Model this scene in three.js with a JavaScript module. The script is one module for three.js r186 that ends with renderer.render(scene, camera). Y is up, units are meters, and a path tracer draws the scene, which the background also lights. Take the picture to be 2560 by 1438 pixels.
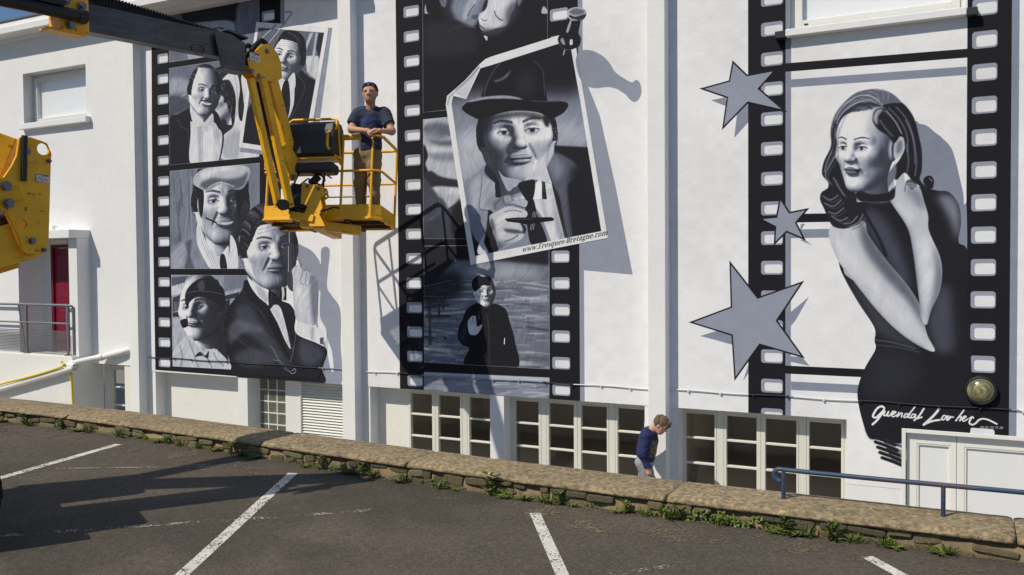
import * as THREE from 'three';
import { RoundedBoxGeometry } from 'three/addons/geometries/RoundedBoxGeometry.js';
import { mergeGeometries, toCreasedNormals } from 'three/addons/utils/BufferGeometryUtils.js';

// ---------- camera, sky, sun, exposure ----------
const scene = new THREE.Scene();
const camera = new THREE.PerspectiveCamera(36.195, 1024 / 575, 0.1, 400);
camera.position.set(0, 2.15, 11.5);
camera.rotation.set(-0.02688, 0.47473, -0.00785, 'YXZ');
const SUN = new THREE.Vector3(-0.6, 1.25, 1).normalize();
{ // clear spring sky: deep blue away from the sun, paler towards the horizon and round the sun
  const w = 512, h = 256, d = new Float32Array(w * h * 4);
  for (let j = 0; j < h; j++) for (let i = 0; i < w; i++) {
    const el = ((j + 0.5) / h - 0.5) * Math.PI, az = ((i + 0.5) / w - 0.5) * 2 * Math.PI, y = Math.sin(el), x = Math.cos(az) * Math.cos(el), z = Math.sin(az) * Math.cos(el);
    const t = Math.pow(1 - Math.max(0, y), 5), g = Math.pow(0.5 + 0.5 * (x * SUN.x + y * SUN.y + z * SUN.z), 5), o = (j * w + i) * 4;
    const c = y > 0 ? [0.05 + 0.17 * t + 0.2 * g, 0.135 + 0.18 * t + 0.21 * g, 0.3 + 0.13 * t + 0.22 * g] : [0.1, 0.095, 0.09];
    d[o] = c[0]; d[o + 1] = c[1]; d[o + 2] = c[2]; d[o + 3] = 1;
  }
  const t = new THREE.DataTexture(d, w, h, THREE.RGBAFormat, THREE.FloatType);
  t.mapping = THREE.EquirectangularReflectionMapping; t.magFilter = t.minFilter = THREE.LinearFilter; t.needsUpdate = true;
  scene.background = t; scene.environment = t;
}
const sun = new THREE.DirectionalLight(0xfff6e6, 3.6);
sun.name = 'sun';
sun.position.copy(SUN).multiplyScalar(40).add(new THREE.Vector3(-6, 2, 4));
sun.target.position.set(-6, 2, 4);
sun.castShadow = true;
sun.shadow.mapSize.set(4096, 4096);
Object.assign(sun.shadow.camera, { left: -22, right: 22, top: 20, bottom: -20, near: 1, far: 90 });
scene.add(sun, sun.target);
const renderer = new THREE.WebGLRenderer({ antialias: true });
renderer.toneMapping = THREE.LinearToneMapping;
renderer.toneMappingExposure = 1.06;
renderer.shadowMap.enabled = true;

// ---------- helpers ----------
let seed = 7;
const rnd = () => { seed = (seed * 1664525 + 1013904223) >>> 0; return seed / 4294967296; };
const rr = (a, b) => a + (b - a) * rnd();
const V = (x, y, z) => new THREE.Vector3(x, y, z);
const taken = {};
const numbered = (n) => { const k = taken[n] = (taken[n] ?? -1) + 1; return k ? n + '_' + String(k).padStart(3, '0') : n; };
function finish(o) { o.traverse((m) => { if (m.isMesh) { m.castShadow = true; m.receiveShadow = true; } }); return o; }
function thing(name, label, category, group) {
  const o = new THREE.Group();
  o.name = numbered(name); o.userData = { label, category };
  if (group) o.userData.group = group;
  scene.add(o);
  return o;
}
const flat = (g) => { const r = g.index ? g.toNonIndexed() : g; for (const k of Object.keys(r.attributes)) if (!['position', 'normal', 'uv', 'color'].includes(k)) r.deleteAttribute(k); if (!r.attributes.normal) r.computeVertexNormals(); if (!r.attributes.uv) r.setAttribute('uv', new THREE.BufferAttribute(new Float32Array(r.attributes.position.count * 2), 2)); return r; };
const join = (list) => { list = [].concat(list).map(flat); return list.length === 1 ? list[0] : mergeGeometries(list); };
// uv in metres, taken from the side that a face looks to
function metres(g, k = 1) {
  g = flat(g);
  const p = g.attributes.position, n = g.attributes.normal, uv = new Float32Array(p.count * 2);
  for (let i = 0; i < p.count; i += 3) {
    const a = [0, 0, 0];
    for (let j = 0; j < 3; j++) { a[0] += Math.abs(n.getX(i + j)); a[1] += Math.abs(n.getY(i + j)); a[2] += Math.abs(n.getZ(i + j)); }
    for (let j = i; j < i + 3; j++) {
      const x = p.getX(j), y = p.getY(j), z = p.getZ(j);
      const [u, v] = a[2] >= a[0] && a[2] >= a[1] ? [x, y] : a[1] >= a[0] ? [x, z] : [z, y];
      uv[2 * j] = u * k; uv[2 * j + 1] = v * k;
    }
  }
  g.setAttribute('uv', new THREE.BufferAttribute(uv, 2));
  return g;
}
function add(name, geo, mat, parent) {
  const m = new THREE.Mesh(Array.isArray(geo) ? join(geo) : geo, mat);
  m.name = name; parent.add(m);
  return m;
}
function solo(name, geo, mat, label, category, group) {
  const m = add(numbered(name), geo, mat, scene);
  m.userData = { label, category }; if (group) m.userData.group = group;
  return finish(m);
}
function structure(name, geo, mat) { const m = add(numbered(name), geo, mat, scene); m.userData.kind = 'structure'; return finish(m); }
const bx = (x0, x1, y0, y1, z0, z1) => metres(new THREE.BoxGeometry(x1 - x0, y1 - y0, z1 - z0).translate((x0 + x1) / 2, (y0 + y1) / 2, (z0 + z1) / 2));
const rbx = (x0, x1, y0, y1, z0, z1, r = 0.006) => metres(new RoundedBoxGeometry(x1 - x0, y1 - y0, z1 - z0, 1, Math.min(r, (x1 - x0) * 0.45, (y1 - y0) * 0.45, (z1 - z0) * 0.45)).translate((x0 + x1) / 2, (y0 + y1) / 2, (z0 + z1) / 2));
// a bar of rectangular section from a to b; up fixes the direction of its height h
function bar(a, b, w, h, up = V(0, 1, 0), r = 0.01) {
  const d = b.clone().sub(a), L = d.length(), z = d.normalize(), x = up.clone().cross(z).normalize(), y = z.clone().cross(x);
  const g = r ? new RoundedBoxGeometry(w, h, L, 1, Math.min(r, w * 0.4, h * 0.4)) : new THREE.BoxGeometry(w, h, L);
  return metres(g).applyMatrix4(new THREE.Matrix4().makeBasis(x, y, z).setPosition(a.clone().add(b).multiplyScalar(0.5)));
}
const rod = (a, b, r, n = 10) => { const d = b.clone().sub(a); const g = new THREE.CylinderGeometry(r, r, d.length(), n); g.applyQuaternion(new THREE.Quaternion().setFromUnitVectors(V(0, 1, 0), d.clone().normalize())); return g.translate((a.x + b.x) / 2, (a.y + b.y) / 2, (a.z + b.z) / 2); };
const tube = (pts, r, seg = 0, n = 8, tension = 0.1) => new THREE.TubeGeometry(new THREE.CatmullRomCurve3(pts, false, 'catmullrom', tension), seg || pts.length * 6, r, n);
// an outline [[u, v], ...] drawn on the plane (o; eu, ev) and given a thickness along their normal
function plate(pts, o, eu, ev, t, holes = [], bevel = 0.003) {
  const s = new THREE.Shape(pts.map(([x, y]) => new THREE.Vector2(x, y)));
  for (const [x, y, r] of holes) s.holes.push(new THREE.Path().absarc(x, y, r, 0, 7, true));
  const g = new THREE.ExtrudeGeometry(s, { depth: t - 2 * bevel, bevelEnabled: bevel > 0, bevelThickness: bevel, bevelSize: bevel, bevelSegments: 1, curveSegments: 12 }).translate(0, 0, -t / 2 + bevel);
  return metres(g).applyMatrix4(new THREE.Matrix4().makeBasis(eu.clone().normalize(), ev.clone().normalize(), eu.clone().cross(ev).normalize()).setPosition(o));
}
// tileable noise
const hash = (x, y, s) => { let h = Math.imul(x, 374761393) ^ Math.imul(y, 668265263) ^ Math.imul(s, 2147483647 - 19); h = Math.imul(h ^ (h >>> 13), 1274126177); return ((h ^ (h >>> 16)) >>> 0) / 4294967296; };
function vnoise(x, y, per, s) {
  const ix = Math.floor(x), iy = Math.floor(y), fx = x - ix, fy = y - iy, u = fx * fx * (3 - 2 * fx), v = fy * fy * (3 - 2 * fy), m = (k) => ((k % per) + per) % per;
  const a = hash(m(ix), m(iy), s), b = hash(m(ix + 1), m(iy), s), c = hash(m(ix), m(iy + 1), s), d = hash(m(ix + 1), m(iy + 1), s);
  return a + (b - a) * u + (c - a) * v + (a - b - c + d) * u * v;
}
const fbm = (x, y, per, s, o = 4) => { let r = 0, w = 0.5, t = 0; for (let k = 0; k < o; k++) { r += w * vnoise(x, y, per, s + k); t += w; w *= 0.55; x *= 2; y *= 2; per *= 2; } return r / t; };
// n x n texture from f(u, v) -> [r, g, b] (0..255), repeated every size metres
function tex(n, size, f, colour = true) {
  const d = new Uint8Array(n * n * 4);
  for (let j = 0; j < n; j++) for (let i = 0; i < n; i++) { const c = f(i / n, j / n), o = (j * n + i) * 4; if (c.length) { d[o] = c[0]; d[o + 1] = c[1]; d[o + 2] = c[2]; } else d[o] = d[o + 1] = d[o + 2] = c; d[o + 3] = 255; }
  const t = new THREE.DataTexture(d, n, n);
  t.wrapS = t.wrapT = THREE.RepeatWrapping; t.magFilter = THREE.LinearFilter; t.minFilter = THREE.LinearMipmapLinearFilter; t.generateMipmaps = true;
  t.repeat.set(1 / size, 1 / size); if (colour) t.colorSpace = THREE.SRGBColorSpace; t.needsUpdate = true;
  return t;
}
const std = (o) => new THREE.MeshStandardMaterial(o);

// ---------- shared materials ----------
const plasterBump = tex(512, 1.6, (u, v) => 255 * (0.55 * fbm(u * 10, v * 10, 10, 3, 4) + 0.45 * fbm(u * 60, v * 60, 60, 9, 3)), false);
const plasterTone = (r, g, b, k) => tex(512, 5.3, (u, v) => { const t = fbm(u * 5, v * 5, 5, 21, 5) - 0.5, s = fbm(u * 40, v * 40, 40, 31, 3) - 0.5; const q = 1 + k * t + 0.4 * k * s; return [Math.min(255, r * q), Math.min(255, g * q), Math.min(255, b * q * (1 - 0.04 * t))]; });
const M = {};
M.plaster = std({ map: plasterTone(229, 229, 228, 0.05), roughness: 0.85, bumpMap: plasterBump, bumpScale: 0.0035 });
M.cream = std({ map: plasterTone(226, 225, 219, 0.05), roughness: 0.85, bumpMap: plasterBump, bumpScale: 0.004 });
M.pvc = std({ color: 0xe3e3dd, roughness: 0.45 });
M.frame = std({ color: 0xd9d8cd, roughness: 0.5 });
M.glass = new THREE.MeshPhysicalMaterial({ color: 0xffffff, transmission: 1, thickness: 0, roughness: 0.03, ior: 1.5 });
M.shade = std({ color: 0xf0f2f3, roughness: 0.6 });
M.steel = std({ color: 0x8b9096, roughness: 0.45, metalness: 0.7 });
M.black = std({ color: 0x17171a, roughness: 0.55 });


// ---------- the ground ----------
const groundY = (x) => -0.045 + 0.14 * THREE.MathUtils.smoothstep(-x, 3.6, 9.6);   // the car park climbs a little to the left
const PATH = -1.2;
{
  const asphalt = tex(1536, 7.3, (u, v) => {
    const c = fbm(u * 9, v * 9, 9, 41, 4) - 0.5, f = hash(Math.floor(u * 900), Math.floor(v * 900), 5), g = fbm(u * 360, v * 360, 360, 43, 2) - 0.5, st = fbm(u * 5, v * 5, 5, 45, 4);
    let q = 77 * (1 + 0.3 * c + 0.42 * g) * (st > 0.63 ? 1 - Math.min(0.14, (st - 0.63) * 1.6) : 1) + (f > 0.985 ? 34 * (f - 0.97) * 40 : 0) * 0.6;
    if (f < 0.06) q *= 0.78;
    return [q * 1.08, q * 0.97, q * 0.83];
  });
  const rough = tex(512, 0.7, (u, v) => 255 * (0.6 * fbm(u * 70, v * 70, 70, 51, 2) + 0.4 * fbm(u * 28, v * 28, 28, 53, 2)), false);
  M.asphalt = std({ map: asphalt, roughness: 0.93, bumpMap: rough, bumpScale: 0.008 });
  // fine grid near the wall so that the sheet follows the slope
  const xs = [], zs = [4.0, 6, 8, 11, 16, 30, 70, 160];
  for (let x = -90; x <= 90; x += x < -15 || x >= 4 ? 15 : 0.5) xs.push(x);
  const pos = [], idx = [];
  for (const z of zs) for (const x of xs) pos.push(x, groundY(x), z);
  for (let j = 0; j < zs.length - 1; j++) for (let i = 0; i < xs.length - 1; i++) { const a = j * xs.length + i, b = a + 1, c = a + xs.length, d = c + 1; idx.push(a, c, b, b, c, d); }
  const g = new THREE.BufferGeometry();
  g.setAttribute('position', new THREE.Float32BufferAttribute(pos, 3)); g.setIndex(idx); g.computeVertexNormals();
  structure('car_park_ground', metres(g), M.asphalt);
  M.paving = std({ map: plasterTone(132, 128, 120, 0.16), roughness: 0.9 });
  structure('sunken_path', bx(-40, 20, PATH - 0.2, PATH, -0.5, 3.95), M.paving);
  structure('far_ground', bx(-160, 160, PATH - 0.5, PATH - 0.25, -160, 4), M.paving);
}

// ---------- the building ----------
const BX = { p1: [-13.83, -13.597], p2: [-8.897, -8.64], p3: [-3.767, -3.518], p4: [1.62, 1.87] };
const LINTEL = 0.197, BACK = -0.24, TOP = 9.2;
const bld = thing('cinema_building', 'white rendered building with pilasters, ground floor windows and painted film murals', 'building');
{
  const wall = (n, list) => add(n, list, M.plaster, bld);
  const box = (x0, x1, y0, y1, z0 = -0.3, z1 = 0) => bx(x0, x1, y0, y1, z0, z1);
  wall('bay_wall', [box(BX.p1[1], BX.p2[0], LINTEL, 7.2)]);
  wall('bay_wall', [box(BX.p2[1], BX.p3[0], LINTEL, TOP)]);
  // third bay, left open for the window above and the door below
  const UW = [-1.972, 0.004, 5.045, 6.35], DO = [-0.655, 1.5, 0.139];
  wall('bay_wall', [box(BX.p3[1], UW[0], LINTEL, TOP), box(UW[0], UW[1], LINTEL, UW[2]), box(UW[0], UW[1], UW[3], TOP), box(UW[1], BX.p4[0], LINTEL, TOP),
    box(-1.279, DO[0], PATH, LINTEL), box(DO[0], DO[1], DO[2], LINTEL), box(DO[1], BX.p4[0], PATH, LINTEL)]);
  wall('bay_wall', [box(BX.p4[1], 14, PATH, TOP)]);
  for (const p of [BX.p1, BX.p2, BX.p3, BX.p4]) add('pilaster', rbx(p[0], p[1], PATH, p === BX.p1 ? 6.92 : TOP, -0.3, 0.2, 0.012), M.plaster, bld);
  // posts between the ground floor openings
  add('window_post', bx(-11.34, -11.125, PATH, LINTEL, -0.3, -0.004), M.plaster, bld);
  add('window_post', bx(-6.3, -6.063, PATH, LINTEL, -0.3, -0.004), M.plaster, bld);
  add('window_post', bx(-3.882, BX.p3[0], PATH, LINTEL, -0.3, -0.004), M.plaster, bld);
  add('window_post', bx(BX.p1[1], -13.4, PATH, LINTEL, -0.3, -0.004), M.plaster, bld);
  add('window_post', bx(BX.p2[1], -8.497, PATH, LINTEL, -0.3, -0.004), M.plaster, bld);
  add('window_post', bx(BX.p3[1], -3.408, PATH, LINTEL, -0.3, -0.004), M.plaster, bld);
  // blank panels at the back of the recesses
  const panel = (x0, x1, y0 = PATH, y1 = LINTEL) => add('recess_panel', bx(x0, x1, y0, y1, -0.34, BACK), M.cream, bld);
  panel(-13.4, -11.34); panel(-11.125, -11.08); panel(-10.476, -10.165); panel(-8.497, -7.905);
  // storeys behind, closed so that daylight only enters through the glass
  const dark = std({ map: plasterTone(214, 200, 178, 0.2), roughness: 0.9 });
  add('interior_wall', [bx(-14, 12, PATH, 0.2, -4.2, -4), bx(-14, 12, 0.2, 0.34, -4.2, -0.3), bx(-14, 12, PATH - 0.2, PATH, -4.2, -0.5), bx(-14.1, -14, PATH, 0.2, -4.2, -0.345), bx(-8.72, -8.66, PATH, 0.2, -4, -0.345), bx(-3.7, -3.6, PATH, 0.2, -4, -0.345)], dark, bld);
  add('roof_slab', [bx(-26, BX.p2[1], 6.98, 7.2, -9, -0.3), bx(BX.p2[0], 14, TOP - 0.2, TOP, -9, -0.3), bx(BX.p2[0], BX.p2[1], 7.0, TOP, -9, -0.3)], M.plaster, bld);

  // ground floor windows: a frame with its glazing bars, every pane a piece of its own
  const ROW = [[-0.22, 0.097], [-0.567, -0.25], [-0.914, -0.597]];
  function casement(x0, x1, px0, px1, y1 = LINTEL - 0.004, rows = ROW, z = -0.26) {
    const f = [], b = rows[rows.length - 1][0] - 0.05, t = rows[0][1];
    f.push(rbx(x0, px0, b, y1, z - 0.03, z + 0.04), rbx(px1, x1, b, y1, z - 0.03, z + 0.04), rbx(px0 - 0.004, px1 + 0.004, t, y1 - 0.002, z - 0.028, z + 0.038), rbx(px0 - 0.004, px1 + 0.004, b, rows[rows.length - 1][0], z - 0.028, z + 0.038));
    for (let k = 0; k < rows.length - 1; k++) f.push(rbx(px0 - 0.004, px1 + 0.004, rows[k + 1][1], rows[k][0], z - 0.022, z + 0.03));
    f.push(rbx(px0 - 0.016, px1 + 0.016, t + 0.004, t + 0.016, z + 0.037, z + 0.046, 0.003));
    const w = add('window', f, M.frame, bld);
    for (const [a, c] of rows) add('pane', bx(px0 - 0.003, px1 + 0.003, a - 0.003, c + 0.003, z - 0.003, z + 0.003), M.glass, w);
    return w;
  }
  const set = (list) => { for (const [a, b, c, d] of list) casement(a, b, c, d); };
  set([[-7.905, -7.404, -7.864, -7.463], [-7.402, -6.912, -7.344, -6.949], [-6.822, -6.3, -6.784, -6.4]]);
  set([[-6.063, -5.56, -5.99, -5.599], [-5.466, -4.977, -5.432, -5.034], [-4.975, -4.492, -4.918, -4.523], [-4.392, -3.882, -4.36, -3.965]]);
  set([[-3.408, -2.949, -3.374, -2.977], [-2.85, -2.365, -2.815, -2.42], [-2.363, -1.885, -2.306, -1.914], [-1.788, -1.335, -1.755, -1.369]]);
  // slim posts between the casements, a sill board and the wall below
  for (const [a, b] of [[-6.91, -6.824], [-5.558, -5.468], [-4.49, -4.394], [-2.947, -2.852], [-1.883, -1.79], [-1.333, -1.279]]) add('mullion', rbx(a, b, -0.98, LINTEL - 0.003, -0.3, -0.222), M.frame, bld);
  for (const [a, b] of [[-7.905, -6.3], [-6.063, -3.882], [-3.408, -1.279]]) { add('sill_board', rbx(a, b, -1.02, -0.97, -0.3, -0.2), M.frame, bld); add('recess_panel', bx(a, b, PATH, -1.02, -0.34, BACK), M.cream, bld); }

  // glass block screen
  {
    const x0 = -11.08, x1 = -10.476, p = 0.2013, top = 0.17, bars = [];
    for (let k = 0; k <= 3; k++) bars.push(bx(x0 + k * p - 0.009, x0 + k * p + 0.009, PATH, LINTEL, -0.33, -0.25));
    for (let k = 0; k <= 6; k++) bars.push(bx(x0 + 0.009, x1 - 0.009, top - k * p - 0.009, top - k * p + 0.009, -0.328, -0.252));
    const grid = add('glass_block_screen', bars, M.cream, bld);
    const bm = new THREE.MeshPhysicalMaterial({ color: 0xd7dccb, transmission: 0.85, thickness: 0, roughness: 0.32, bumpMap: tex(128, 0.2, (u, v) => 127 + 120 * Math.sin(u * 38 + 6 * fbm(u * 4, v * 4, 4, 77, 2)), false), bumpScale: 0.004 });
    const bg = metres(new RoundedBoxGeometry(p - 0.02, p - 0.02, 0.07, 2, 0.012));
    for (let j = 0; j < 6; j++) for (let i = 0; i < 3; i++) add('glass_block', bg, bm, grid).position.set(x0 + (i + 0.5) * p, top - (j + 0.5) * p, -0.287);
    // louvred vent
    const lv = add('louvre_vent', [rbx(-10.165, -10.125, PATH, LINTEL, -0.33, -0.225), rbx(-8.94, -8.9, PATH, LINTEL, -0.33, -0.225), rbx(-10.125, -8.94, 0.155, LINTEL - 0.002, -0.33, -0.227), bx(-10.125, -8.94, PATH, 0.155, -0.36, -0.345)], M.pvc, bld);
    const sg = metres(new THREE.BoxGeometry(1.185, 0.006, 0.066)).rotateX(0.72);
    for (let k = 0; k < 27; k++) add('slat', sg, M.pvc, lv).position.set(-9.5325, 0.125 - k * 0.0485, -0.275);
  }

  // upper window of the third bay: reveal lining, frame, blind behind the glass, hinges and a stone sill
  {
    const [x0, x1, y0, y1] = UW, z = -0.12;
    const w = add('upper_window', [rbx(x0, x0 + 0.07, y0, y1, z - 0.05, z + 0.02), rbx(x1 - 0.07, x1, y0, y1, z - 0.05, z + 0.02), rbx(x0 + 0.068, x1 - 0.068, y0, y0 + 0.05, z - 0.05, z + 0.02), rbx(x0 + 0.068, x1 - 0.068, y1 - 0.06, y1, z - 0.05, z + 0.02),
      rbx(x0 + 0.06, x0 + 0.15, y0 + 0.04, y1 - 0.05, z - 0.02, z + 0.045), rbx(x1 - 0.15, x1 - 0.06, y0 + 0.04, y1 - 0.05, z - 0.02, z + 0.045), rbx(x0 + 0.148, x1 - 0.148, y0 + 0.04, y0 + 0.13, z - 0.018, z + 0.044), rbx(x0 + 0.148, x1 - 0.148, y1 - 0.14, y1 - 0.05, z - 0.018, z + 0.044)], M.pvc, bld);
    add('pane', bx(x0 + 0.145, x1 - 0.145, y0 + 0.127, y1 - 0.137, z + 0.004, z + 0.01), M.glass, w);
    add('blind', bx(x0 + 0.1, x1 - 0.1, y0 + 0.1, y1 - 0.1, z - 0.045, z - 0.035), M.shade, w);
    for (const x of [x0 + 0.2, (x0 + x1) / 2, x1 - 0.25]) add('hinge', rbx(x - 0.05, x + 0.05, y0 + 0.025, y0 + 0.042, z + 0.02, z + 0.055, 0.004), M.pvc, w);
    add('handle', rbx(x0 + 0.17, x0 + 0.22, y0 + 0.07, y0 + 0.085, z + 0.044, z + 0.056, 0.003), M.black, w);
    add('window_back', bx(x0, x1, y0, y1, -0.4, -0.3), M.plaster, w);
    add('window_sill', [rbx(-1.996, 0.012, 4.955, 5.045, -0.12, 0.115, 0.01)], M.plaster, bld);
    const se = add('window_sill', [rbx(-2.127, -1.998, 4.945, 5.035, -0.02, 0.11, 0.01), rbx(0.014, 0.124, 4.945, 5.035, -0.02, 0.11, 0.01)], M.filmBlack = std({ color: 0x28272e, roughness: 0.7 }), bld);
    se.userData.label = 'ends of the window sill painted black like the film strip';
  }

  // double door at the right
  {
    const [x0, x1, y1] = DO;
    const dm = M.pvc, d = add('door', [rbx(x0, x0 + 0.045, PATH, y1, -0.1, 0.012), rbx(x0 + 0.045, x1, y1 - 0.05, y1, -0.1, 0.012), bx(x0 + 0.04, x1, PATH, y1 - 0.04, -0.3, -0.13)], dm, bld);
    const leaf = (a, b, ra, rb, n) => {
      const y0 = PATH + 0.02, yt = y1 - 0.056, l = add('door_leaf', [rbx(a, ra, y0, yt, -0.12, -0.06), rbx(rb, b, y0, yt, -0.12, -0.06), rbx(ra - 0.002, rb + 0.002, yt - 0.125, yt, -0.118, -0.061), rbx(ra - 0.002, rb + 0.002, y0, y0 + 0.16, -0.118, -0.061),
        rbx(ra - 0.002, ra + 0.02, y0 + 0.155, yt - 0.12, -0.1, -0.068), rbx(rb - 0.02, rb + 0.002, y0 + 0.155, yt - 0.12, -0.1, -0.068), rbx(ra + 0.015, rb - 0.015, yt - 0.145, yt - 0.12, -0.1, -0.068)], dm, d);
      add('door_panel', bx(ra + 0.01, rb - 0.01, y0 + 0.15, yt - 0.135, -0.115, -0.092), std({ color: 0xdfe1e2, roughness: 0.5 }), d);
    };
    leaf(-0.604, -0.068, -0.49, -0.13); leaf(-0.064, 1.44, 0.018, 1.3);
    for (const y of [-0.18, -0.85]) add('hinge', [rod(V(-0.607, y - 0.06, -0.045), V(-0.607, y + 0.06, -0.045), 0.011), rod(V(-0.607, y - 0.075, -0.045), V(-0.607, y - 0.06, -0.045), 0.014)], dm, d);
  }

  // ---------- left wing ----------
  const LZ = 0.185;
  {
    const [x0, x1, y0, y1] = [-16.8, -14.92, 5.02, 6.03], L0 = -30, R = BX.p1[0];
    add('wing_wall', [bx(L0, x0, 2.86, 6.92, -0.2, LZ), bx(x0, x1, 2.86, y0, -0.2, LZ), bx(x0, x1, y1, 6.92, -0.2, LZ), bx(x1, R, 2.86, 6.92, -0.2, LZ), bx(-14.885, R, 0.305, 2.86, -0.2, LZ)], M.plaster, bld);
    // its window, set back, with a sloping apron and a sill
    const w = add('wing_window', [rbx(x0, x0 + 0.07, y0, y1, -0.12, -0.04), rbx(x1 - 0.07, x1, y0, y1, -0.12, -0.04), rbx(x0 + 0.068, x1 - 0.068, y0, y0 + 0.06, -0.12, -0.04), rbx(x0 + 0.068, x1 - 0.068, y1 - 0.07, y1, -0.12, -0.04),
      rbx(x0 + 0.065, x0 + 0.14, y0 + 0.05, y1 - 0.065, -0.09, -0.015), rbx(x1 - 0.14, x1 - 0.065, y0 + 0.05, y1 - 0.065, -0.09, -0.015), rbx(x0 + 0.138, x1 - 0.138, y0 + 0.05, y0 + 0.13, -0.088, -0.017), rbx(x0 + 0.138, x1 - 0.138, y1 - 0.14, y1 - 0.065, -0.088, -0.017)], M.pvc, bld);
    add('pane', bx(x0 + 0.135, x1 - 0.135, y0 + 0.127, y1 - 0.137, -0.055, -0.049), M.glass, w);
    add('blind', bx(x0 + 0.1, x1 - 0.1, y0 + 0.1, y1 - 0.1, -0.1, -0.09), M.shade, w);
    add('window_back', bx(x0, x1, y0, y1, -0.25, -0.2), M.plaster, w);
    for (const x of [x0 + 0.3, x0 + 0.95, x1 - 0.3]) add('hinge', rbx(x - 0.05, x + 0.05, y0 + 0.03, y0 + 0.05, -0.04, -0.005, 0.004), M.pvc, w);
    add('window_sill', [rbx(x0 - 0.02, x1 + 0.12, y0 - 0.115, y0, -0.05, LZ + 0.11, 0.01)], M.plaster, bld);
    // cornice along the wing and the first bay
    const prof = [[0, 6.705], [0.06, 6.72], [0.075, 6.765], [0.29, 6.79], [0.29, 6.775], [0.34, 6.775], [0.345, 6.885], [0.315, 6.9], [0.3, 7.0], [0, 7.0]].map(([z, y]) => new THREE.Vector2(-(LZ + z - 0.01), y));
    const g = new THREE.ExtrudeGeometry(new THREE.Shape(prof), { depth: 30 - 8.61, bevelEnabled: false }).rotateY(Math.PI / 2).translate(-30, 0, 0);
    add('cornice', metres(g), M.plaster, bld);
    add('roof_edge', [bx(-30, -8.63, 7.004, 7.03, -0.3, 0.5)], std({ color: 0x5d5a58, roughness: 0.7 }), bld);
    add('bay_wall', [bx(BX.p1[1], BX.p2[0], 6.7, 6.99, 0.001, 0.18)], M.plaster, bld);
    // ground floor below the wing: lintel, window
    add('recess_panel', bx(-14.885, -14.72, PATH, 0.305, -0.2, -0.06), M.cream, bld);
    casement(-14.72, -14.2, -14.655, -14.255, 0.255, [[-0.154, 0.163], [-0.501, -0.184], [-0.848, -0.531]], -0.1);
    add('recess_panel', [bx(-14.2, -14.03, PATH, 0.305, -0.2, -0.06), bx(-14.72, -14.2, PATH, -0.9, -0.2, -0.06), bx(-14.72, -14.2, 0.256, 0.305, -0.2, -0.06), bx(-14.03, R, PATH, 0.305, -0.2, LZ - 0.02)], M.cream, bld);
    // porch: two piers and a flat canopy round a set-back door, above a landing
    const FL = 0.46, PZ = 0.48;
    add('porch_pier', rbx(-15.13, -14.885, FL, 2.7, -0.05, PZ, 0.01), M.plaster, bld);
    add('porch_pier', bx(-30, -16.64, FL, 2.7, -0.05, PZ), M.plaster, bld);
    add('porch_canopy', rbx(-30, -14.883, 2.7, 2.86, -0.19, 0.64, 0.01), M.plaster, bld);
    add('recess_panel', [bx(-16.64, -16.36, FL, 2.7, -0.2, -0.03), bx(-16.36, -15.13, 2.6, 2.7, -0.2, -0.03)], M.cream, bld);
    const red = std({ map: tex(256, 1.3, (u, v) => { const q = 0.9 + 0.25 * (fbm(u * 4, v * 12, 4, 91, 4) - 0.4); return [128 * q, 20 * q, 52 * q]; }), roughness: 0.45 });
    const door = add('red_door', [bx(-16.36, -16.3, FL, 2.6, -0.12, -0.02), bx(-15.19, -15.13, FL, 2.6, -0.12, -0.02), bx(-16.3, -15.19, 2.54, 2.6, -0.12, -0.02)], red, bld);
    for (const [a, b] of [[-16.295, -15.76], [-15.755, -15.195]]) {
      const l = add('door_leaf', [bx(a, b, FL + 0.02, 2.535, -0.12, -0.06)], red, door);
      for (const [c, d] of [[FL + 0.12, 1.3], [1.4, 2.42]]) add('door_panel', rbx(a + 0.1, b - 0.1, c, d, -0.07, -0.045, 0.012), red, door);
    }
    add('landing', [bx(-30, -14.887, PATH, FL, -0.05, 0.62), bx(-30, -14.95, FL, FL + 0.02, 0.42, 0.6)], M.cream, bld);
    add('security_lamp', [rbx(-15.78, -15.74, 2.86, 2.93, 0.3, 0.34), rbx(-15.8, -15.72, 2.93, 2.96, 0.27, 0.37)], M.pvc, bld);
    add('ceiling_lamp', [rbx(-16.1, -15.6, 2.62, 2.7, 0.05, 0.18, 0.02)], M.pvc, bld);
  }
}


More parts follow.
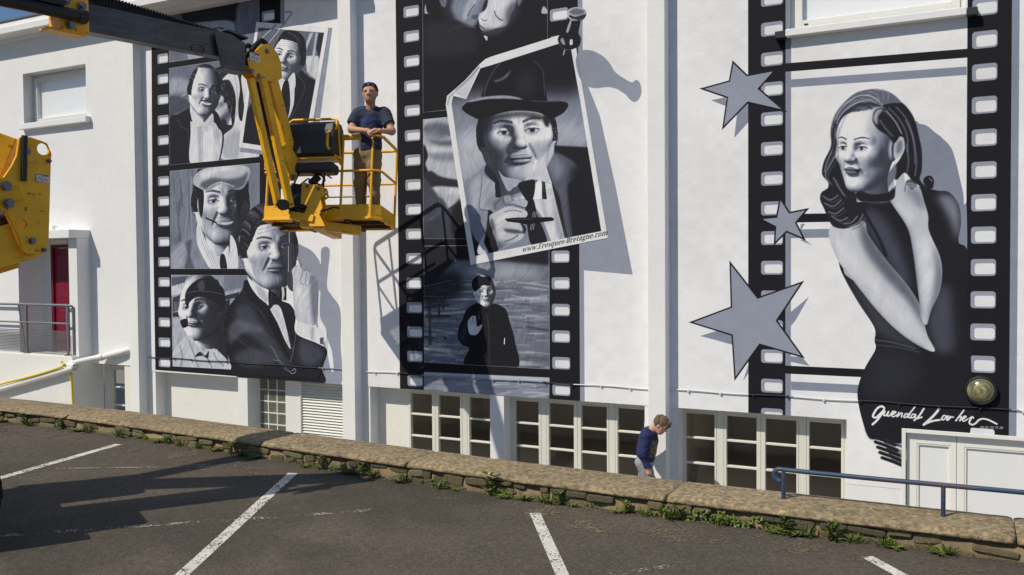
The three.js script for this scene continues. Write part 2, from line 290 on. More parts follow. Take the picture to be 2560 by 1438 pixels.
// ---------- low stone wall ----------
const capY = (x) => 0.135 + 0.145 * THREE.MathUtils.smoothstep(-x, 1.8, 11.5);
{
  const w = thing('low_stone_wall', 'low rubble stone wall with a weathered concrete coping along the car park', 'wall');
  const capTone = tex(1024, 2.7, (u, v) => { const c = fbm(u * 5, v * 5, 5, 61, 5) - 0.5, f = fbm(u * 90, v * 90, 90, 63, 3) - 0.5, s = fbm(u * 18, v * 18, 18, 67, 3); let q = 1 + 0.26 * c + 0.75 * f; let r = [137 * q, 121 * q, 93 * q]; if (s > 0.66) { const k = Math.min(1, (s - 0.66) * 5); r = r.map((x, i) => x * (1 - 0.35 * k) + [90, 88, 78][i] * 0.35 * k); } return r.map((x) => Math.max(0, Math.min(255, x))); });
  const capBump = tex(512, 0.55, (u, v) => 255 * (0.5 * fbm(u * 40, v * 40, 40, 71, 3) + 0.5 * fbm(u * 9, v * 9, 9, 73, 3)), false);
  const capMat = std({ map: capTone, roughness: 0.95, bumpMap: capBump, bumpScale: 0.012 });
  // coping: long cast lengths with worn, uneven arrises
  const cuts = [-15, -12.6, -10.1, -6.86, -4.95, -2.27, 0.35, 3.5];
  for (let k = 0; k < cuts.length - 1; k++) {
    const a = cuts[k] + 0.004, b = cuts[k + 1] - 0.004, n = Math.ceil((b - a) / 0.035), pos = [], idx = [];
    const ring = [[3.64, 0], [3.66, 0.012], [3.78, 0.018], [3.92, 0.017], [4.08, 0.014], [4.18, 0.006], [4.215, -0.012], [4.226, -0.028], [4.222, -0.044], [4.2, -0.054], [4.1, -0.054], [3.64, -0.08]];
    for (let i = 0; i <= n; i++) {
      const x = a + (b - a) * i / n, y = capY(x), end = Math.min(i, n - i) === 0 ? 0.012 : 0;
      ring.forEach(([z, dy], j) => {
        const wear = j >= 5 && j <= 9 ? (fbm(x * 6 + 40, j * 0.8, 999, 81, 4) - 0.5) * 0.042 : (fbm(x * 3 + 9, z * 5, 999, 83, 3) - 0.5) * 0.014;
        pos.push(x, y + dy + (j < 10 ? wear * 0.6 : 0) - (j < 5 ? end : 0), z + (j >= 5 && j <= 9 ? wear : 0) - (j >= 5 && j < 10 ? end : 0));
      });
    }
    const R = ring.length;
    for (let i = 0; i < n; i++) for (let j = 0; j < R; j++) { const p = i * R + j, q = i * R + (j + 1) % R; idx.push(p, q, p + R, q, q + R, p + R); }
    for (let j = 1; j < R - 1; j++) { idx.push(0, j + 1, j, n * R, n * R + j, n * R + j + 1); }
    const g = new THREE.BufferGeometry();
    g.setAttribute('position', new THREE.Float32BufferAttribute(pos, 3)); g.setIndex(idx); g.computeVertexNormals();
    add('coping_stone', metres(g), capMat, w);
  }
  // rubble: a mortar core with rows of uneven stones standing proud of it
  const mortar = std({ map: plasterTone(134, 116, 90, 0.5), roughness: 0.97, bumpMap: capBump, bumpScale: 0.02 });
  { // core follows the slope
    const n = 420, pos = [], idx = [];
    for (let i = 0; i <= n; i++) { const x = -15 + 18.5 * i / n, t = capY(x) - 0.045, b = groundY(x) - 0.15, k = (fbm(x * 9 + 200, 3, 9999, 87, 4) - 0.5) * 0.05 + 0.006; pos.push(x, b, 4.185 + k, x, t, 4.17 + k, x, t, 3.66, x, b, 3.66); }
    for (let i = 0; i < n; i++) for (let j = 0; j < 4; j++) { const p = i * 4 + j, q = i * 4 + (j + 1) % 4; idx.push(p, p + 4, q, q, p + 4, q + 4); }
    const g = new THREE.BufferGeometry(); g.setAttribute('position', new THREE.Float32BufferAttribute(pos, 3)); g.setIndex(idx); g.computeVertexNormals();
    add('mortar_core', metres(g), mortar, w);
    add('retaining_face', bx(-30, 14, PATH, 0.02, 3.7, 3.95), M.cream, w);
  }
  const stoneMats = [[152, 132, 100], [132, 114, 88], [158, 142, 114], [118, 105, 86]].map(([r, g, b], i) => std({ map: tex(256, 0.42, (u, v) => { const q = 0.82 + 0.55 * (fbm(u * 7, v * 7, 7, 100 + i, 4) - 0.35) + 0.3 * (fbm(u * 50, v * 50, 50, 110 + i, 2) - 0.5); const m = fbm(u * 4, v * 4, 4, 120 + i, 3) > 0.6 ? 0.86 : 1; return [r * q * m, g * q, b * q * m].map((x) => Math.min(255, Math.max(0, x))); }), roughness: 0.95, bumpMap: capBump, bumpScale: 0.012 }));
  const shapes = [];
  for (let k = 0; k < 14; k++) {
    const g = new THREE.IcosahedronGeometry(1, 2), p = g.attributes.position, v = V(0, 0, 0);
    for (let i = 0; i < p.count; i++) {
      v.fromBufferAttribute(p, i);
      const q = 0.34, s = (c) => Math.sign(c) * Math.pow(Math.abs(c), q);
      const w2 = 1 + 0.3 * (fbm(v.x * 1.7 + 20 + k * 7, v.y * 1.7 + v.z + 20, 999, 130 + k, 3) - 0.5);
      p.setXYZ(i, s(v.x) * 0.5 * w2, s(v.y) * 0.5 * w2, s(v.z) * 0.5);
    }
    g.computeVertexNormals(); shapes.push(metres(g));
  }
  for (let x = -13; x < 1.6;) {
    const L = rr(0.09, 0.32); const b = groundY(x + L / 2) - 0.03, t = capY(x + L / 2) - 0.05, H = t - b;
    const rows = rnd() < 0.5 ? [0, rr(0.4, 0.62), 1] : [0, rr(0.28, 0.4), rr(0.62, 0.75), 1];
    for (let r = 0; r < rows.length - 1; r++) {
      if (rnd() < 0.2) continue;
      const hh = (rows[r + 1] - rows[r]) * H, sh = rr(-0.02, 0.02), m = add('stone', shapes[Math.floor(rnd() * 14)], stoneMats[Math.floor(rnd() * 4)], w);
      m.position.set(x + L / 2 + sh, b + (rows[r] + rows[r + 1]) / 2 * H, 4.172 + rr(-0.01, 0.008));
      m.scale.set(L * rr(0.86, 1.02), hh * rr(0.7, 1.05), rr(0.05, 0.1)); m.rotation.z = rr(-0.13, 0.13);
    }
    x += L;
  }
}

// ---------- parking lines ----------
{
  const chip = (u, v, s) => fbm(u * 30, v * 30, 30, s, 3) > 0.36 && hash(Math.floor(u * 420), Math.floor(v * 420), s) > 0.06;
  const paint = new THREE.MeshStandardMaterial({ map: tex(512, 1.1, (u, v) => { const q = 1 + 0.16 * (fbm(u * 12, v * 12, 12, 141, 3) - 0.5); return [206 * q, 201 * q, 190 * q]; }), roughness: 0.8, alphaMap: tex(1024, 1.3, (u, v) => (fbm(u * 110, v * 110, 110, 143, 2) + 0.5 * fbm(u * 14, v * 14, 14, 145, 2) > 0.56 ? 255 : 0), false), alphaTest: 0.5 });
  const worn = new THREE.MeshStandardMaterial({ color: 0xa39d92, roughness: 0.85, alphaMap: tex(1024, 1.7, (u, v) => (fbm(u * 130, v * 130, 130, 147, 2) + 0.7 * fbm(u * 9, v * 9, 9, 149, 2) > 1.0 ? 255 : 0), false), alphaTest: 0.5 });
  const line = (name, pts, mat, lift = 0.004) => {
    const [a, b, c, d] = pts, n = 24, pos = [], idx = [];
    for (let i = 0; i <= n; i++) { const t = i / n; for (const [p, q] of [[a, d], [b, c]]) { const x = p[0] + (q[0] - p[0]) * t, z = p[1] + (q[1] - p[1]) * t; pos.push(x, groundY(x) + lift, z); } }
    for (let i = 0; i < n; i++) { const p = 2 * i; idx.push(p, p + 2, p + 1, p + 1, p + 2, p + 3); }
    const g = new THREE.BufferGeometry(); g.setAttribute('position', new THREE.Float32BufferAttribute(pos, 3)); g.setIndex(idx); g.computeVertexNormals();
    const m = structure(name, metres(g), mat); return m;
  };
  const ext = (a, b, w, k) => { const dx = b[0] - a[0], dz = b[1] - a[1], L = Math.hypot(dx, dz), nx = -dz / L * w / 2, nz = dx / L * w / 2, e = [a[0] + dx * k, a[1] + dz * k]; return [[a[0] + nx, a[1] + nz], [a[0] - nx, a[1] - nz], [e[0] - nx, e[1] - nz], [e[0] + nx, e[1] + nz]]; };
  line('parking_line', ext([-8.733,4.547], [-8.422,6.159], 0.1, 3), paint);
  line('parking_line', ext([-6.142,4.523], [-4.889,7.117], 0.1, 1.8), paint);
  line('parking_line', ext([-3.348,4.58], [-2.507,5.881], 0.095, 2.4), paint);
  line('parking_line', ext([-0.628,4.548], [-0.387,4.851], 0.095, 4), paint);
  // older, nearly worn off lines
  line('worn_parking_line', ext([-7.289,4.845], [-6.872,4.566], 0.035, 1), worn);
  line('worn_parking_line', ext([-8.302,5.645], [-6.825,4.626], 0.03, 1), worn);
  line('worn_parking_line', ext([-4.678,5.158], [-6.769,7.218], 0.07, 1.2), worn);
  line('worn_parking_line', ext([-1.734,5.217], [-2.258,5.793], 0.06, 1.5), worn);
}


// ---------- murals: emulsion paint on the bays, drawn in metres on the wall ----------
const RAMP = [[0, 19, 18, 24], [0.25, 70, 73, 87], [0.5, 128, 134, 151], [0.75, 183, 187, 198], [1, 229, 229, 230]];
function grey(t, a = 1) {
  t = Math.max(0, Math.min(1, t));
  let k = 0; while (k < 3 && t > RAMP[k + 1][0]) k++;
  const A = RAMP[k], B = RAMP[k + 1], f = (t - A[0]) / (B[0] - A[0]);
  return 'rgba(' + [1, 2, 3].map((i) => Math.round(A[i] + (B[i] - A[i]) * f)).join(',') + ',' + a + ')';
}
const U = 0.0062;   // line widths and brush softness below are in steps of about 6 mm
class Paint {
  constructor(x0, x1, y0, y1, s) {
    this.x0 = x0; this.y1 = y1; this.s = s;
    const c = document.createElement('canvas'); c.width = Math.round((x1 - x0) * s); c.height = Math.round((y1 - y0) * s);
    this.w = x1 - x0; this.h = y1 - y0; this.y0 = y0; this.canvas = c; this.c = c.getContext('2d');
    this.c.fillStyle = grey(1); this.c.fillRect(0, 0, c.width, c.height); this.c.lineCap = this.c.lineJoin = 'round';
  }
  pt(a, i) { return [(a[i] - this.x0) * this.s, (this.y1 - a[i + 1]) * this.s]; }
  trace(a, smooth, closed) {
    const c = this.c, n = a.length / 2, P = (k) => this.pt(a, 2 * (closed ? (k + n) % n : Math.max(0, Math.min(n - 1, k))));
    c.beginPath(); c.moveTo(...P(0));
    for (let k = 0; k < (closed ? n : n - 1); k++) {
      const p0 = P(k - 1), p1 = P(k), p2 = P(k + 1), p3 = P(k + 2);
      if (smooth) c.bezierCurveTo(p1[0] + (p2[0] - p0[0]) / 6, p1[1] + (p2[1] - p0[1]) / 6, p2[0] - (p3[0] - p1[0]) / 6, p2[1] - (p3[1] - p1[1]) / 6, ...p2); else c.lineTo(...p2);
    }
    if (closed) c.closePath();
  }
  // paints the traced shape; with softness b it is blurred on a small canvas of its own first
  lay(a, smooth, closed, b, w, t, al) {
    const ink = () => { this.trace(a, smooth, closed); if (closed) { this.c.fillStyle = grey(t, al); this.c.fill(); } else { this.c.strokeStyle = grey(t, al); this.c.lineWidth = w; this.c.lineCap = this.c.lineJoin = 'round'; this.c.stroke(); } };
    const bp = b * U * this.s;
    if (bp < 0.8) return ink();
    let x0 = 1e9, x1 = -1e9, y0 = 1e9, y1 = -1e9;
    for (let i = 0; i < a.length; i += 2) { const [x, y] = this.pt(a, i); x0 = Math.min(x0, x); x1 = Math.max(x1, x); y0 = Math.min(y0, y); y1 = Math.max(y1, y); }
    const pad = 3 * bp + w + 2, e = smooth && closed ? 0.12 * Math.max(x1 - x0, y1 - y0) : 0;
    x0 = Math.max(-pad, x0 - pad - e); y0 = Math.max(-pad, y0 - pad - e); x1 = Math.min(this.canvas.width + pad, x1 + pad + e); y1 = Math.min(this.canvas.height + pad, y1 + pad + e);
    if (x1 <= x0 || y1 <= y0) return;
    const k = Math.min(1, 2.2 / bp), o = document.createElement('canvas'), main = this.c;
    o.width = Math.ceil((x1 - x0) * k); o.height = Math.ceil((y1 - y0) * k);
    this.c = o.getContext('2d'); this.c.filter = 'blur(' + (bp * k).toFixed(2) + 'px)'; this.c.setTransform(k, 0, 0, k, -x0 * k, -y0 * k); ink();
    this.c = main; main.drawImage(o, x0, y0, o.width / k, o.height / k);
  }
  F(t, a, b = 0, al = 1) { this.lay(a, true, true, b, 0, t, al); }          // rounded patch
  H(t, a, b = 0, al = 1) { this.lay(a, false, true, b, 0, t, al); }         // straight-sided patch
  L(t, a, w = 1, b = 0, al = 1) { this.lay(a, true, false, b, w * U * this.s, t, al); }
  edge(a, t = 0.92) { this.lay(a.concat(a.slice(0, 2)), false, false, 0, 0.8 * U * this.s, t, 0.85); }
  in(a, smooth, f) { this.c.save(); this.trace(a, smooth, true); this.c.clip(); f(); this.c.restore(); }
  round(t, x0, x1, y0, y1, r) { const c = this.c; c.fillStyle = grey(t); c.beginPath(); c.roundRect((x0 - this.x0) * this.s, (this.y1 - y1) * this.s, (x1 - x0) * this.s, (y1 - y0) * this.s, r * this.s); c.fill(); }
  perf(x0, x1, y0, y1) { this.round(0.58, x0, x1, y0, y1, 0.035); const w = x1 - x0, h = y1 - y0; this.round(0.97, x0 + 0.16 * w, x1 - 0.01, y0 + 0.02, y1 - 0.26 * h, 0.03); }
  // loose bristle strokes along a direction, inside the present clip
  bristle(x0, x1, y0, y1, n, t0, t1, len, wid, ang, al, sd) {
    let s = sd; const R = () => (s = (s * 16807) % 2147483647) / 2147483647;
    for (let k = 0; k < n; k++) {
      const x = x0 + (x1 - x0) * R(), y = y0 + (y1 - y0) * R(), l = len * (0.4 + R()), a = ang + (R() - 0.5) * 0.25, dx = Math.cos(a) * l / 2, dy = Math.sin(a) * l / 2;
      this.L(t0 + (t1 - t0) * R(), [x - dx, y - dy, x, y + (R() - 0.5) * l * 0.08, x + dx, y + dy], wid * (0.4 + R()), 0.6, al * (0.4 + 0.6 * R()));
    }
  }
  // visible brushwork of the painter inside an outline: uneven, streaky half-tones
  brushed(a, amp = 0.3, sd = 1) {
    let x0 = 1e9, x1 = -1e9, y0 = 1e9, y1 = -1e9;
    for (let i = 0; i < a.length; i += 2) { const [x, y] = this.pt(a, i); x0 = Math.min(x0, x); x1 = Math.max(x1, x); y0 = Math.min(y0, y); y1 = Math.max(y1, y); }
    x0 = Math.max(0, Math.floor(x0)); y0 = Math.max(0, Math.floor(y0)); x1 = Math.min(this.canvas.width, Math.ceil(x1)); y1 = Math.min(this.canvas.height, Math.ceil(y1));
    const w = x1 - x0, h = y1 - y0, o = document.createElement('canvas'), main = this.c; o.width = w; o.height = h;
    this.c = o.getContext('2d'); this.c.translate(-x0, -y0); this.trace(a, true, true); this.c.fillStyle = '#fff'; this.c.fill();
    const k = this.c.getImageData(0, 0, w, h).data; this.c = main;
    const d = main.getImageData(x0, y0, w, h), p = d.data, ss = THREE.MathUtils.smoothstep;
    for (let j = 0; j < h; j++) for (let i = 0; i < w; i++) {
      const q = (j * w + i) * 4; if (!k[q + 3]) continue;
      const l = p[q], m = ss(l, 30, 80) * (1 - 0.75 * ss(l, 205, 226)), u = (x0 + i) / this.s, v = (y0 + j) / this.s, wx = vnoise(u * 2.2, v * 2.2, 4096, sd + 3) * 0.35 + (sd % 2 ? 0.35 : -0.3) * v;
      const r = u + wx, s = v, f = 1 + 0.5 * amp * m * (0.6 * (vnoise(r * 34, s * 6, 4096, sd) - 0.5) + 0.55 * (vnoise(r * 80, s * 12, 4096, sd + 1) - 0.5) + 0.45 * (vnoise(u * 6, v * 6, 4096, sd + 2) - 0.5));
      p[q] = Math.min(255, p[q] * f); p[q + 1] = Math.min(255, p[q + 1] * f); p[q + 2] = Math.min(255, p[q + 2] * (1 + (f - 1) * 0.9));
    }
    main.putImageData(d, x0, y0);
  }
  // a head modelled in half-tones: a plain head shape lit from one side, as the painter would block it in
  // aff: the head's centre and the two points 100 steps right of and below it; size: steps per head unit
  head(aff, size, o) {
    const yaw = o.yaw ?? 0, pit = o.pitch ?? 0, rol = o.roll ?? 0, wide = o.wide ?? 1, E = new THREE.Matrix4().makeRotationFromEuler(new THREE.Euler(pit, yaw, rol, 'ZYX')).elements, L = V(...o.light).normalize(), r = o.res ?? 1.1;
    const n = Math.ceil(0.3 * size * r), cv = document.createElement('canvas'); cv.width = cv.height = n;
    const x2 = cv.getContext('2d'), im = x2.createImageData(n, n), D = im.data, f = portraitField(o.woman);
    const W = (x, y, z) => f((E[0] * x + E[1] * y + E[2] * z) / wide, E[4] * x + E[5] * y + E[6] * z, E[8] * x + E[9] * y + E[10] * z);
    const hn = (x, y, s) => vnoise(x, y, 4096, s);
    for (let j = 0; j < n; j++) for (let i = 0; i < n; i++) {
      const x = ((i + 0.5) / n - 0.5) * 0.3, y = (0.5 - (j + 0.5) / n) * 0.3; let z = 0.15, d = 1, k = 0;
      for (; k < 26 && z > -0.1; k++) { d = W(x, y, z); if (d < 0.0007) break; z -= d * 0.9; }
      if (d > 0.003) continue;
      const e = 0.0016, nx = W(x + e, y, z) - W(x - e, y, z), ny = W(x, y + e, z) - W(x, y - e, z), nz = W(x, y, z + e) - W(x, y, z - e), nl = Math.hypot(nx, ny, nz) || 1;
      let lam = Math.max(0, (nx * L.x + ny * L.y + nz * L.z) / nl), sh = 1;
      if (lam > 0) for (let t = 0.006, q = 0; q < 9; q++) { const h = W(x + L.x * t, y + L.y * t, z + L.z * t); sh = Math.min(sh, 0.35 + 9 * h / t * 0.35); if (h < 0.0008) { sh = 0; break; } t += Math.max(0.006, h); if (t > 0.12) break; }
      sh = Math.max(0, Math.min(1, sh));
      let t = (o.dark ?? 0.14) + (o.key ?? 0.9) * Math.pow(lam, 1.15) * (0.12 + 0.88 * sh) + 0.1 * Math.max(0, nz / nl) + 0.06 * Math.max(0, -nx / nl);
      t *= 0.93 + 0.14 * hn(x * 90, y * 30, 801);
      const px = (E[0] * x + E[1] * y + E[2] * z) / wide, py = E[4] * x + E[5] * y + E[6] * z, pz = E[8] * x + E[9] * y + E[10] * z, ax = Math.abs(px);
      const ed = Math.hypot((ax - 0.031) / 0.0135, (py - 0.0035) / (o.woman ? 0.0062 : 0.005));
      if (pz > 0.04) {
        if (ed < 1) { const ir = Math.hypot(ax - 0.031 - (o.look ?? 0) * Math.sign(px), py - 0.0045); t = ir < 0.0032 ? 0.03 : ir < 0.0062 ? 0.3 : Math.min(t + 0.18, 0.78); if (py > 0.0062) t *= 0.6; }
        else if (ed < 1.28) t *= py > 0.004 ? 0.25 : 0.72;
        const by = 0.028 + 0.006 * Math.sin((ax - 0.012) / 0.04 * 2.6), bw = (o.woman ? 0.0022 : 0.0034) * (1 - 0.5 * Math.max(0, (ax - 0.035) / 0.02));
        if (ax > 0.011 && ax < 0.054 && Math.abs(py - by - (o.browUp ?? 0)) < bw + 0.0016 * (hn(px * 900, py * 300, 803) - 0.5)) t = t * 0.25 + 0.08 * hn(px * 700, py * 200, 805);
        const lip = Math.abs(py + 0.0595) < 0.0105 - 8 * ax * ax - 0.1 * ax && ax < 0.0225;
        if (lip) t *= o.woman ? (Math.abs(py + 0.0592) < 0.0014 ? 0.2 : 0.42) : Math.abs(py + 0.0592) < 0.0013 ? 0.3 : 0.86;
        if (o.smile && ax < 0.026 && py + 0.0592 < 0.006 - 5 * (0.0007 - ax * ax) && py + 0.066 > -0.004 + 14 * ax * ax) t = py > -0.064 + 8 * ax * ax ? 0.95 - (Math.abs(((px * 190) % 1 + 1) % 1 - 0.5) > 0.44 ? 0.3 : 0) : 0.3;
        if (o.stubble) t *= 1 - (0.16 + 0.06 * hn(px * 500, py * 500, 807)) * THREE.MathUtils.smoothstep(-py, 0.015, 0.055);
        if (o.moustache && Math.abs(py + 0.0455) < 0.004 - 0.06 * Math.max(0, ax - 0.01) && ax < 0.03) t = Math.min(t, 0.12);
        if (o.lines) for (const ly of [0.05, 0.061, 0.072]) if (ax < 0.05 && Math.abs(py - ly - 0.004 * Math.cos(px * 60)) < 0.0011) t *= 0.72;
      }
      if (o.hair !== undefined) { const hl = (o.hairline ?? 0.083) - 2.3 * Math.max(0, ax - 0.044) + 0.003 * hn(px * 300, 5, 809); if (py > hl || (ax > 0.063 && py > -0.025 && pz < 0.038) || pz < -0.01) { const s = hn(px * 260 + py * 120, py * 18, 811); t = o.hair + (0.06 + 0.34 * lam * sh) * s * s * s; } }
      const q = (j * n + i) * 4, c = grey(t).match(/\d+/g); D[q] = +c[0]; D[q + 1] = +c[1]; D[q + 2] = +c[2]; D[q + 3] = 255;
    }
    x2.putImageData(im, 0, 0);
    const p0 = this.pt(aff, 0), p1 = this.pt(aff, 2), p2 = this.pt(aff, 4), c = this.c; c.save();
    c.transform((p1[0] - p0[0]) / 100, (p1[1] - p0[1]) / 100, (p2[0] - p0[0]) / 100, (p2[1] - p0[1]) / 100, p0[0], p0[1]);
    c.drawImage(cv, -0.15 * size, -0.15 * size, 0.3 * size, 0.3 * size); c.restore();
  }
  text(str, x, y, size, ang, t, font, skew = 0, sx = 1) { const c = this.c; c.save(); c.translate((x - this.x0) * this.s, (this.y1 - y) * this.s); c.rotate(-ang); c.transform(sx, 0, -skew, 1, 0, 0); c.font = font + ' ' + Math.round(size * this.s) + 'px serif'; c.fillStyle = grey(t); c.fillText(str, 0, 0); c.restore(); }
  // grain of the roller and a little unevenness of the coats
  texture() {
    const c = this.c, w = this.canvas.width, h = this.canvas.height, d = c.getImageData(0, 0, w, h), p = d.data;
    for (let j = 0; j < h; j++) for (let i = 0; i < w; i++) {
      const o = (j * w + i) * 4, u = i / this.s, v = j / this.s, q = 1 + 0.05 * (vnoise(u * 1.2, v * 1.2, 4096, 211) - 0.5) + 0.035 * (vnoise(u * 9, v * 9, 4096, 213) - 0.5) + 0.03 * (hash(i >> 1, j >> 1, 217) - 0.5);
      p[o] = Math.min(255, p[o] * q); p[o + 1] = Math.min(255, p[o + 1] * q); p[o + 2] = Math.min(255, p[o + 2] * q);
    }
    c.putImageData(d, 0, 0);
    const t = new THREE.CanvasTexture(this.canvas); t.colorSpace = THREE.SRGBColorSpace; t.anisotropy = 8;
    return new THREE.MeshPhysicalMaterial({ map: t, roughness: 0.8, specularIntensity: 0.5, bumpMap: this.bump(), bumpScale: 0.003 });
  }
  bump() { const t = plasterBump.clone(); t.repeat.set(this.w / 1.6, this.h / 1.6); t.needsUpdate = true; return t; }
  // a sheet of this paint: outline in metres on the wall, z above it
  sheet(outline, z, holes = []) {
    const s = new THREE.Shape(), n = outline.length / 2;
    for (let k = 0; k < n; k++) s[k ? 'lineTo' : 'moveTo'](outline[2 * k], outline[2 * k + 1]);
    for (const h of holes) { const p = new THREE.Path(); for (let k = 0; k < h.length / 2; k++) p[k ? 'lineTo' : 'moveTo'](h[2 * k], h[2 * k + 1]); s.holes.push(p); }
    const g = new THREE.ShapeGeometry(s), p = g.attributes.position, uv = g.attributes.uv;
    for (let i = 0; i < p.count; i++) uv.setXY(i, (p.getX(i) - this.x0) / this.w, (p.getY(i) - this.y0) / this.h);
    return g.translate(0, 0, z);
  }
}
// plain head for the painted portraits: chin at -0.115, crown at 0.13, face along +z
function portraitField(woman) {
  const el = (cx, cy, cz, rx, ry, rz) => { const m = Math.min(rx, ry, rz); return (x, y, z) => { const a = (x - cx) / rx, b = (y - cy) / ry, c = (z - cz) / rz; return (Math.sqrt(a * a + b * b + c * c) - 1) * m; }; };
  const sm = (a, b, k) => { const h = Math.max(k - Math.abs(a - b), 0) / k; return Math.min(a, b) - h * h * k * 0.25; }, sx = (a, b, k) => -sm(-a, -b, k);
  const cap = (a, b, ra, rb) => { const ux = b[0] - a[0], uy = b[1] - a[1], uz = b[2] - a[2], LL = ux * ux + uy * uy + uz * uz; return (x, y, z) => { const t = Math.max(0, Math.min(1, ((x - a[0]) * ux + (y - a[1]) * uy + (z - a[2]) * uz) / LL)); return Math.hypot(x - a[0] - ux * t, y - a[1] - uy * t, z - a[2] - uz * t) - ra - (rb - ra) * t; }; };
  const j = woman ? 0.86 : 1;
  const skull = el(0, 0.035, -0.015, 0.077, 0.098, 0.098), face = el(0, -0.022, 0.022, 0.063 * (woman ? 0.95 : 1), 0.083, 0.068), jaw = cap([0.05 * j, -0.05, 0.0], [0.018 * j, -0.098, 0.052], 0.02, 0.017), chin = el(0, -0.099, 0.06, 0.022 * j, 0.017, 0.019), cheek = el(0.043, -0.012, 0.058, 0.022, 0.016, 0.02);
  const brow = cap([0.044, 0.027, 0.066], [0.01, 0.024, 0.083], 0.009, woman ? 0.007 : 0.0105), bridge = cap([0, 0.02, 0.084], [0, -0.02, woman ? 0.104 : 0.11], 0.0065, 0.0105), tip = el(0, -0.024, woman ? 0.103 : 0.109, 0.0122, 0.0105, 0.0115), wing = el(0.0125, -0.0275, 0.096, 0.0078, 0.007, 0.0105), socket = el(0.031, 0.007, 0.094, 0.021, 0.0125, 0.018), eye = el(0.031, 0.0035, 0.0695, 0.0128, 0.0122, 0.0128), lid = el(0.031, 0.0055, 0.0698, 0.0142, 0.0128, 0.014);
  const ul = el(0, -0.0545, 0.0885, 0.022, 0.0056, 0.0105), ll = el(0, -0.0645, woman ? 0.0875 : 0.0855, 0.0175, woman ? 0.0072 : 0.0056, woman ? 0.0105 : 0.0095), fold = cap([0.019, -0.031, 0.094], [0.034, -0.064, 0.073], 0.0035, 0.002), ear = el(0.08, 0.0, -0.012, 0.009, 0.03, 0.019), conch = el(0.088, 0.002, -0.008, 0.006, 0.017, 0.01), phil = cap([0, -0.034, 0.1], [0, -0.047, 0.0985], 0.0028, 0.003), neck = cap([0, -0.06, -0.03], [0, -0.2, -0.05], 0.052 * (woman ? 0.82 : 1), 0.056 * (woman ? 0.85 : 1));
  return (x, y, z) => {
    const a = Math.abs(x);
    let d = sm(skull(x, y, z), face(x, y, z), 0.05); d = sm(d, jaw(a, y, z), 0.03); d = sm(d, chin(x, y, z), 0.022); d = sm(d, cheek(a, y, z), 0.026); d = sm(d, brow(a, y, z), 0.016);
    d = sx(d, -socket(a, y, z), 0.012); d = sm(d, bridge(x, y, z), 0.012); d = sm(d, tip(x, y, z), 0.007); d = sm(d, wing(a, y, z), 0.005);
    d = sx(d, -fold(a, y, z), 0.008); d = sx(d, -phil(x, y, z), 0.004); d = sm(d, ul(x, y, z), 0.005); d = sm(d, ll(x, y, z), 0.004);
    const ey = y > 0.0075 ? lid(a, y, z) : eye(a, y, z); d = Math.min(d, ey); d = sm(d, sx(ear(a, y, z), -conch(a, y, z), 0.004), 0.006);
    return sm(d, neck(x, y, z), 0.02);
  };
}
function strip(m, x0, x1, y0, y1) { m.H(0.015, [x0, y0, x1, y0, x1, y1, x0, y1]); }

